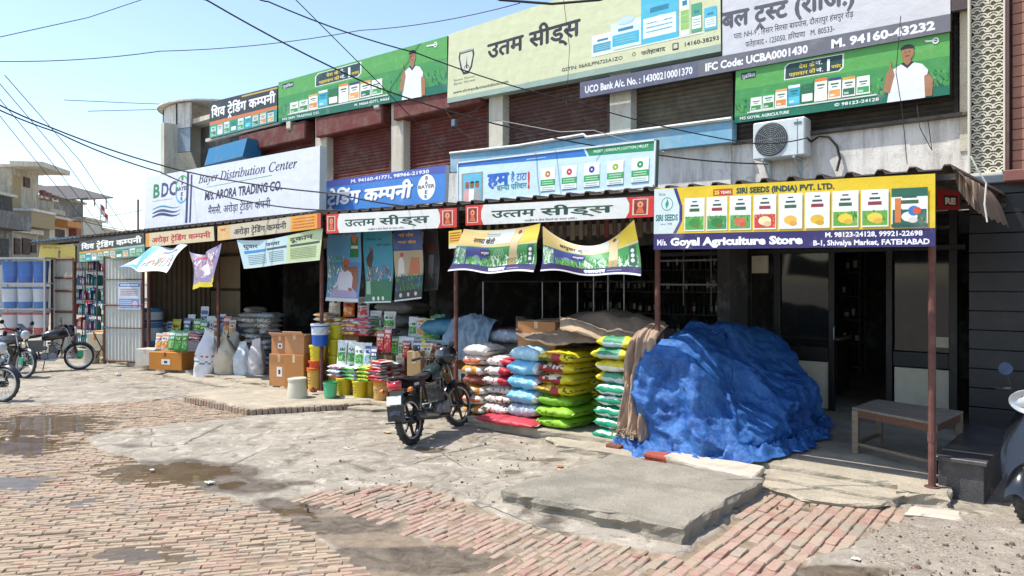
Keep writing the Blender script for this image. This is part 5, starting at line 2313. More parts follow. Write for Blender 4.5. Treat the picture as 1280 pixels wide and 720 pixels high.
def pilerow(px, Y, w, n, h, kinds, z0, label_f, group, rz=0, dep=.3, seed=0):
    """flat packets laid on each other"""
    r = random.Random(seed)
    x = P(px, 400, Y).x
    for i in range(n):
        k = kinds[i % len(kinds)]
        pal = PPAL[k]
        mb = MB()

        def fn(u, v, s_=r.uniform(0, 9)):
            t = 2 * PI * v
            xx = (u - .5) * 2
            prof = max(.05, 1 - abs(xx) ** 4) ** .5
            c, s = math.cos(t), math.sin(t)
            return (xx * w / 2, math.copysign(abs(c) ** .6, c) * dep / 2, h / 2 + s * h * .56 * prof * (1 + .2 * fbm(xx * 3 + s_, c, 0)))
        mb.grid(fn, 8, 12, colfn=lambda u, v: pal[0] if (u < .25 or r.random() < .3) else (pal[2] if v > .4 and v < .6 else pal[1]), closev=True)
        o = mb.build('flat_packet', FOIL, smooth=True, origin=(0, 0, 0))
        o.location = (x + r.uniform(-.015, .015), Y + r.uniform(-.015, .015), z0 + i * h)
        o.rotation_euler = (0, 0, rz + r.uniform(-.08, .08))
        pos = 'topmost' if i == n - 1 else ('lowest' if i == 0 else ORD[i] + ' from the bottom')
        tag(o, label_f.format(pos=pos), 'packet', group)
    return z0 + n * h


def W_(px, wpx, Y):
    """metres along X that wpx pixels cover at px on plane Y"""
    return P(px + wpx / 2, 400, Y).x - P(px - wpx / 2, 400, Y).x


def WP(px, wpx, Y):
    """metres across the line of sight that wpx pixels cover"""
    return wpx * (P(px, 400, Y) - CAM).dot(FW) / F


def HP(px, hpx, Y):
    return hpx * (P(px, 400, Y) - CAM).dot(FW) / F


# ------------------------------------------------------------------ seed bag stacks in front of the middle shop
SG = 'seed bags stacked at the edge of the middle shop'
stack(577, 601, -.05, .60, 520, 432, [('orange', 'orange'), ('orangewhite', 'white and orange'), ('orange', 'orange'), ('brownred', 'dull red printed'), ('orange', 'bright orange'), ('orangewhite', 'white and orange'), ('whiteorange', 'white')], 'the orange stack beside the motorcycle', SG, seed=1)
stack(603, 634, -.10, .62, 520, 446, [('white', 'mottled white'), ('white', 'mottled white'), ('white', 'crumpled white'), ('redwhite', 'white and red'), ('redwhite', 'white and red'), ('redwhite', 'white and crimson')], 'the white and red stack', SG, seed=2, zb=ZP + .07)
stack(632, 668, -.12, .62, 525, 434, [('grey', 'grey printed'), ('blue', 'sky blue'), ('blue', 'sky blue'), ('blue', 'sky blue'), ('paleblue', 'plump pale blue')], 'the sky blue stack', SG, seed=3, zb=ZP + .07)
stack(667, 710, -.14, .72, 527, 440, [('lime', 'glossy lime green'), ('lime', 'glossy lime green'), ('darklime', 'dark lime green'), ('yellow', 'yellow'), ('redyellow', 'yellow and red printed'), ('redyellow', 'yellow and red printed'), ('yellow', 'bright yellow')], 'the yellow and green stack', SG, seed=4)
stack(712, 745, .45, .7, 500, 436, [('darklime', 'olive green'), ('darklime', 'olive green'), ('yellow', 'yellow'), ('yellow', 'yellow'), ('yellow', 'yellow'), ('yellow', 'yellow')], 'the half hidden stack behind', SG, seed=5)
stack(740, 786, -.12, .62, 545, 421, [('teal', 'teal green and white'), ('teal', 'teal green and white'), ('teal', 'teal green and white'), ('teal', 'teal green and white'), ('teal', 'teal green and white'), ('yellowteal', 'yellow and white'), ('yellowwhite', 'yellow'), ('yellowteal', 'yellow and teal'), ('yellowteal', 'yellow')],
      'the stack by the brown cloth', SG, seed=6, zb=.07)
bag(P(664, 520, -.3).x - P(594, 520, -.3).x, .62, .10, 'redflat', 77, (P(629, 520, -.3).x, -.04, ZP - .01), .0, 'flat red bag squeezed under the white and the sky blue stacks', SG)
bag(.8, .5, .2, 'grey', 78, (P(640, 430, 1.0).x, 1.0, P(640, 428, 1).z), .2, 'blue grey sack slumped behind the white and red stack', SG)
bag(.8, .5, .2, 'redflat', 79, (P(640, 422, 1.5).x, 1.6, P(640, 424, 1.6).z), .1, 'red bag end showing behind the sky blue stack', SG)
for i in range(4):
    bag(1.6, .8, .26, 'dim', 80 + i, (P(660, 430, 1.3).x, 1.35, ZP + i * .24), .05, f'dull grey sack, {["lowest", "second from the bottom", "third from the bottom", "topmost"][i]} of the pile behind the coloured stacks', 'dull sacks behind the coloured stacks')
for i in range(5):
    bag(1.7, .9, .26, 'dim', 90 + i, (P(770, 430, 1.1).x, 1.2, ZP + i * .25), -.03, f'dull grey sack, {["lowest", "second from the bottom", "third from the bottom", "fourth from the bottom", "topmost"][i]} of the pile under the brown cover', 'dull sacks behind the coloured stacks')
# brick under the teal stack
for dx, w_ in ((0, .2), (.4, .16)):
    mb = MB()
    mb.box((P(775, 548, -.2).x + dx, -.30, .07), (w_, .12, .09), '#7a4a38', .01)
    o = mb.build('loose_brick', ROCK, origin=(P(775, 548, -.2).x + dx, -.3, .03))
    tag(o, 'weathered loose brick propping the lowest teal bag' if dx == 0 else 'short broken brick piece below the brown cloth', 'brick')

# big carton on the stacks
q = P(684, 437, .30)
carton('carton', 'large brown carton with a small white label on top of the blue and yellow stacks', (P(678, 437, .35).x, .42, P(684, 438, .2).z), (HP(680, 47, .3) / .86, .5, HP(680, 35, .3)), rz=.12, col='#a8764a')


# ------------------------------------------------------------------ brown cloths
def sheet_thing(name, label, fn, nu, nv, col, m, cat='cloth', colfn=None, th=.006):
    mb = MB()
    mb.grid(fn, nu, nv, col, colfn)
    c = Vector(fn(.5, .5))
    o = mb.build(name, m, smooth=True, origin=c)
    md = o.modifiers.new('thick', 'SOLIDIFY')
    md.thickness = th
    return tag(o, label, cat)


BROWN = mat('brown_tarpaulin', None, .8, var=.16, scale=3, bump=.5, bscale=9, bdist=.03, dirt=.35, dirtcol='#a89680')


def cover(u, v):
    px = 645 + 185 * u
    Y = .05 + 1.7 * v
    p = P(px, 400, Y)
    zedge = 1.20 + .05 * math.sin(u * 9) - .10 * (u > .0) * max(0, .25 - u) * 4
    front = max(0, .22 - v) / .22
    ztop = P(px, 392 + 14 * abs(u - .35) + 7 * math.sin(u * 7), .9).z
    z = ztop + .05 * fbm(u * 5, v * 4, 2) + .012 * fbm(u * 12, v * 7, 5) - front ** 1.4 * (.16 + .14 * u * (1 - u) * 4)
    z -= .12 * max(0, v - .6)
    return (p.x, Y + .04 * fbm(u * 9, 3, 1), z)


sheet_thing('cover_cloth', 'dark brown cloth cover spread over the tops of the bag stacks', cover, 70, 36, '#84725f', BROWN)


def folded(u, v):
    px = 700 + 80 * u
    Y = -.02 + .35 * v
    p = P(px, 400, Y)
    z = P(px, 402 + 30 * u - 18 * math.sin(u * PI) * .3, 0).z + .10 * math.sin(v * PI) - .09 * (1 - v) + .02 * fbm(u * 8, v * 5, 7)
    return (p.x, Y - .06 * math.sin(u * 5), z)


sheet_thing('folded_cloth', 'pale tan folded edge of the cover beside the large carton', folded, 36, 12, '#b0967a', BROWN)


def hang(u, v):
    wtop, wbot = .24, .42
    wd = wtop + (wbot - wtop) * v ** .7
    cx_ = P(806, 430, -.12).x - .10 * v
    fold = math.sin(u * 2 * PI * 2.6 + 2.2 * math.sin(v * 2.6) + 2 * fbm(u * 3, v * 2, 9)) * (.02 + .035 * v) + .05 * fbm(u * 5, v * 3, 4) + .015 * fbm(u * 14, v * 14, 4)
    z = P(797, 408 + 0, -.1).z * (1 - v) + v * (.16 + .20 * abs(u - .75)) + .05 * math.sin(u * PI) * (1 - v)
    top = math.exp(-v * 16) * .35
    return (cx_ + (u - .5) * wd * (1 + .1 * math.sin(v * 6)), -.16 - fold * (1 - .3 * top) + top * 1.1 - .05 * v, z)


sheet_thing('hanging_cloth', 'beige brown cloth hanging in folds from the cover beside the blue tarpaulin', hang, 80, 50, '#a68c76', BROWN, th=.008)


# dusty rag pile at the foot
mb = MB()
c = G(806, 540, .19)
for k in range(40):
    a, b = rnd.uniform(-.14, .14), rnd.uniform(-.05, .12)
    mb.tube([(c.x + a + rnd.uniform(-.07, .07), -.25 + b + rnd.uniform(-.05, .05), .19 + rnd.uniform(0, .12)) for _ in range(4)], rnd.uniform(.004, .010), 4, jit('#9a8468', .2))
o = mb.build('rope_tangle', CLOTH, origin=(c.x, -.2, .19))
tag(o, 'tangle of frayed jute rope at the left foot of the blue tarpaulin', 'rope')

# ------------------------------------------------------------------ blue tarpaulin heap
tm, tnt, tb = new_mat('blue_tarpaulin')
ttc = nd(tnt, 'ShaderNodeTexCoord')
tv = ttc.outputs['Object']
tcn = mix(tnt, ramp(tnt, noise_tex(tnt, tv, 3.0, 8, .7, .5), .38, .68), H('#1a4c90'), H('#3874b6'))
tcn = mix(tnt, ramp(tnt, noise_tex(tnt, tv, 9, 9, .78, 1.2), .54, .70), tcn, H('#5a86b8'))
tcn = mix(tnt, ramp(tnt, noise_tex(tnt, tv, 2.2, 9, .8, .4), .60, .78), tcn, H('#74818c'))
tnt.links.new(tcn, tb.inputs['Base Color'])
tb.inputs['Roughness'].default_value = 0.5
tb.inputs['Specular IOR Level'].default_value = 0.5
cr1 = nd(tnt, 'ShaderNodeTexVoronoi', feature='DISTANCE_TO_EDGE', i_Scale=3.2)
wmix = mix(tnt, 0.25, tv, nd(tnt, 'ShaderNodeTexNoise', i_Scale=4.0).outputs[1])
tnt.links.new(wmix, cr1.inputs['Vector'])
hmix = mix(tnt, 0.45, ramp(tnt, cr1.outputs[0], 0, .25), noise_tex(tnt, tv, 14, 8, .7, 1.5))
tbp = nd(tnt, 'ShaderNodeBump', i_Strength=0.9, i_Distance=0.05)
tnt.links.new(hmix, tbp.inputs['Height'])
tnt.links.new(tbp.outputs[0], tb.inputs['Normal'])
TCX, TCY = -3.98, 1.25


def ridged(x, y, z):
    return 1 - abs(noise.noise(Vector((x, y, z)))) * 2


def tarp(u, v):
    t = 2 * PI * u
    ct, st = math.cos(t), math.sin(t)
    ax = .98 if ct > 0 else .66
    ay = 1.50 if st < 0 else 1.5
    p_ = 3.2
    rr2 = (abs(ct) ** p_ / ax ** p_ + abs(st) ** p_ / ay ** p_) ** (-1 / p_)
    hs = min(1, v / .86)
    # radius and height profiles
    R_ = hs ** .62 if hs < 1 else 1
    km = .86 if st < .1 and ct < .5 else .76
    R_ = km * min(1, (hs / .50)) ** .9 + (1 - km) * max(0, (hs - .50) / .50) ** .9
    front = max(0, -st)
    topz = 1.33 - .06 * front - .10 * max(0, ct)
    z = topz * (1 - .16 * min(1, hs / .5) ** 2.2 - .84 * max(0, (hs - .5) / .5) ** (1.05 + .25 * max(0, ct)))
    if ct > .2:
        z -= .18 * ct * math.sin(PI * hs)
    # falling folds
    k = 16
    arc = t * 2.6
    f1 = ridged(arc * 1.5, v * 1.1 + 3, 1.7)
    f2 = ridged(arc * 3.4 + 9, v * 2.2, 4.1)
    f3 = fbm(arc * 7, v * 9, 2.0, 4)
    fold = (.06 * (f1 - .5) + .03 * (f2 - .5)) * smooth1(hs, .3, .9) + .020 * f3
    bump_ = (.16 * fbm(ct * R_ * 1.5 + 4, st * R_ * 1.5, 3.3, 3) + .09 * (ridged(ct * R_ * 1.3 + 2, st * R_ * 1.7, 1.1) - .5)) * (1 - .5 * hs)
    r2 = rr2 * R_ + fold + .10 * fbm(ct * 1.7 + 8, z * 1.6, st * 1.9, 3) * smooth1(hs, .2, .6)
    z *= 1 - .50 * smooth1(r2 * ct, -.1, 1.05) * (v < .86)
    z += bump_ + .03 * (f2 - .5) * (1 - hs)
    if v > .86:
        s = (v - .86) / .14
        wr = ridged(arc * 2.2, s * 2.3, 8.8)
        wr2 = fbm(arc * 6, s * 4, 6, 4)
        spread = (.30 if st < -.2 else .16) * (1 + .5 * fbm(arc * 2.2, 5, 1))
        r2 += s * spread
        z = .03 + (.16 * max(0, wr) * math.sin(PI * min(1, s * .9 + .1)) + .05 * wr2 * (1 - s)) * (1 - .3 * s)
    x = TCX + r2 * ct
    y = TCY + r2 * st
    amp = smooth1(hs, .02, .3) * (1 if v < .86 else max(.15, 1 - (v - .86) / .10))
    qx, qy, qz = x * .8 + z * .55, y * .8 + z * .25, z * .9 - x * .35
    dsp = .24 * (ridged(qx * .95 + 3, qy * .9, qz * 1.0) - .45) + .07 * (ridged(qx * 2.1, qy * 1.9 + 5, qz * 2.0) - .5) + .045 * (max(0, ridged(qx * 3.6 + 7, qy * 3.4, qz * 3.6)) ** 3 - .25) + .020 * (ridged(qx * 7.5, qy * 7, qz * 7 + 2) ** 2 - .4)
    x += ct * dsp * amp
    y += st * dsp * amp
    z += dsp * (.30 + .25 * (1 - hs)) * (v < .86) * smooth1(hs, 0.0, .1)
    base = ZP if y > -.22 else max(.015, ZP - (-.22 - y) * 1.6)
    z = max(z, .012) + (base if v > .86 else ZP * (z / topz < .3) * 1.0 + ZP * (z / topz >= .3))
    return (x, y, z)



mb = MB()
mb.grid(tarp, 420, 130, '#1f5fb0', closeu=True)
o = mb.build('tarpaulin_heap', tm, smooth=True, origin=(TCX, TCY, ZP))
tag(o, 'tall heap covered by a crumpled bright blue tarpaulin in front of the store', 'tarpaulin')

# ------------------------------------------------------------------ low wooden table
q = [P(1065, 509, 0)] * 4
ztb = .62
c4 = [G(1065, 509, ztb), G(1170, 529, ztb), G(1204, 514, ztb), G(1097, 499, ztb)]
root = thing('wooden_table', 'low weathered wooden table with worn top in front of the glass doors', 'table', (c4[0].x + .5, 1.2, ZP))
ctr = sum(c4, Vector()) / 4
for i in range(5):
    t0, t1 = i / 5 + .004, (i + 1) / 5 - .004
    a = [c4[0].lerp(c4[3], t0), c4[1].lerp(c4[2], t0), c4[1].lerp(c4[2], t1), c4[0].lerp(c4[3], t1)]
    mb = MB()
    dz = Vector((0, 0, rnd.uniform(-.004, .002)))
    mb.hexa([p - Vector((0, 0, .022)) + dz for p in a], [p + dz for p in a], jit('#8d8272', .15))
    mb.build('plank', WOOD, root)
for a, b in ((0, 1), (1, 2), (2, 3), (3, 0)):
    mb = MB()
    p, q_ = c4[a].lerp(ctr, .03), c4[b].lerp(ctr, .03)
    n_ = (ctr - (p + q_) / 2).normalized() * .03
    mb.hexa([p - Vector((0, 0, .10)), q_ - Vector((0, 0, .10)), q_ + n_ - Vector((0, 0, .10)), p + n_ - Vector((0, 0, .10))], [p - Vector((0, 0, .024)), q_ - Vector((0, 0, .024)), q_ + n_ - Vector((0, 0, .024)), p + n_ - Vector((0, 0, .024))], '#6a4a36')
    mb.build('apron', WOOD, root)
legs = []
for p in c4:
    b = p.lerp(ctr, .07)
    legs.append(b)
    mb = MB()
    mb.box((b.x, b.y, (ZP + ztb - .03) / 2), (.065, .065, ztb - .03 - ZP), '#8a7a66', .004)
    mb.build('leg', WOOD, root)
for a, b in ((0, 1), (0, 3), (1, 2)):
    mb = MB()
    p, q_ = legs[a], legs[b]
    mb.tube([Vector((p.x, p.y, ZP + .1)), Vector((q_.x, q_.y, ZP + .1))], .022, 6, '#857660')
    mb.build('stretcher', WOOD, root)

# ------------------------------------------------------------------ air conditioner
Yac = YW - .34
p0, p1 = P(941, 172, Yac), P(1006, 172, Yac)
zt_, zb2 = P(970, 150, Yac).z, P(970, 197, Yac).z
w_ = p1.x - p0.x
h_ = zt_ - zb2
root = thing('air_conditioner', 'white outdoor air conditioner unit on brackets on the white wall', 'air conditioner', ((p0.x + p1.x) / 2, Yac, zb2))
AX = (p0.x + p1.x) / 2
mb = MB()
mb.box((AX, Yac + .15, zb2 + h_ / 2), (w_, .30, h_), '#c9d2d2', .02)
mb.build('casing', PAINT, root)
gx, gz, gr = p0.x + w_ * .36, zb2 + h_ * .5, h_ * .42
mb = MB()
mb.lathe([(0, -.004), (gr * 1.02, -.004), (gr * 1.06, -.012), (gr * 1.0, -.014), (gr * .98, -.006)], 32, '#3c4244', c=(gx, Yac, gz), axis='Y')
mb.build('fan_recess', PAINT, root)
mb = MB()
for k in range(1, 9):
    rr3 = gr * k / 8.3
    mb.tube([(gx + rr3 * math.cos(t), Yac - .022, gz + rr3 * math.sin(t)) for t in [2 * PI * q / 24 for q in range(24)]], .004, 4, '#8a9090', closed=True)
for k in range(12):
    t = 2 * PI * k / 12
    mb.tube([(gx, Yac - .024, gz), (gx + gr * math.cos(t), Yac - .024, gz + gr * math.sin(t))], .003, 4, '#8a9090')
mb.build('fan_guard', PAINT, root, kind='stuff')
mb = MB()
mb.box((p0.x + w_ * .86, Yac - .004, zb2 + h_ * .5), (.006, .008, h_ * .94), '#8f9898')
mb.build('panel_seam', PAINT, root)
mb = MB()
mb.box((p0.x + w_ * .87, Yac - .006, zb2 + h_ * .85), (w_ * .14, .004, h_ * .06), '#6a7274')
mb.build('badge', PAINT, root)
for fx in (.2, .8):
    mb = MB()
    x = p0.x + w_ * fx
    mb.box((x, Yac + .17, zb2 - .02), (.035, .38, .03), '#9fb0b2', .003)
    mb.tube([(x, Yac + .0, zb2 - .03), (x, YW - .01, zb2 - .30)], .012, 5, '#9fb0b2')
    mb.box((x, YW - .015, zb2 - .16), (.035, .02, .32), '#9fb0b2', .003)
    mb.build('bracket', PAINT, root)
mb = MB()
pp = [P(1008, 172, Yac + .1), P(1014, 177, YW - .12), P(1024, 170, YW - .1), P(1036, 171, YW - .08), P(1046, 182, YW - .06), P(1050, 198, YW - .06), P(1046, 214, YW - .06)]
mb.tube(pp, .02, 7, '#2f3030')
mb.build('pipe', RUBBER, root)

# ------------------------------------------------------------------ display of buckets, cartons and packets
DG = 'packets of the bright display'
BG = 'buckets of the bright display'


def at(px, Y, z=ZP):
    return (P(px, 400, Y).x, Y, z)


YB = -.05
# cartons on the left
ws = .42
z1 = HP(366, 31, YB) + 0
carton('carton', 'brown carton at the bottom left of the display with a white label', at(358, .02), (WP(358, 24, 0) * 1.25, .42, HP(358, 43, 0) * .92), rz=.35, col='#b5814e', group='cartons at the display')
carton('carton', 'brown carton standing on the bottom left carton of the display', at(359, .05, ZP + HP(358, 43, 0) * .92), (WP(358, 22, 0) * 1.2, .40, HP(358, 22, 0)), rz=.3, col='#b07a52', group='cartons at the display', flap=True)
carton('carton', 'tall plain carton right of the labelled cartons beside the blue bucket', at(376, .0), (WP(376, 24, 0) * 1.2, .40, HP(376, 42, 0)), rz=.35, col='#a8743f', lab=None, group='cartons at the display')
carton('carton', 'open topped carton on the tall plain carton beside the blue bucket', at(377, .03, ZP + HP(376, 42, 0)), (WP(376, 24, 0) * 1.2, .40, HP(376, 24, 0)), rz=.32, col='#b5835a', lab=None, flap=True, group='cartons at the display')


def bk(px, Y, wpx, hpx, z, name_label, col, **k):
    return bucket('bucket', name_label, at(px, Y, z), WP(px, wpx, Y) / 2, HP(px, hpx, Y), col, group=BG, **k)


hh = HP
z0 = ZP
bk(371.5, -.62, 22, 24, 0.09, 'upturned cream white bucket on the ground before the cartons', '#c9c4b0', taper=1.18, handle=False, lid='#c9c4b0')
bk(394, .0, 20, 27, z0, 'orange printed bucket at the bottom left of the display under yellow and blue ones', '#d0982e', lid='#c85a22', band=(.12, .8, '#c9a04a'), label_col='#3a2a1a')
za = z0 + hh(394, 27, 0)
bk(396, .02, 20, 9, za, 'red lidded tub squeezed between the orange and yellow buckets', '#c8481f', lid='#c8481f', handle=False)
zb_ = za + hh(394, 9, 0)
bk(397, .03, 20, 19, zb_, 'yellow bucket below the blue bucket of the display', '#d2c01c', lid='#d8c81f', band=(.15, .7, '#c9b51a'), label_col='#4a5a1a', handle=False)
zc = zb_ + hh(397, 19, 0)
bk(400, .03, 22, 27, zc, 'blue bucket with a white upper half and white lid', '#1d57b0', lid='#cfd6dc', band=(.52, .98, '#c9d4da'), label_col='#3a7fc8')
bk(413, -.30, 18, 20, .02 + .08, 'empty mint green tub on the step in front of the display', '#4fb07c', taper=.72, handle=False, open_=True)
for i, (px, lb) in enumerate(((430, 'yellow printed bucket right of the mint green tub'), (450, 'yellow printed bucket in the middle of the bottom row'), (463, 'yellow bucket half hidden beside the orange printed one'))):
    bk(px, -.02 + .18 * (i == 2), 19, 20, z0, lb, '#c9b41c', lid='#c9b41c', band=(.1, .85, '#c4ac1a'), label_col='#3a4a16', handle=False)
bk(476, .0, 20, 25, z0, 'orange lidded printed bucket at the right of the bottom row', '#c88a3a', lid='#c86426', band=(.1, .72, '#c49a5a'), label_col='#4a2a1a')
bk(488, .2, 15, 22, z0, 'yellow bucket with a red round print behind the tail light of the motorcycle', '#c9a81c', lid='#c9782a', band=(.1, .75, '#b83028'), label_col='#e8d8a0')
z1 = z0 + hh(430, 20, 0)
bk(421, .35, 18, 16, z0 + hh(421, 62, .35), 'tall yellow tub behind the front white pouches', '#c2b81a', handle=False, lid='#c2b81a')
for i in range(3):
    bk(419, .33, 18, 19.5, z0 + hh(421, 20.5 * i, .35), f'stacked yellow tub behind the front pouches, {["lowest", "middle", "third from the ground"][i]}', '#bfb41a', handle=False, lid='#c9bd24')
# low rows of flat packets on the bucket lids
pilerow(425, .05, .34, 3, .07, ['silver red', 'white blue'], z1, 'silver and pink flat packet, {pos} of the pile on the yellow buckets', DG, seed=2)
pilerow(444, .0, .30, 4, .055, ['green white', 'green white'], z1, 'teal flat packet, {pos} of the pile in the display centre', DG, seed=3)
pilerow(461, .05, .28, 4, .06, ['yellow green', 'yellow green'], z1, 'yellow flat packet, {pos} of the pile above the yellow buckets', DG, seed=4)
zr = z0 + hh(480, 25, 0)
pilerow(476, .0, .34, 7, .045, ['red', 'red', 'silver red'], zr, 'red flat packet, {pos} of the pile at the display right', DG, seed=5)
pilerow(490, .25, .38, 6, .05, ['red', 'silver red'], z0 + hh(490, 22, .2), 'dark red flat packet, {pos} of the pile behind the motorcycle seat', DG, seed=15)
z2 = z1 + .21
# second row of standing pouches
for i, (px, kind, wpx, hpx, Y) in enumerate([(427, 'white green', 14, 30, .10), (439, 'white green', 12, 30, .16), (449, 'white green', 14, 30, .08), (459, 'white blue', 11, 30, .12), (467, 'dark blue', 10, 26, .14)]):
    pouch(kind, WP(px, wpx, Y), hh(px, hpx, Y), at(px, Y, z2), .35, f'{kind} pouch, {ORD[i]} from the left in the middle row of the display', DG, .08, 40 + i)
for i, (px, kind, wpx, hpx, Y) in enumerate([(475, 'red', 12, 26, .25), (484, 'red', 11, 32, .3), (493, 'green', 10, 24, .45), (502, 'white green', 11, 24, .5), (511, 'white green', 12, 24, .5), (519, 'white green', 10, 22, .55), (529, 'green', 14, 20, .5), (537, 'orange', 10, 18, .5)]):
    zz = z0 + hh(px, 55 if i < 2 else 50, Y)
    pouch(kind, WP(px, wpx, Y), hh(px, hpx, Y), at(px, Y, zz), .35, f'{kind} pouch, {ORD[i]} from the left in the right middle row behind the motorcycle', DG, .08, 60 + i)
# supporting cartons behind the second row
for i, (px, Y, wpx, hpx) in enumerate([(508, .75, 22, 50), (530, .75, 24, 50), (492, .55, 18, 50), (470, .6, 30, 56), (440, .65, 40, 66), (415, .7, 26, 70)]):
    carton('carton', ['plain carton under the pouches left of the motorcycle headlamp', 'carton under the green pouches behind the motorcycle', 'dark carton behind the red packets', 'long carton carrying the blue pouch row', 'carton carrying the flat red and white pile', 'carton behind the blue and white bucket'][i],
           at(px, Y), (WP(px, wpx, Y) * 1.3, .40, hh(px, hpx, Y)), .1, col='#8a6a4c', lab=None, group='cartons under the display')
carton('carton', 'upright tan carton standing left of the motorcycle handlebar', at(520, .22), (.22, .2, .80), .5, col='#b08f62', lab=None, group='cartons at the display')
# third level: flat piles
z3 = z0 + hh(440, 66, .65)
pilerow(408, .3, .40, 2, .08, ['gold white', 'orange white'], zc + hh(400, 27, 0) + .03, 'golden flat packet, {pos} on the blue and white bucket', DG, seed=6)
pilerow(424, .45, .45, 4, .075, ['gold white'], z3, 'golden flat packet, {pos} of the upper pile in the display', DG, seed=7)
pilerow(442, .5, .45, 4, .07, ['orange white', 'silver red'], z3, 'white and orange flat packet, {pos} of the upper pile in the display', DG, seed=8)
pilerow(459, .5, .42, 5, .065, ['red', 'silver red'], z3, 'crimson flat packet, {pos} of the upper pile in the display', DG, seed=9)
z4 = z3 + .31
for i, (px, kind, wpx, hpx, Y, zz) in enumerate([(418, 'gold white', 17, 30, .45, z4), (436, 'orange', 17, 23, .5, z4), (454, 'silver red', 17, 26, .5, z4), (469, 'white green', 17, 21, .6, z3 + .14), (487, 'white green', 17, 21, .62, z3 + .14)]):
    pouch(kind, WP(px, wpx, Y), hh(px, hpx, Y), at(px, Y, zz), .35, f'{kind} pouch, {ORD[i]} from the left on top of the display', DG, .06, 80 + i, d=WP(px, 11, Y))
pilerow(478, .62, .6, 3, .05, ['green white', 'red'], z3, 'flat packet, {pos} of the pile under the two white green pouches', DG, seed=10)
for i, (px, kind, wpx, hpx, Y) in enumerate([(516, 'white green', 12, 24, .8), (526, 'orange white', 12, 24, .82), (534, 'yellow green', 12, 24, .85), (544, 'green', 14, 28, .9), (549, 'green white', 14, 30, 1.0), (541, 'orange', 12, 20, .6)]):
    pouch(kind, WP(px, wpx, Y), hh(px, hpx, Y), at(px, Y, z0 + hh(px, 50, .75) + (hh(px, 22, .75) if i < 5 else 0)), .35, f'{kind} pouch, {ORD[i]} from the left in the top row beside the rusty post', DG, .05, 100 + i)
for i, (px, n) in enumerate(((514, 3), (531, 3), (546, 3))):
    pilerow(px, .78, .5, 4, hh(px, 22, .75) / 4, [['white green', 'green', 'dark blue'][i]], z0 + hh(px, 50, .75), ['white', 'green', 'blue'][i] + ' flat packet, {pos} in the pile near the rusty post', DG, seed=20 + i)
r9 = random.Random(5)
loose = []
for i in range(22):
    loose.append((474 + r9.random() * 78, .35 + r9.random() * .5, r9.choice(list(PPAL)), r9.choice([24, 26, 50, 52]), r9.random(), r9.uniform(-.2, .8), r9.uniform(0, .3)))
cnt9 = {}
for i, (px, Y, kind, lvl, hh9, rz9, ln9) in enumerate(sorted(loose)):
    cnt9[kind] = cnt9.get(kind, -1) + 1
    pouch(kind, WP(px, 11, Y), HP(px, 20 + 8 * hh9, Y), at(px, Y, ZP + HP(px, lvl, Y)), rz9, f'{ORD[cnt9[kind]]} loose {kind} pouch from the left in the heap between buckets and rusty post', 'loose pouches heaped in the display', ln9, 700 + i)
# crumpled litter in front
for i, (x, y, c, lb) in enumerate(((483, 492, '#c8c4c0', 'crumpled white paper in front of the display on the step'), (392, 491, '#7a3a28', 'small dark red scrap beside the upturned bucket'), (148, 470, '#c8c4be', 'crumpled white bag scrap below the shed door'))):
    zl9 = (.12, .12, .0)[i]
    g = G(x, y, zl9)
    mb = MB()
    mb.grid(lambda u, v: (g.x + .07 * math.cos(2 * PI * u) * math.sin(PI * v) * (1 + .5 * fbm(u * 9, v * 5, i)), g.y + .06 * math.sin(2 * PI * u) * math.sin(PI * v), zl9 + .005 + .035 * (1 - math.cos(PI * v)) * (1 + .6 * fbm(u * 7, v * 8, i))), 14, 8, c, closeu=True)
    tag(mb.build('litter', CLOTH, origin=(g.x, g.y, zl9)), lb, 'litter')

# cloth over a carton behind the post, and the goods between post and bag stacks
carton('carton', 'dim carton with printed sides behind the rusty post beside the orange bags', at(590, 1.1), (.8, .5, hh(590, 62, 1.1)), .1, col='#7a5a3c', group='cartons under the display')
GC = '#7f95a6'


def greycloth(u, v):
    c = at(600, .95)
    t = (u - .5) * 1.1
    z = P(600, 393, .95).z - .05 * abs(u - .45) * 4 - (.95 * max(0, v - .25))
    return (c[0] + t * (.75 + .25 * v), .95 - .55 * min(v * 2, 1) * .6 - .03 * math.sin(u * 19 + 5 * fbm(u * 3, v * 2, 8)) * min(1, v * 3) - .07 * fbm(u * 7, v * 4, 3), z + .04 * fbm(u * 6, v * 6, 2))


sheet_thing('grey_cloth', 'crumpled grey blue cloth draped over the goods behind the orange bags', greycloth, 70, 30, GC, CLOTH)
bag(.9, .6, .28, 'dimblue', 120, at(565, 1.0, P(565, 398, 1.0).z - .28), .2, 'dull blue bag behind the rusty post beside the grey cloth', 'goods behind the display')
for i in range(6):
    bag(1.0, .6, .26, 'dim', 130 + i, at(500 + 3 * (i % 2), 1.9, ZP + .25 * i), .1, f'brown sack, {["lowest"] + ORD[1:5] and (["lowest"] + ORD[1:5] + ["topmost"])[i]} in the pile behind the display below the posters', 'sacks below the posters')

# ------------------------------------------------------------------ left shop: white bags, drum, cartons, pouches
LG = 'goods before the cream trading shop'


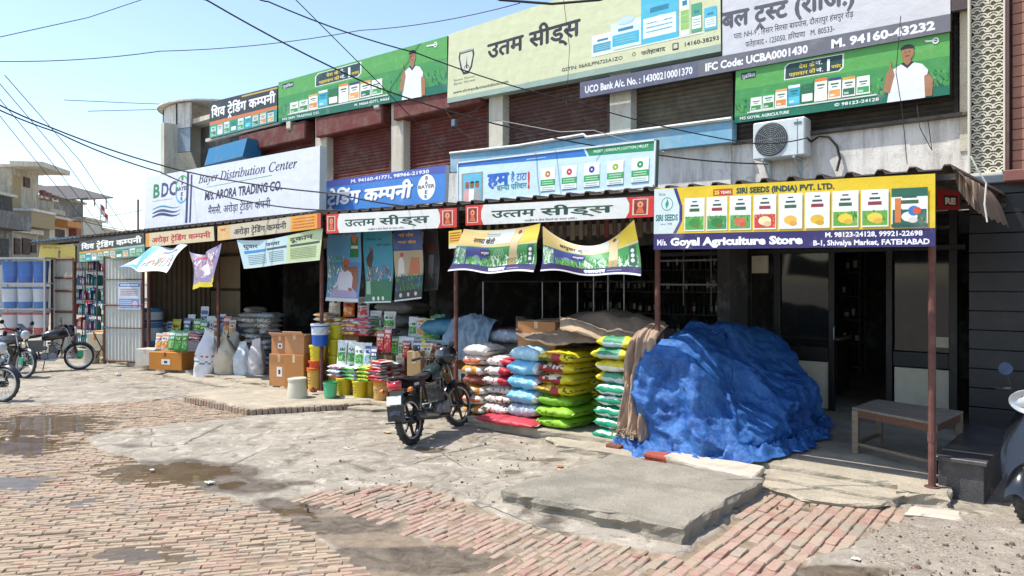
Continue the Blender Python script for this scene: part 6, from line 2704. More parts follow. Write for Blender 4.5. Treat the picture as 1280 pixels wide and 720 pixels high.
def standing_sack(name, label, px, pyb, wpx, hpx, col, seed, tip=.0, knot=True, accents=None, Y=None):
    g = G(px, pyb, ZP if pyb < 470 else .06)
    d_ = (g - CAM).dot(FW)
    w__, h__ = wpx * d_ / F, hpx * d_ / F
    mb = MB()
    r = random.Random(seed)

    def fn(u, v):
        t = 2 * PI * u
        n = fbm(math.cos(t) * 1.6 + seed, math.sin(t) * 1.6, v * 3, 3)
        n2 = fbm(math.cos(t) * 4 + seed, math.sin(t) * 4, v * 7, 3)
        kx = 1 + .10 * math.sin(PI * min(1, v / .6)) - (.78 if knot == 2 else .50) * smooth1(v, .50, .97)
        ky = 1 + .10 * math.sin(PI * min(1, v / .6)) - .92 * smooth1(v, .48, .96)
        q = (abs(math.cos(t)) ** 3.0 + abs(math.sin(t)) ** 3.0) ** (-1 / 3.0)
        q *= 1 + .16 * n + .10 * n2
        return (math.cos(t) * kx * q * w__ / 2.05 + tip * v * h__ + .16 * w__ * fbm(seed, v * 1.6, 1) * v, math.sin(t) * ky * q * w__ * .36, h__ * v * (1 + .05 * n + .05 * math.sin(t + seed) * v) + .004)

    def cf(u, v):
        ac = accents(u, v, r) if accents and .5 < u < 1 else None
        if ac:
            return ac
        return jit(col, .04)
    mb.grid(fn, 26, 26, colfn=cf, closeu=True)
    mb.lathe([(0, .002), (w__ * .45, .002)], 12, col)
    o = mb.build(name, WOVEN, smooth=True, origin=(0, 0, 0))
    o.location = (g.x, g.y, ZP if pyb < 470 else .055)
    o.rotation_euler = (0, 0, .5)
    return tag(o, label, 'sack', 'white sacks under the purple banner')


pr1 = lambda u, v, r: ('#b04a60' if .42 < v < .47 and r.random() < .6 else ('#7a8090' if .22 < v < .40 and int(v * 40) % 2 and r.random() < .7 else None))
pr2 = lambda u, v, r: ('#4a4c54' if (.22 < v < .27 or .34 < v < .37) and .6 < u < .9 and r.random() < .6 else None)
standing_sack('sack', 'tall white printed sack leaning on the thin post under the purple banner', 256, 470, 26, 58, '#d2d3d6', 5, tip=.10, accents=pr1)
standing_sack('sack', 'cream woven sack with a pointed tied top right of the white printed sack', 282, 467, 27, 52, '#c2b69e', 6, knot=2)
standing_sack('sack', 'white sack with a pale blue side behind the cream sacks', 303, 468, 20, 40, '#c4ccd0', 7)
standing_sack('sack', 'white sack with a faint pink edge at the right end of the sacks', 320, 468, 22, 44, '#cfc8c6', 8)
standing_sack('sack', 'cream sack slumped behind the pointed cream sack', 294, 463, 24, 46, '#b8af9c', 9)
standing_sack('sack', 'beige sack half hidden between the printed sack and the cream sack', 270, 462, 20, 40, '#bdb39e', 10)
# blue wrapped drum
root = thing('wrapped_drum', 'blue and white drum wrapped in clear film beside the shed door', 'drum', at(188, .25), rot=0)
rD = WP(188, 29, .25) / 2
hD = HP(188, 66, .25)
mb = MB()
mb.lathe([(0, .0), (rD, .0), (rD * 1.02, .03), (rD * 1.0, hD * .31), (rD * 1.03, hD * .33), (rD * 1.0, hD * .35), (rD, hD * .66), (rD * 1.03, hD * .68), (rD, hD * .70), (rD * .98, hD * .97), (rD * .9, hD), (0, hD)], 28, '#4a80b8')
mb.build('body', PLASTIC, root, smooth=True, auto=40)
mb = MB()
for z0_, z1_ in ((.39, .63), (.73, .93)):
    mb.lathe([(rD * 1.035, hD * z0_), (rD * 1.035, hD * z1_)], 28, '#b8c6d6')
mb.lathe([(rD * 1.04, hD * .74), (rD * 1.04, hD * .78)], 28, '#2a3f7a')
mb.build('printed_band', PLASTIC, root, smooth=True)
# cartons low
carton('carton', 'low white carton in front of the blue wrapped drum', at(189, -.1), (WP(189, 20, 0) * 1.4, .4, HP(189, 20, 0)), .45, col='#c4bfb4', lab=None, group=LG)
carton('carton', 'wide orange brown carton right of the white carton with a dark strap', at(216, -.15), (WP(216, 36, 0) * 1.35, .45, HP(216, 21, 0)), .40, col='#b8772c', tape='#5a4a3a', lab='y', group=LG)
carton('carton', 'long pale bench box behind the tall white printed sack', at(245, .6), (WP(245, 40, .6) * 1.6, .5, HP(245, 30, .6)), .1, col='#a8a8ac', lab=None, group=LG)
carton('carton', 'brown carton pile base behind the sacks under the purple banner', at(275, 1.0), (1.5, .5, HP(275, 36, 1.0)), .1, col='#5e4030', lab=None, group=LG)
carton('carton', 'hidden carton behind the pouches left of the tall sack', at(215, .7), (1.3, .5, HP(215, 28, .7)), .1, col='#7a6048', lab=None, group=LG)
zz = ZP + HP(216, 21, 0)
for i, (px, kind, wpx, hpx, Y, z_) in enumerate([(198, 'orange white', 11, 20, -.1, zz), (206, 'orange white', 11, 22, -.08, zz), (214, 'green white', 10, 25, -.05, zz), (222, 'green', 12, 26, -.1, zz), (230, 'green', 10, 27, -.05, zz)]):
    pouch(kind, WP(px, wpx, Y), HP(px, hpx, Y), at(px, Y, z_), .4, f'{kind} pouch, {ORD[i]} from the left on the orange brown carton', LG, .12, 200 + i)
z5 = ZP + HP(215, 28, .7)
for i, (px, kind, wpx, hpx, Y, z_) in enumerate([(205, 'white blue', 10, 18, .6, z5), (212, 'white blue', 10, 20, .62, z5), (220, 'yellow green', 13, 24, .6, z5), (233, 'dark blue', 12, 26, .65, z5)]):
    pouch(kind, WP(px, wpx, Y), HP(px, hpx, Y), at(px, Y, z_), .4, f'{kind} pouch, {ORD[i]} from the left in the second row before the cream shop', LG, .08, 220 + i)
z6 = ZP + HP(245, 30, .6)
for i, (px, kind, wpx, hpx, Y, z_) in enumerate([(238, 'white green', 11, 30, .75, z6), (246, 'green', 13, 26, .7, z6), (254, 'green', 12, 24, .7, z6), (254, 'white blue', 12, 40, .95, z6), (262, 'silver red', 12, 30, .8, z6), (268, 'orange white', 10, 28, .85, z6)]):
    pouch(kind, WP(px, wpx, Y), HP(px, hpx, Y), at(px, Y, z_), .4, f'{kind} pouch, {ORD[i]} from the left on the pale bench box', LG, .08, 240 + i)
pilerow(247, .52, .7, 4, .06, ['red', 'silver red'], z6 - .02, 'crimson flat packet, {pos} of the pile on the pale bench box', LG, seed=31)
z7 = ZP + HP(275, 36, 1.0)
for i, (px, kind, wpx, hpx) in enumerate([(277, 'white blue', 10, 26), (283, 'orange', 12, 24), (290, 'orange white', 10, 20)]):
    pouch(kind, WP(px, wpx, 1.), HP(px, hpx, 1.), at(px, 1.0, z7), .4, f'{kind} pouch, {ORD[i]} from the left on the dark carton beside the thin post', LG, .08, 260 + i)
# piled white and blue bags inside the dark cream shop
IG = 'bags piled inside the cream trading shop'
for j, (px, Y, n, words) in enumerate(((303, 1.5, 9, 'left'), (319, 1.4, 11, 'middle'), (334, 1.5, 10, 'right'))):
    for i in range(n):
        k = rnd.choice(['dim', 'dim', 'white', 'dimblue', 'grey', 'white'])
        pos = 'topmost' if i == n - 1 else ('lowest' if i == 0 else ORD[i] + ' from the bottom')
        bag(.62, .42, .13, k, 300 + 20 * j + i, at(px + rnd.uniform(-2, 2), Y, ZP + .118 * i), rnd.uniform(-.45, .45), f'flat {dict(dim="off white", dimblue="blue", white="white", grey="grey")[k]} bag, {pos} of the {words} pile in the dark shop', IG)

# ------------------------------------------------------------------ tin shed parts at the left


def corrug(name, p, q, z0, z1, pitch, amp, col, m, parent, bow=0):
    """vertical corrugated sheet between plan points p and q"""
    p, q = Vector((p[0], p[1], 0)), Vector((q[0], q[1], 0))
    L = (q - p).length
    n = Vector(((q - p).y, -(q - p).x, 0)).normalized()
    N = int(L / pitch * 6)
    mb = MB()
    mb.grid(lambda u, v: tuple(p.lerp(q, u) + n * (amp * (math.sin(u * L / pitch * 2 * PI))) + Vector((0, 0, z0 + (z1 - z0) * v))), N, 1, col)
    return mb.build(name, m, parent, smooth=True)


shed = thing('tin_shed', 'shed of brown corrugated tin sheets behind the goods of the cream shop', 'shed', at(235, 2.2))
corrug('tin_sheet', at(186, 1.9)[:2], at(300, 1.9)[:2], ZP, 3.0, .12, .018, '#8a7860', DUSTY, shed)
corrug('tin_sheet', at(186, .35)[:2], (at(186, .3)[0], 1.88), ZP, 3.0, .12, .018, '#6d5f4e', DUSTY, shed)
for z in (.9, 1.75):
    mb = MB()
    a, b = at(186, 1.86), at(300, 1.86)
    mb.box(((a[0] + b[0]) / 2, 1.85, z + .9), (b[0] - a[0], .05, .06), '#3a2520')
    mb.build('rail', DUSTY, shed)
# folded door of white corrugated sheet
d0, d1 = G(131, 457, .02), G(179, 452, .15)
door = thing('tin_door', 'open white corrugated tin door with brown frame and a pasted notice', 'door', (d1.x, d1.y, .1))
zt_ = 2 + 30 * (d0 - CAM).dot(FW) / F
corrug('tin_sheet', d0[:2], d1[:2], .12, zt_, .10, .010, '#c2c2b8', PAINT, door)
dv = (d1 - d0)
dv.z = 0
dn = Vector((dv.y, -dv.x, 0)).normalized()
for t in (0, 1):
    mb = MB()
    p = d0.lerp(d1, t)
    mb.tube([(p.x, p.y, .06), (p.x, p.y, zt_ + .03)], .035, 6)
    mb.build('frame_post', RUST, door)
for k, z in enumerate((.14, .92, 1.45, 2.05, zt_)):
    mb = MB()
    for off in ((.02,) if 0 < k < 4 else (0,)):
        a, b = d0 + dn * off, d1 + dn * off
        mb.tube([(a.x, a.y, z), (b.x, b.y, z)], .022 if k in (0, 4, 2) else .014, 6)
    mb.build('frame_rail', RUST, door)
pa_, pb_ = d0.lerp(d1, .38) + dn * .035, d0.lerp(d1, .96) + dn * .035
zl_, zh_ = 2 - 34 * 17.6 / F, 2 - 1 * 17.6 / F
Apt = lambda u, v: pa_.lerp(pb_, u) * 1.0 + Vector((0, 0, 0)) if False else Vector((pa_.x + (pb_.x - pa_.x) * u, pa_.y + (pb_.y - pa_.y) * u, zl_ + (zh_ - zl_) * v))
A = Art(Apt, dn, .95)
A.rect(0, 0, 1, 1, '#cdd4dc')
A.rect(.03, .84, .97, .97, '#3a6fb0')
A.lines(.1, .86, .9, .95, 1, '#e8ecf4', 3, .6)
A.lines(.1, .5, .9, .78, 4, '#a05a6a', 4, .5)
A.rect(.05, .04, .95, .40, '#6f94c4')
A.lines(.1, .08, .6, .36, 4, '#c4d4e8', 5, .5)
A.disc(.75, .2, .12, '#e0b8c0', 12)
A.base.build('notice', PRINT, door)
# second door further left, brown frame with pale panes
e0, e1 = G(66, 446, 0), G(93, 447, 0)
dd = (e0 - CAM).dot(FW)
door2 = thing('framed_door', 'brown framed folding door with pale panes beside the wrapped bucket rack', 'door', (e0.x, e0.y, 0))
zt2 = 2 + 28 * dd / F
dv2 = (e1 - e0).normalized()
dn2 = Vector((dv2.y, -dv2.x, 0))
for t in (0, 1):
    p = e0.lerp(e1, t)
    mb = MB()
    mb.tube([(p.x, p.y, 0), (p.x, p.y, zt2)], .05, 6)
    mb.build('frame_post', RUST, door2)
zs = [.15, .75, 1.2, 1.75, 2.1, zt2]
for z in zs:
    mb = MB()
    mb.tube([(e0.x, e0.y, z), (e1.x, e1.y, z)], .035, 6)
    mb.build('frame_rail', RUST, door2)
for k in range(5):
    corrug('pane', (e0 + dn2 * -.02)[:2], (e1 + dn2 * -.02)[:2], zs[k] + .03, zs[k + 1] - .03, .2, .006, '#b0ac9e', DUSTY, door2)

SHG = ['#2f6f9a', '#2a8a8a', '#3a9ab0', '#7a3a8a', '#b03a5a', '#d0d4d4', '#2f7a4a', '#1f5f8a', '#c83a34']
shelf_rack('shelf_rack', 'steel shelves of blue and teal chemical bottles inside the far left shed', at(98, .6)[0], at(130, .6)[0], .6, 2.75, 6, SHG, .35, 12)
shelf_rack('shelf_rack', 'second dim steel shelves deeper in the far left shed', at(110, 2.4)[0], at(178, 2.4)[0], 2.4, 2.75, 6, SHG, .35, 13)

# rack of film wrapped buckets, turned towards the street
g = G(32, 447, 0)
dk = (g - CAM).dot(FW)
rack = thing('bucket_rack', 'white rack holding three rows of film wrapped blue white and red buckets', 'rack', (g.x, g.y, 0), rot=R(38))
rw, rh = 62 * dk / F, (447 - 323) * dk / F
mb = MB()
for x in (-rw / 2, rw / 2):
    for y in (-.2, .2):
        mb.box((x, y, rh / 2), (.05, .04, rh), '#b8b8b4')
mb.build('frame', PAINT, rack)
film, fnt, fb = new_mat('clear_film')
fb.inputs['Base Color'].default_value = (.8, .85, .9, 1)
fb.inputs['Roughness'].default_value = .12
fb.inputs['Alpha'].default_value = .07
ftc = nd(fnt, 'ShaderNodeTexCoord')
fbp = nd(fnt, 'ShaderNodeBump', i_Strength=.9, i_Distance=.05)
fnt.links.new(noise_tex(fnt, ftc.outputs['Object'], 7, 5, .7, 1.0), fbp.inputs['Height'])
fnt.links.new(fbp.outputs[0], fb.inputs['Normal'])
rows_ = [(.24, '#b83a34', '#c4c8cc'), (.50, '#2a6fb0', '#c4ccd4'), (.755, '#1a62b4', '#1f6cc0')]
for k, (f_, c1, c2) in enumerate(rows_):
    z = rh * f_
    mb = MB()
    mb.box((0, 0, z - .02), (rw, .42, .03), '#b8b8b4')
    mb.build('shelf', PAINT, rack)
    for i in range(3):
        mb = MB()
        r_ = rw / 7
        x = (i - 1) * rw / 3.15
        hb = rh * .215
        mb.lathe([(0, z), (r_ * .86, z), (r_ * .9, z + hb * .3), (r_, z + hb * .9), (r_ * 1.05, z + hb * .92), (r_ * 1.05, z + hb), (0, z + hb)], 18, cols=[c1, c1, c2, c1, c1, c1], c=(x, 0, 0))
        mb.build('bucket', PLASTIC, rack, smooth=True, auto=40)
    mb = MB()
    mb.grid(lambda u, v: ((u - .5) * (rw - .04), -.24 - .02 * math.sin(u * 18) - .02 * fbm(u * 6, v * 4, k), z + rh * .225 * v), 24, 6, '#ffffff')
    mb.build('film', film, rack, smooth=True)
mb = MB()
mb.box((0, 0, rh), (rw + .05, .44, .05), '#b8b8b4')
mb.build('top_board', PAINT, rack)

# small table with a carton, white bucket, cloth bundle
g = G(112, 452, 0)
carton('carton', 'cream box with orange stripes on the ground beside the white bucket', (g.x, g.y + .25, 0), (.42, .42, HP(112, 38, -.8)), .6, col='#cdbf9c', tape='#c8642a', lab=None)
bucket('bucket', 'plain cream bucket standing before the open shed', (G(114, 454, 0).x, G(114, 454, 0).y, 0), .2, .32, '#c2bda8', open_=True, handle=False)
root = thing('folding_table', 'small folding table with crossed legs left of the white tin door', 'table', (G(124, 455).x, G(124, 455).y, 0), rot=R(35))
mb = MB()
mb.box((0, .25, .78), (.5, .4, .03), '#b89a6a', .005)
mb.build('table_top', WOOD, root)
for sgn in (-1, 1):
    mb = MB()
    mb.tube([(sgn * .22, .08, 0), (-sgn * .22, .1, .76)], .014, 6, '#5a4a40')
    mb.build('leg', METAL, root)
mb = MB()
mb.grid(lambda u, v: (.02 + .16 * math.cos(2 * PI * u) * math.sin(PI * v) * (1 + .3 * fbm(u * 5, v * 3, 0)), .25 + .14 * math.sin(2 * PI * u) * math.sin(PI * v), .80 + .19 * (1 - math.cos(PI * v)) * (1 + .2 * fbm(u * 6, v * 6, 1))), 18, 12, '#d4cfc8', closeu=True)
o = mb.build('cloth_bundle', CLOTH, smooth=True)
gg = G(124, 455)
o.location = (gg.x + .05, gg.y + .1, 0)
tag(o, 'white crumpled cloth bundle on the folding table at the shed door', 'cloth')

# ------------------------------------------------------------------ motorcycles
CHROME = mat('chrome', '#b8b8b8', .18, 1.0, var=.05, dirt=.15, bump=0)
DGREY = mat('cast_metal', '#808284', .42, .7, var=.15, dirt=.35, bump=.2)


def torus(mb, c, R_, r_, n=40, m=10, col=None, sq=1.0, axis='Y'):
    def fn(u, v):
        a, b = 2 * PI * u, 2 * PI * v
        q = R_ + r_ * math.cos(b)
        return (c[0] + q * math.cos(a), c[1] + r_ * sq * math.sin(b), c[2] + q * math.sin(a))
    mb.grid(fn, n, m, col, closeu=True, closev=True)


def wheel(root, x, R_, tw, spokes, front, disc=True):
    w = MB()
    torus(w, (x, 0, R_), R_ - tw * .5, tw * .5, 44, 10, '#17171a', 1.0)
    for k in range(44):
        a = 2 * PI * k / 44
        w.M = Matrix.Translation((x, 0, R_)) @ Matrix.Rotation(a, 4, 'Y') @ Matrix.Translation((R_ - .0095, 0, 0))
        w.box((0, (.25 if k % 2 else -.25) * tw, 0), (.016, tw * .36, .018), '#141416')
    w.M = None
    t = w.build('tyre', RUBBER, root, smooth=True, auto=40)
    m = MB()
    ri = R_ - tw
    m.lathe([(ri + .008, -tw * .32), (ri - .012, -tw * .30), (ri - .02, 0), (ri - .012, tw * .30), (ri + .008, tw * .32)], 40, '#2e3134' if spokes == 'alloy' else '#b4b6b8', c=(x, 0, R_), axis='Y')
    for sg in (-1, 1):
        m.lathe([(ri + .010, sg * tw * .33), (ri - .014, sg * tw * .31)], 40, '#b4b6b8', c=(x, 0, R_), axis='Y')
    if spokes == 'alloy':
        for k in range(6):
            a = 2 * PI * k / 6 + .3
            m.M = Matrix.Translation((x, 0, R_)) @ Matrix.Rotation(a, 4, 'Y')
            m.hexa([(.03, -.016, -.016), (ri, -.011, -.012), (ri, .011, -.012), (.03, .016, -.016)], [(.03, -.016, .016), (ri, -.011, .012), (ri, .011, .012), (.03, .016, .016)], '#232527')
        m.M = None
    else:
        for k in range(28):
            a = 2 * PI * k / 28
            m.tube([(x + .03 * math.cos(a + .5), .03 * (-1) ** k, R_ + .03 * math.sin(a + .5)), (x + ri * math.cos(a), 0, R_ + ri * math.sin(a))], .0032, 3, '#d0d0d0')
    m.lathe([(0, -.07), (.045, -.07), (.055, -.04), (.055, .04), (.045, .07), (0, .07)], 20, '#4a4c4e', c=(x, 0, R_), axis='Y')
    m.build('rim', mat('rim_metal', None, .35, .6, var=.1, dirt=.3, bump=.05), t, smooth=True, auto=40)
    return t


def motorcycle(label, loc, heading, lean, spokes='alloy', accent='#30333a', shade='#141518', guards=None, rear_detail=True, group='motorcycles parked in front of the shops', silver=False, steer=0.0):
    root = thing('motorcycle', label, 'motorcycle', loc, group, rot=0)
    root.rotation_mode = 'ZXY' if False else 'XYZ'
    root.rotation_euler = (lean, 0, heading)
    wr, wf = -.62, .64
    wheel(root, wr, .305, .085 if spokes == 'alloy' else .07, spokes, False)
    wheel(root, wf, .305, .072 if spokes == 'alloy' else .058, spokes, True)
    b = MB()
    tb_ = lambda pts, r_, c='#1b1c1e', n=8: b.tube(pts, r_, n, c)
    for sg in (-1, 1):
        tb_([(wr, sg * .10, .305), (-.12, sg * .09, .36)], .022)
        tb_([(-.62, sg * .10, .74), (-.22, sg * .10, .66), (.02, sg * .07, .70), (.36, sg * .02, .86)], .016)
        tb_([(-.12, sg * .09, .36), (-.20, sg * .10, .66)], .016)
    tb_([(.38, 0, .92), (.30, 0, .55), (.22, 0, .34)], .024)
    tb_([(.22, 0, .34), (-.12, 0, .30)], .02)
    b.build('frame', BIKEP, root, smooth=True, auto=40)
    # shocks
    for sg in (-1, 1):
        b = MB()
        b.tube([(-.55, sg * .125, .36), (-.46, sg * .125, .68)], .012, 8, '#9a9a9a')
        for k in range(9):
            t = k / 9
            c = Vector((-.55, sg * .125, .40)).lerp(Vector((-.47, sg * .125, .64)), t)
            b.tube([(c.x + .026 * math.cos(a), c.y + .026 * math.sin(a), c.z + .004 * a / 3) for a in [2 * PI * q / 10 for q in range(11)]], .0055, 4, '#a3834a')
        b.build('shock_absorber', METAL, root)
    # engine
    b = MB()
    b.box((.06, 0, .34), (.34, .22, .16), '#4a4c4e', .04)
    b.lathe([(0, -.15), (.085, -.15), (.10, -.13), (.10, .13), (.085, .15), (0, .15)], 20, '#6a6c6e', c=(.12, 0, .33), axis='Y')
    b.lathe([(0, -.13), (.07, -.13), (.08, -.12), (.08, .12), (.07, .13), (0, .13)], 18, '#5a5c5e', c=(-.03, 0, .34), axis='Y')
    for k in range(8):
        b.box((.13 - k * .003, 0, .44 + k * .021), (.17, .17, .009), '#3a3c3e', .003)
    b.box((.12, 0, .50), (.13, .13, .16), '#2a2c2e', .01)
    b.box((.10, 0, .63), (.15, .14, .05), '#5a5c5e', .015)
    b.box((-.02, 0, .52), (.10, .10, .08), '#26282a', .02)
    b.build('engine', DGREY, root, smooth=False)
    b = MB()
    b.tube([(.18, -.08, .55), (.30, -.10, .46), (.30, -.12, .32), (.16, -.14, .24), (-.10, -.15, .25)], .020, 10, '#8a8a8a')
    b.tube([(-.10, -.15, .25), (-.20, -.16, .27), (-.24, -.17, .285), (-.66, -.18, .36), (-.70, -.18, .368)], [.02, .034, .048, .055, .040], 14, '#6a6c6e')
    b.tube([(-.30, -.228, .30), (-.60, -.236, .355)], [.02, .02], 6, '#9a9a9a')
    b.build('exhaust', CHROME if silver else METAL, root, smooth=True, auto=40)
    # tank
    def tank(u, v):
        t = 2 * PI * v
        x = -.08 + .50 * u
        wprof = .125 * math.sin(PI * min(1, .18 + u * .80)) ** .7 + .01
        hprof = .12 * math.sin(PI * min(1, .12 + u * .80)) ** .6 + .02
        c, s = math.cos(t), math.sin(t)
        return (x, wprof * math.copysign(abs(c) ** .8, c), .765 + .05 * u + hprof * math.copysign(abs(s) ** .85, s) * (1 if s > 0 else .75))
    b = MB()
    b.grid(tank, 18, 22, accent, closev=True)
    b.build('fuel_tank', BIKEP, root, smooth=True)
    b = MB()
    b.lathe([(.035, .90), (.035, .915), (0, .918)], 14, '#a8a8a8', c=(.14, 0, -.01))
    b.build('tank_cap', CHROME, root)
    # side panels
    for sg in (-1, 1):
        b = MB()
        b.hexa([(-.30, sg * .115, .46), (-.06, sg * .115, .44), (-.06, sg * .09, .44), (-.30, sg * .09, .46)], [(-.36, sg * .125, .70), (-.04, sg * .12, .70), (-.04, sg * .09, .70), (-.36, sg * .09, .70)], accent)
        b.build('side_panel', BIKEP, root)
        b = MB()
        b.hexa([(-.72, sg * .115, .70), (-.34, sg * .12, .68), (-.34, sg * .09, .68), (-.72, sg * .08, .70)], [(-.86, sg * .06, .82), (-.32, sg * .12, .78), (-.32, sg * .06, .78), (-.86, sg * .03, .82)], shade)
        b.box((-.55, sg * .122, .735), (.11, .008, .035), '#c8c8c4', .003)
        b.build('tail_panel', BIKEP, root)
    # seat
    def seat(u, v):
        t = 2 * PI * v
        x = -.80 + .76 * u
        top = .845 - .045 * math.sin(PI * u) ** 1.5 + .03 * (1 - u)
        wd = .085 + .05 * math.sin(PI * (u * .9 + .05))
        e = max(.05, 1 - abs(2 * u - 1) ** 6) ** .5
        c, s = math.cos(t), math.sin(t)
        return (x, wd * math.copysign(abs(c) ** .7, c) * e, top - .035 + .04 * math.copysign(abs(s) ** .6, s) * e)
    b = MB()
    b.grid(seat, 22, 16, '#121214', closev=True)
    b.build('seat', mat('seat_vinyl', '#121214', .5, var=.1, dirt=.35, dirtcol='#5f574c', bump=.25, bscale=60), root, smooth=True)
    # grab rail
    b = MB()
    b.tube([(-.52, .135, .80), (-.80, .13, .83), (-.92, .06, .86), (-.92, -.06, .86), (-.80, -.13, .83), (-.52, -.135, .80)], .013, 7, '#222426')
    b.build('grab_rail', BIKEP, root, smooth=True)
    # tail light, plate, mudguard
    b = MB()
    b.grid(lambda u, v: (-.875 - .065 * math.sin(PI * u) ** .5 * math.sin(PI * v) ** .5, (u - .5) * .20, .70 + .115 * v), 12, 10, '#b0101a')
    b.build('tail_light', mat('red_lens', '#b0121c', .12, var=.05, bump=0, dirt=.1, coat=.8), root, smooth=True)
    for sg in (-1, 1):
        b = MB()
        b.tube([(-.84, sg * .08, .70), (-.84, sg * .18, .70)], .009, 6, '#1a1a1c')
        b.lathe([(0, -.025), (.026, -.02), (.03, .0), (.02, .03), (0, .035)], 10, '#c8702a', c=(-.84, sg * .20, .70), axis='Y')
        b.build('indicator', PLASTIC, root)
    b = MB()
    b.hexa([(-.90, -.09, .38), (-.90, .09, .38), (-.88, .09, .38), (-.88, -.09, .38)], [(-.86, -.085, .70), (-.86, .085, .70), (-.83, .085, .70), (-.83, -.085, .70)], '#18191b')
    def mg(u, v):
        a = R(75) + R(85) * u
        q = .345
        return (wr + q * math.cos(a), (v - .5) * .15, .305 + q * math.sin(a) - .02 * abs(v - .5) * 2)
    b.grid(mg, 12, 6, '#18191b')
    b.build('rear_mudguard', BIKEP, root, smooth=False)
    b = MB()
    b.hexa([(-.915, -.12, .34), (-.915, .12, .34), (-.90, .12, .34), (-.90, -.12, .34)], [(-.925, -.11, .52), (-.925, .11, .52), (-.91, .11, .52), (-.91, -.11, .52)], '#2a2e34')
    b.build('mud_flap', PLASTIC, root)
    b = MB()
    b.tube([(-.93, -.15, .32), (-.93, .15, .32)], .008, 5, '#2a2a2a')
    b.build('flap_bar', METAL, root)
    b = MB()
    b.hexa([(-.938, -.10, .54), (-.938, .10, .54), (-.93, .10, .54), (-.93, -.10, .54)], [(-.915, -.10, .64), (-.915, .10, .64), (-.907, .10, .64), (-.907, -.10, .64)], '#d4d4d0')
    b.build('number_plate', PAINT, root)
    # forks and front mudguard
    for sg in (-1, 1):
        b = MB()
        b.tube([(wf, sg * .085, .305), (.50, sg * .085, .66)], .024, 10, '#3a3c3e')
        b.tube([(.50, sg * .085, .66), (.385, sg * .085, .95)], .017, 10, '#b0b0b0')
        b.build('fork', METAL, root, smooth=True, auto=40)
    b = MB()
    def fg(u, v):
        a = R(20) + R(140) * u
        q = .34
        return (wf + q * math.cos(a), (v - .5) * .13, .305 + q * math.sin(a) - .05 * (abs(v - .5) * 2) ** 2)
    b.grid(fg, 18, 8, shade)
    b.build('front_mudguard', BIKEP, root, smooth=True)
    # headlamp cowl
    b = MB()
    def cowl(u, v):
        t = 2 * PI * v
        q = .12 * math.sin(PI * (.15 + .62 * u)) ** .7
        return (.36 + .20 * u, q * .95 * math.cos(t), .87 - .02 * u + q * 1.15 * math.sin(t) + .03)
    b.grid(cowl, 12, 20, shade, closev=True)
    b.grid(lambda u, v: (.52 - .17 * v, (u - .5) * (.20 - .08 * v), 1.0 + .13 * v), 8, 6, shade)
    b.build('headlamp_cowl', BIKEP, root, smooth=True)
    b = MB()
    b.lathe([(0, .60), (.06, .595), (.095, .57), (.10, .55)], 20, '#c8ccd0', c=(0, 0, .895), axis='X')
    b.build('headlamp', mat('lamp_glass', None, .08, var=.02, bump=0, coat=1), root, smooth=True)
    b = MB()
    b.box((.37, 0, 1.02), (.07, .20, .05), '#1a1a1c', .015)
    b.build('instrument_panel', PLASTIC, root)
    # handlebar
    b = MB()
    b.tube([(.24, .36, .99), (.30, .26, 1.01), (.36, .12, .99), (.385, .05, .965), (.385, -.05, .965), (.36, -.12, .99), (.30, -.26, 1.01), (.24, -.36, .99)], .012, 8, '#2a2c2e')
    b.build('handlebar', METAL, root, smooth=True)
    for sg in (-1, 1):
        b = MB()
        b.tube([(.285, sg * .27, 1.008), (.235, sg * .375, .99)], .018, 9, '#101012')
        b.build('grip', RUBBER, root)
        b = MB()
        b.tube([(.32, sg * .25, 1.01), (.33, sg * .30, .99), (.28, sg * .40, .97)], .006, 5, '#8a8a8a')
        b.build('lever', METAL, root)
        b = MB()
        b.tube([(.31, sg * .22, 1.01), (.29, sg * .30, 1.12)], .006, 5, '#1a1a1c')
        b.lathe([(0, -.012), (.03, -.010), (.048, .0), (.045, .008), (0, .01)], 14, '#1b1c1e', c=(.285, sg * .33, 1.15), axis='X')
        b.build('mirror', PLASTIC, root)
    # controls, stand, footpegs, chain case
    b = MB()
    b.hexa([(-.66, .13, .25), (-.05, .12, .27), (-.05, .105, .27), (-.66, .115, .25)], [(-.66, .13, .34), (-.05, .12, .40), (-.05, .105, .40), (-.66, .115, .34)], '#1b1c1e')
    b.build('chain_case', BIKEP, root)
    for sg in (-1, 1):
        b = MB()
        b.tube([(-.02, sg * .10, .27), (-.02, sg * .25, .27)], .016, 7, '#151517')
        b.build('footpeg', RUBBER, root)
        b = MB()
        b.tube([(-.34, sg * .11, .38), (-.36, sg * .22, .37)], .013, 7, '#151517')
        b.build('pillion_peg', RUBBER, root)
    b = MB()
    b.tube([(-.02, .12, .26), (-.06, .22, .02)], .011, 6, '#2a2a2c')
    b.build('side_stand', METAL, root)
    b = MB()
    b.tube([(.10, -.05, .90), (.30, -.08, .98), (.40, -.10, .80), (.46, -.09, .5)], .005, 5, '#0e0e10')
    b.tube([(.10, .05, .88), (.32, .12, .99), (.44, .10, .84), (.5, .09, .45)], .005, 5, '#0e0e10')
    b.build('cable', RUBBER, root)
    if guards:
        b = MB()
        for sg in (-1, 1):
            b.tube([(.20, sg * .06, .62), (.28, sg * .24, .55), (.30, sg * .24, .35), (.22, sg * .06, .28)], .011, 7, '#9a9a9a')
        b.build('leg_guard', CHROME, root)
        for sg in (-1, 1):
            b = MB()
            b.box((wf + .02, sg * .115, .36), (.12, .03, .16), guards, .02)
            b.build('green_wrap', PLASTIC, root)
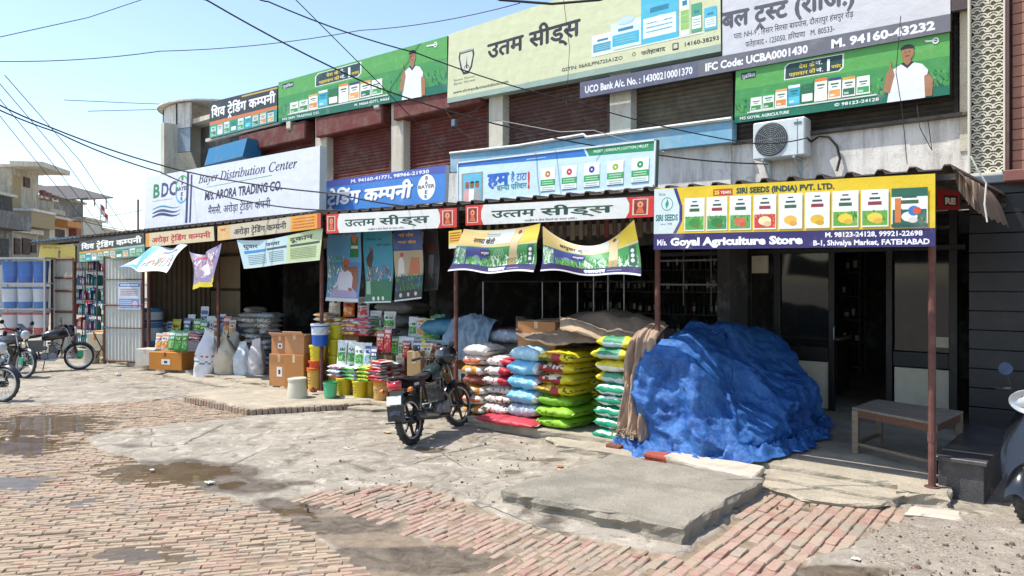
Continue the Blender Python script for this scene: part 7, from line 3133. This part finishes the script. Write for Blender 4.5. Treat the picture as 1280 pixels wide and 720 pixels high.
    if steer:
        Ms = Matrix.Translation((.46, 0, 0)) @ Matrix.Rotation(steer, 4, 'Z') @ Matrix.Translation((-.46, 0, 0))
        fr = [c for c in kids(root) if c.name.split('.')[0] in ('fork', 'front_mudguard', 'headlamp_cowl', 'headlamp', 'instrument_panel', 'handlebar', 'grip', 'lever', 'mirror', 'green_wrap')]
        fr += [c for c in kids(root) if c.name.split('.')[0] == 'tyre'][1:]
        for c in fr:
            c.matrix_local = Ms
    return root


ga, gb3 = G(522, 552), G(573, 532)
mid = (ga + gb3) / 2
hd = math.atan2(gb3.y - ga.y, gb3.x - ga.x) + R(1)
b0 = motorcycle('black motorcycle with red tail light parked in front of the packet display', (mid.x + .05, mid.y - .10, -.004), hd, R(-0), accent='#2c3a38', steer=R(-14))
b0.rotation_euler = (R(9) * 0, 0, hd)
b0.rotation_euler = (Matrix.Rotation(hd, 4, 'Z') @ Matrix.Rotation(R(-8), 4, 'X')).to_euler()


def bike_at(label, pf, pr, **k):
    f_, r_ = G(*pf), G(*pr)
    h = math.atan2(f_.y - r_.y, f_.x - r_.x)
    d = Vector((math.cos(h), math.sin(h), 0))
    c = Vector((f_.x, f_.y, 0)) - d * .64
    o = motorcycle(label, (c.x, c.y, -.004), h, 0, **k)
    o.rotation_euler = (Matrix.Rotation(h, 4, 'Z') @ Matrix.Rotation(R(-6), 4, 'X')).to_euler()
    return o


bike_at('black motorcycle with green wrapped fork beside the film wrapped bucket rack', (99, 462), (26, 466), spokes='wire', accent='#2a2729', guards='#1f9a6a', silver=True)
bike_at('motorcycle at the left edge with its spoked front wheel turned to the shops', (30, 473), (-52, 468), spokes='wire', accent='#2a2a2c', guards='#1f9a6a', silver=True)
bike_at('motorcycle mostly outside the left edge, only its front wheel showing', (2, 503), (-110, 500), spokes='wire', accent='#3a1a1c', silver=True)
# helmet hung on the handlebar
root = thing('helmet', 'black glossy helmet hanging on the handlebar of the middle motorcycle', 'helmet', (0, 0, 0), rot=0)
Mh = Matrix.Rotation(hd, 4, 'Z')
hp = Vector(b0.location) + Mh.to_3x3() @ Vector((.24, -.02, 1.0))
root.location = hp
root.rotation_euler = (0, R(-10), hd + 2.4)
b = MB()


def helm(u, v):
    t, p = 2 * PI * u, PI * v * .80
    x, y, z = math.sin(p) * math.cos(t), math.sin(p) * math.sin(t), math.cos(p)
    return (.155 * x, .125 * y, .14 * z + .02)


b.grid(helm, 28, 18, '#17181a', closeu=True)
b.build('shell', BIKEP, root, smooth=True)
b = MB()
b.grid(lambda u, v: (.160 * math.cos((u - .5) * 2.0) * math.sin(1.2 + v * .65), .130 * math.sin((u - .5) * 2.0) * math.sin(1.2 + v * .65), .145 * math.cos(1.2 + v * .65) + .02), 14, 6, '#3a4046')
b.build('visor', mat('visor', None, .08, var=.02, bump=0, coat=1), root, smooth=True)

# ------------------------------------------------------------------ scooter at the right edge
gs = G(1286, 652)
sc = thing('scooter', 'scooter with silver front cowl and glossy black apron cut by the right edge', 'scooter', (gs.x + .36 * .26, gs.y + .36 * .97, 0), rot=0)
sc.rotation_euler = (0, 0, R(255))
SILV = mat('silver_paint', None, .28, .4, var=.04, bump=0, coat=.5, dirt=.15)


def lerp3(a, b, t):
    return a + (b - a) * t


# local: front towards +X
b = MB()


def apron(u, v):
    z = .30 + .62 * v
    wd = .17 + .10 * math.sin(PI * (v * .9 + .05)) - .05 * v
    x = .26 - .10 * v + .07 * math.cos((u - .5) * PI) + .12 * (1 - v) ** 2
    return (x, (u - .5) * 2 * wd, z)


b.grid(apron, 20, 20, '#141517')
b.grid(lambda u, v: (apron(u, v)[0] - .09 * math.cos((u - .5) * PI) - .01, apron(u, v)[1] * .98, apron(u, v)[2]), 20, 20, '#141517')
b.build('apron', BIKEP, sc, smooth=True)
b = MB()
b.grid(lambda u, v: (.12 + .15 * math.sin(PI * (.12 + .6 * v)) ** .7, .19 * math.cos(2 * PI * u) * math.sin(PI * (.15 + .7 * v)) ** .6, .98 + .11 * math.sin(2 * PI * u) * math.sin(PI * (.15 + .7 * v)) ** .6), 26, 10, '#b9bcbc', closeu=True)
b.grid(lambda u, v: (.02 + .24 * math.sin(PI * v * .5 + .2), (u - .5) * .40 * (1 - .2 * v), .93 + .12 * math.cos(PI * (v - .5)) * math.cos((u - .5) * 2.4)), 18, 12, '#b9bcbc')
b.build('front_cowl', SILV, sc, smooth=True)
b = MB()
b.lathe([(0, .275), (.05, .272), (.085, .255), (.095, .235)], 20, '#c6cbd0', c=(0, 0, .99), axis='X')
b.build('headlamp', MATS['lamp_glass'], sc, smooth=True)
wheel(sc, .36, .225, .085, 'alloy', True)
wheel(sc, -.88, .225, .09, 'alloy', False)
b = MB()
b.grid(lambda u, v: (.36 + .27 * math.cos(R(10) + R(150) * u), (v - .5) * .16, .225 + .27 * math.sin(R(10) + R(150) * u) - .05 * (abs(v - .5) * 2) ** 2), 18, 8, '#141517')
b.build('front_mudguard', BIKEP, sc, smooth=True)
b = MB()
b.grid(lambda u, v: (-1.05 + 1.0 * u, .20 * math.cos(2 * PI * v) * max(.02, math.sin(PI * (.08 + u * .84))) ** .5, .52 + (.22 - .06 * u) * math.sin(2 * PI * v) * max(.02, math.sin(PI * (.08 + u * .84))) ** .5), 22, 18, '#141517', closev=True)
b.build('rear_body', BIKEP, sc, smooth=True)
b = MB()
b.grid(lambda u, v: (-.95 + .72 * u, .14 * math.cos(2 * PI * v) * max(.02, math.sin(PI * (.05 + u * .9))) ** .4, .78 + .05 * math.sin(2 * PI * v)), 16, 12, '#101012', closev=True)
b.build('seat', MATS['seat_vinyl'], sc, smooth=True)
b = MB()
b.box((-.12, 0, .30), (.50, .30, .05), '#1a1a1c', .02)
b.build('floorboard', PLASTIC, sc)
for sg in (-1, 1):
    b = MB()
    b.tube([(.10, sg * .14, 1.02), (.06, sg * .26, 1.05), (.02, sg * .38, 1.04)], .016, 8, '#121214')
    b.build('grip', RUBBER, sc, smooth=True)
    b = MB()
    b.tube([(.10, sg * .22, 1.04), (.09, sg * .27, 1.18)], .006, 5, '#1a1a1c')
    b.lathe([(0, -.012), (.045, -.01), (.06, .0), (.055, .01), (0, .012)], 16, '#1d3a5a', c=(.09, sg * .28, 1.23), axis='X')
    b.build('mirror', PLASTIC, sc)

# ------------------------------------------------------------------ hanging banners and posters


def banner(name, label, px, Y, paint, wave, sub=60, cat='banner', asp=None, Ys=None, group=None):
    Ys = Ys or [Y] * 4
    TL, TR, BR, BL = [P(x, y, yy) for (x, y), yy in zip(px, Ys)]

    def mapf(u, v):
        p = (BL * (1 - u) + BR * u) * (1 - v) + (TL * (1 - u) + TR * u) * v
        dy, dz = wave(u, v)
        return p + Vector((0, dy, dz))
    A = sign(name, label, cat, px, Y, Ys=Ys, mapf=mapf, sub=sub, face='#cccccc', group=group)
    A.base = MB()
    A.layer = 1
    paint(A)
    finish(A, VINYL, sheet=False)
    # back side of the sheet
    mb = MB()
    mb.grid(lambda u, v: mapf(u, v) - A.n * .004, 30, 14, '#c9c9c4')
    mb.build('sheet_back', VINYL, A.root, smooth=True)
    return A


def farm_paint(k):
    def f(A):
        A.rect(0, 0, 1, 1, '#c9bc86')
        A.poly([(.0, .62), (.3, .6), (.5, .66), (.72, .62), (1, .66), (1, 1), (.55, 1), (.3, .92), (0, 1)], '#c4ab6c')
        A.poly([(.35, .64), (.7, .68), (.7, 1), (.42, .97)], '#b9bfb8')
        A.poly([(.72, .64), (1, .66), (1, 1), (.86, 1)], '#cdb63a')
        A.text('धानुका कृषि' if k else 'नारमदा खेती', .22, .70, .12, '#3a1f18', w=.30, bold=.05, rise=-.02)
        A.lines(.40, .84, .56, .92, 2, '#4a3a30', 3)
        A.rect(0, 0, 1, .60, '#3f8a4a')
        A.rect(0, 0, .48, .58, '#3f4a8c')
        A.foliage(0, .14, .14, .58, 60, ['#dfe8dc', '#7fb08a', '#4f8f5a'], 2 + k, .3)
        A.disc(.30, .28, .13, '#7fa0b8', 14, ry=.12)
        A.foliage(.16, .12, .50, .36, 70, ['#5fa84a', '#8cc46a', '#3f8a3f'], 4 + k, .2)
        for q in range(7):
            A.poly([(.50 + q * .035, .12), (.515 + q * .035, .12), (.60 + (q - 3) * .012, .56), (.597 + (q - 3) * .012, .56)], '#9fc4a8', keep=True)
        A.layer += 1
        A.foliage(.50, .12, .98, .42, 110, ['#dfe8dc', '#6fae6a', '#2f7a3a'], 6 + k, .22)
        A.poly([(.72, .30), (.80, .30), (.79, .70), (.82, .82), (.77, .90), (.72, .86), (.715, .66)], '#c8b48a')
        A.poly([(.72, .14), (.755, .14), (.76, .32), (.725, .32)], '#a88a5a', keep=True)
        A.poly([(.765, .14), (.80, .14), (.795, .32), (.765, .32)], '#a88a5a')
        A.disc(.765, .90, .045, '#6a4430', 10, ry=.05)
        A.rect(.36, .40, .50, .54, '#3a3464')
        A.text('धानुका', .375, .44, .06, '#e0e0e8', w=.11, bold=.03)
        A.rect(.90, .18, .965, .58, '#2f5a4a')
        for q in (.48, .38, .28):
            A.disc(.932, q, .04, '#dfe4e0', 10)
        A.rect(0, .03, 1, .16, '#32285c')
        A.text('फसलकवच', .50, .055, .085, '#f0f0f4', w=.20, bold=.06)
        A.lines(.72, .07, .84, .10, 1, '#b8b8c8', 5)
        A.rect(0, 0, 1, .035, '#e0e0e0')
    return f


banner('banner', 'sagging farm banner on the left behind the rusty post, cream above and purple below', [(576, 286), (673, 279), (667, 341), (562, 339)], -.55, farm_paint(0),
       lambda u, v: (.04 * math.sin(u * 7 + v * 2) - .03 * (1 - v) + .02 * math.sin(v * 8), -.05 * math.sin(PI * u) * v + .02 * math.sin(u * 9) * (1 - v)), group='sagging farm banners')
banner('banner', 'sagging farm banner on the right with its top edge drooping deeply', [(681, 283), (794, 275), (801, 346), (675, 339)], -.55, farm_paint(1),
       lambda u, v: (.05 * math.sin(u * 6 + v * 3 + 1) - .03 * (1 - v), -.26 * math.sin(PI * u) * v ** 1.5 + .02 * math.sin(u * 9) * (1 - v)), group='sagging farm banners')
A = banner('notice', 'small yellow and red printed notice at the left end of the farm banners', [(561, 289), (577, 287), (577, 309), (561, 311)], -.50,
           lambda A: (A.rect(0, 0, 1, 1, '#d2b82a'), A.lines(.08, .35, .92, .92, 4, '#a8281f', 3, .6), A.rect(0, 0, 1, .25, '#cfc9a8')), lambda u, v: (0, 0), sub=0)


def wht(A):
    A.rect(0, 0, 1, 1, '#b4cdd2')
    A.poly([(.62, 0), (1, 0), (1, 1), (.66, 1)], '#b9c99a')
    A.rect(0, .0, 1, .04, '#c9d2c0')
    A.text('धुवार', .05, .70, .16, '#33353a', w=.18, bold=.03)
    A.text('जमवा', .36, .72, .16, '#33353a', w=.20, bold=.03)
    A.text('दूकान', .68, .74, .17, '#33353a', w=.22, bold=.03)
    A.poly([(.05, .50), (.34, .54), (.34, .64), (.05, .60)], '#2a7fc0')
    A.rect(.36, .56, .64, .64, '#3a4a50')
    A.rect(.68, .56, .98, .63, '#3a4a50')
    A.lines(.08, .10, .33, .46, 6, '#4a6a78', 1, .35)
    A.lines(.38, .10, .60, .50, 6, '#4a6a78', 2, .35)
    A.lines(.68, .12, .95, .50, 7, '#5a6a3a', 3, .35)


banner('banner', 'pale blue and green text banner hanging under the cream strip signs', [(296, 300), (401, 287), (397, 325), (305, 336)], -.42, wht,
       lambda u, v: (.04 * math.sin(u * 8), -.06 * math.sin(PI * u * 1.2) * v ** 2))


def flap(A):
    A.rect(0, 0, 1, 1, '#c4cdd6')
    A.poly([(0, 0), (.42, .04), (.30, 1), (0, 1)], '#5f9fd4')
    A.poly([(.02, .1), (.3, .15), (.2, .5), (.02, .4)], '#cfe0ec')
    A.rect(.45, .74, .92, .84, '#6a7a8a')
    A.foliage(.42, .15, .95, .68, 80, ['#3f8a4a', '#2f6f4a', '#b83a34', '#e0e0d8'], 5, .3)
    A.lines(.45, .05, .95, .16, 2, '#8a3a3a', 5)


banner('banner', 'small blue and white banner blowing out at the left below the red lettered strip', [(190, 310), (236, 307), (226, 342), (169, 334)], -.42, flap,
       lambda u, v: (-.35 * (1 - v) + .06 * math.sin(u * 8 + v * 4), .03 * math.sin(u * 9)), Ys=[-.42, -.42, -.5, -.5])


def purp(A):
    A.rect(0, 0, 1, 1, '#8d84a4')
    A.foliage(.05, .2, .95, .9, 140, ['#b8a4b8', '#d8ccd4', '#6f5a7a', '#a8707a', '#c8b49a'], 8, .25)
    A.poly([(.3, .75), (.7, .82), (.66, .9), (.34, .86)], '#b03a44')
    A.disc(.55, .45, .16, '#d8d0d4', 14)
    A.disc(.42, .34, .10, '#9a8a9a', 14)
    A.rect(0, 0, 1, .12, '#cdb82a')


banner('banner', 'crumpled purple banner with a yellow lower edge hanging by the thin post', [(236, 312), (273, 304), (273, 354), (244, 362)], -.42, purp,
       lambda u, v: (.06 * math.sin(u * 11 + v * 3) - .05 * (1 - v), -.16 * math.sin(PI * u) * v ** 3 + .03 * math.sin(u * 7) * (1 - v)))


def poster_paint(k):
    def f(A):
        bg = ['#4a86b8', '#2a86a0', '#1f3a6a', '#4a4a50'][k]
        A.rect(0, 0, 1, 1, bg)
        if k == 0:
            A.rect(0, .55, 1, 1, '#5f9cc8')
            A.text('फसल की शान', .1, .93, .035, '#1f2f4a', w=.8, bold=.02)
            A.rect(.66, .62, .92, .90, '#2f7a4a')
            A.disc(.79, .88, .06, '#c8643a', 12)
            A.rect(.68, .74, .90, .78, '#d8d8d0')
            A.foliage(.02, .05, .55, .66, 110, ['#3f8a4a', '#2a6a38', '#dfe4dc', '#5fa05a'], 3, .09)
            A.poly([(.52, .48), (.90, .50), (.95, .30), (.92, .12), (.60, .12)], '#8a5238')
            A.poly([(.08, .06), (.95, .06), (.94, .13), (.80, .20), (.40, .22), (.16, .15)], '#9d97bb')
            A.poly([(.36, .16), (.80, .16), (.80, .34), (.74, .41), (.64, .44), (.52, .44), (.42, .41), (.36, .32)], '#c4c4d4')
            A.poly([(.36, .30), (.42, .36), (.34, .22), (.20, .17), (.16, .20), (.28, .24)], '#c4c4d4')
            A.poly([(.12, .17), (.20, .165), (.21, .20), (.13, .205)], '#8d5a40')
            A.poly([(.70, .16), (.80, .15), (.80, .19), (.70, .20)], '#8d5a40')
            A.rect(.54, .42, .62, .47, '#8d5a40')
            A.disc(.58, .505, .042, '#8d5a40', 14, ry=.046)
            A.rect(.54, .485, .62, .492, '#1a1412')
            A.poly([(.50, .52), (.66, .52), (.67, .56), (.60, .59), (.52, .575)], '#c8582a')
            A.rect(0, 0, 1, .05, '#c9cdd2')
        elif k == 1:
            A.text('किसान भाई', .1, .86, .035, '#14324a', w=.5, bold=.02)
            A.text('सही पहचान', .42, .78, .035, '#14324a', w=.5, bold=.02)
            A.poly([(.15, .45), (.3, .5), (.36, .62), (.32, .74), (.22, .7), (.1, .6)], '#3a2a24')
            A.rect(.2, .34, .24, .5, '#3a2a24')
            A.rect(.3, .34, .34, .5, '#3a2a24')
            A.disc(.25, .74, .03, '#7a4a34', 10)
            A.rect(0, 0, 1, .32, '#1f6a4a')
            A.foliage(.1, .28, .95, .52, 70, ['#a04a5a', '#c8b4b8', '#3f7a6a', '#5a3a5a'], 4, .1)
            A.rect(.04, .12, .2, .30, '#8ab0a0')
            for q in (.3, .5, .7):
                A.disc(q, .06, .03, '#cfe0d8', 10)
            A.rect(0, 0, 1, .02, '#c9cdd2')
        elif k == 2:
            A.rect(0, .72, 1, 1, '#2a4a8a')
            A.text('नई सोच', .15, .90, .045, '#d89a2a', w=.5, bold=.04)
            A.text('नया बीज', .15, .80, .045, '#d89a2a', w=.6, bold=.04)
            A.rect(0, .34, 1, .70, '#a8957a')
            A.poly([(.1, .34), (.42, .34), (.38, .55), (.3, .62), (.2, .58)], '#c8c4bc')
            A.disc(.30, .64, .035, '#a83a2a', 10)
            A.poly([(.55, .36), (.9, .36), (.86, .60), (.6, .60)], '#b86a3a')
            A.foliage(0, .1, 1, .38, 120, ['#2f6a34', '#1f4a24', '#4f8a3a'], 5, .1)
            A.rect(0, 0, 1, .14, '#1c2428')
            for q in (.2, .5, .8):
                A.disc(q, .08, .03, '#b8c0c0', 10)
            A.rect(0, 0, 1, .02, '#c9cdd2')
        else:
            A.poly([(.3, .2), (.7, .2), (.66, .6), (.4, .6)], '#8a8a8c')
            A.disc(.5, .68, .06, '#6a4a3a', 12)
            A.disc(.5, .74, .07, '#7a3a2a', 12, ry=.05)
            A.foliage(0, .0, 1, .3, 60, ['#2f3f34', '#3a3a3a'], 6, .1)
    return f


for k, (px, lb) in enumerate([([(411, 288), (452, 287), (449, 378), (407, 376)], 'tall poster of a seated turbaned farmer in white beside a cotton plant'),
                              ([(455, 288), (491, 287), (490, 378), (456, 379)], 'teal poster with a dark figure on a horse and green base'),
                              ([(493, 287), (528, 286), (528, 373), (493, 377)], 'dark blue poster with orange heading and green field'),
                              ([(530, 289), (548, 289), (548, 362), (530, 364)], 'dim grey poster of a standing man farthest right of the posters')]):
    banner('poster', lb, px, .25 + .25 * (k == 3), poster_paint(k), lambda u, v: (.02 * math.sin(u * 5 + v * 6), 0), sub=30, cat='poster', group='tall farm posters hung over the display')

# ------------------------------------------------------------------ overhead wires


WIREM = mat('wire_rubber', None, .6, bump=0)


def wire(pts, r_, label, col='#1c1c1e', group='overhead wires crossing the sky and shop fronts', sag=.0):
    """pts: (px, py, depth along the view axis)"""
    w3 = [CAM + ray(a, b) * d for a, b, d in pts]
    out = []
    for i in range(len(w3) - 1):
        for k in range(8):
            t = k / 8
            p = w3[i].lerp(w3[i + 1], t)
            p.z -= sag * 4 * t * (1 - t)
            out.append(p)
    out.append(w3[-1])
    mb = MB()
    mb.tube(out, r_, 5, col)
    o = mb.build('overhead_wire', WIREM, origin=out[0], smooth=True)
    tag(o, label, 'wire', group)


wire([(225, -22, 9), (258, 0, 9.6), (460, 105, 11), (640, 160, 11.5), (800, 190, 11.6), (960, 205, 11.5)], .012, 'thick wire from the sky above the green sign down across the shutters', sag=.04)
wire([(300, -20, 9), (335, 2, 9.6), (520, 66, 11), (720, 128, 11.4), (930, 178, 11.2), (1010, 172, 11)], .010, 'thick wire crossing the cream sign towards the air conditioner', sag=.05)
wire([(340, -30, 10), (470, 100, 11), (560, 195, 12)], .007, 'thin wire dropping over the green sign to the meter bracket')
wire([(-40, 55, 16), (110, 22, 18), (200, -8, 19)], .010, 'short wire high in the top left corner')
wire([(-40, 76, 16), (200, 64, 18), (450, 38, 18), (650, 4, 16)], .011, 'long thin wire across the upper sky above the signs', sag=.10)
wire([(-60, 98, 12), (60, 158, 13), (230, 214, 13.5), (420, 242, 12.5), (560, 262, 12)], .014, 'thick upper cable at the left running down over the white sign', sag=.05)
wire([(-60, 108, 12), (70, 165, 13), (200, 215, 13.5), (300, 250, 13), (430, 263, 12.5)], .013, 'thick lower cable at the left running down over the white sign', sag=.05)
for k in range(4):
    wire([(-60 + 22 * k, 70 + 8 * k, 30), (40 + 20 * k, 195 + 2 * k, 40), (150 + 12 * k, 330, 55)], .018, ['first', 'second', 'third', 'fourth'][k] + ' from the left of the four parallel service wires at the left', group='parallel service wires at the left')
wire([(80, 125, 30), (170, 129, 34), (262, 132, 36)], .014, 'faint short wire left of the balcony roof')
wire([(110, 139, 30), (190, 137, 34), (240, 133, 36)], .014, 'lower faint short wire left of the balcony roof')
wire([(120, 272, 40), (150, 268, 42), (182, 262, 40)], .014, 'thin service line between the flag pole and the white sign')
wire([(96, 275, 30), (130, 283, 32), (182, 292, 30)], .014, 'lower service line between the flag pole and the white sign')
wire([(590, -14, 7), (625, 0, 7), (690, 5, 7), (750, 0, 7), (790, -14, 7)], .013, 'drooping cable loop at the very top centre')
wire([(620, 150, 12), (700, 165, 11.8), (742, 163, 11.6), (830, 190, 11.3)], .007, 'pale thin wire over the dark shutter and blue parapet', col='#a8a8a4')
wire([(702, -20, 10.4), (712, 60, 10.6), (708, 130, 10.8)], .004, 'thin vertical wire hanging over the cream sign')
wire([(1126, 20, 9.3), (1120, 90, 9.3), (1128, 140, 9.3), (1134, 205, 9.2)], .005, 'thin dark wire hanging beside the pointing man')
wire([(1146, 130, 9.3), (1150, 160, 9.2), (1165, 188, 9.2), (1160, 150, 9.2)], .005, 'thin curled wire loop on the white wall')
# meter box with service wires on the pillar
q = P(568, 154, YW - .2)
root = thing('junction_box', 'small grey junction box with loose wires on the shutter pillar', 'junction box', q)
mb = MB()
mb.box((q.x, q.y, q.z), (.12, .10, .15), '#5f6f7a', .01)
mb.build('box', PAINT, root)
mb = MB()
for (a, b) in ((540, 190), (556, 200), (590, 172), (604, 130), (552, 120), (575, 205)):
    e_ = P(a, b, YW - .1)
    mb.tube([q, q.lerp(e_, .5) + Vector((0, -.05, -.06)), e_], .006, 4, '#8d8d88')
mb.build('wire_tail', RUBBER, root, kind='stuff')
# little weed at the step
g = G(1147, 618)
mb = MB()
for k in range(60):
    a, l = rnd.uniform(0, 2 * PI), rnd.uniform(.03, .10)
    b_ = Vector((g.x + rnd.uniform(-.04, .04), g.y + rnd.uniform(-.03, .03), rnd.uniform(.0, .05)))
    t_ = b_ + Vector((math.cos(a) * l, math.sin(a) * l, l * rnd.uniform(.4, 1.1)))
    s_ = Vector((-math.sin(a), math.cos(a), .2)) * .012
    m_ = b_.lerp(t_, .55)
    mb.add([b_, m_ + s_, t_, m_ - s_], [(0, 1, 2, 3)], jit(rnd.choice(['#3f7a2a', '#5a9a34', '#2f6a24']), .2))
o = mb.build('weed', CLOTH, origin=g)
tag(o, 'small green weed growing at the broken step corner', 'weed')

# ------------------------------------------------------------------ rubble and small litter on the ground
mb = MB()
r5 = random.Random(11)
for k in range(420):
    if k < 150:
        g = G(r5.uniform(1085, 1290), r5.uniform(650, 735), 0)
    else:
        g = G(r5.uniform(380, 1180), r5.uniform(548, 640), 0)
    s_ = r5.uniform(.004, .016) * (1.6 if r5.random() < .08 else 1)
    a = r5.uniform(0, PI)
    pts = []
    for q in range(6):
        t = a + q * PI / 3
        rr5 = s_ * r5.uniform(.7, 1.2)
        pts.append((g.x + rr5 * math.cos(t), g.y + rr5 * math.sin(t)))
    c5 = jit(r5.choice(['#8d8272', '#6b6154', '#a89a86', '#7d5a4a', '#4f473d']), .2)
    z5 = .012
    mb.add([(x, y, z5 - .02) for x, y in pts] + [(g.x + (x - g.x) * .7, g.y + (y - g.y) * .7, z5 + s_ * .7) for x, y in pts],
           [(i, (i + 1) % 6, 6 + (i + 1) % 6, 6 + i) for i in range(6)] + [tuple(range(6, 12))], c5)
o = mb.build('rubble', ROCK, origin=G(900, 650))
o['kind'] = 'stuff'
for i, (x, y, w5, c5, lb) in enumerate(((484, 541, .10, '#c9a87a', 'dry tan leaf on the concrete left of the motorcycle rear wheel'), (1070, 700, .06, '#c9c4b8', 'pale paper scrap in the gravel at the lower right'),
                                        (262, 604, .09, '#b8c4b8', 'pale plastic scrap at the edge of the brown puddle'), (190, 588, .05, '#d8d8d4', 'tiny white scrap beside the muddy strip'),
                                        (700, 584, .07, '#a8683a', 'orange brown wrapper on the concrete behind the big slab'), (1232, 618, .09, '#8a5a4a', 'half brick lying right of the granite block'))):
    g = G(x, y, .01)
    mb = MB()
    if 'brick' in lb:
        mb.box((g.x, g.y, .045), (.11, .09, .07), c5, .01)
    else:
        mb.grid(lambda u, v: (g.x + (u - .5) * w5 + .2 * w5 * fbm(v * 3, i, 1), g.y + (v - .5) * w5 * .8, .018 + .25 * w5 * abs(fbm(u * 3, v * 3, i + 4))), 5, 5, c5)
    tag(mb.build('litter' if 'brick' not in lb else 'half_brick', CLOTH if 'brick' not in lb else ROCK, origin=g), lb, 'litter' if 'brick' not in lb else 'brick')
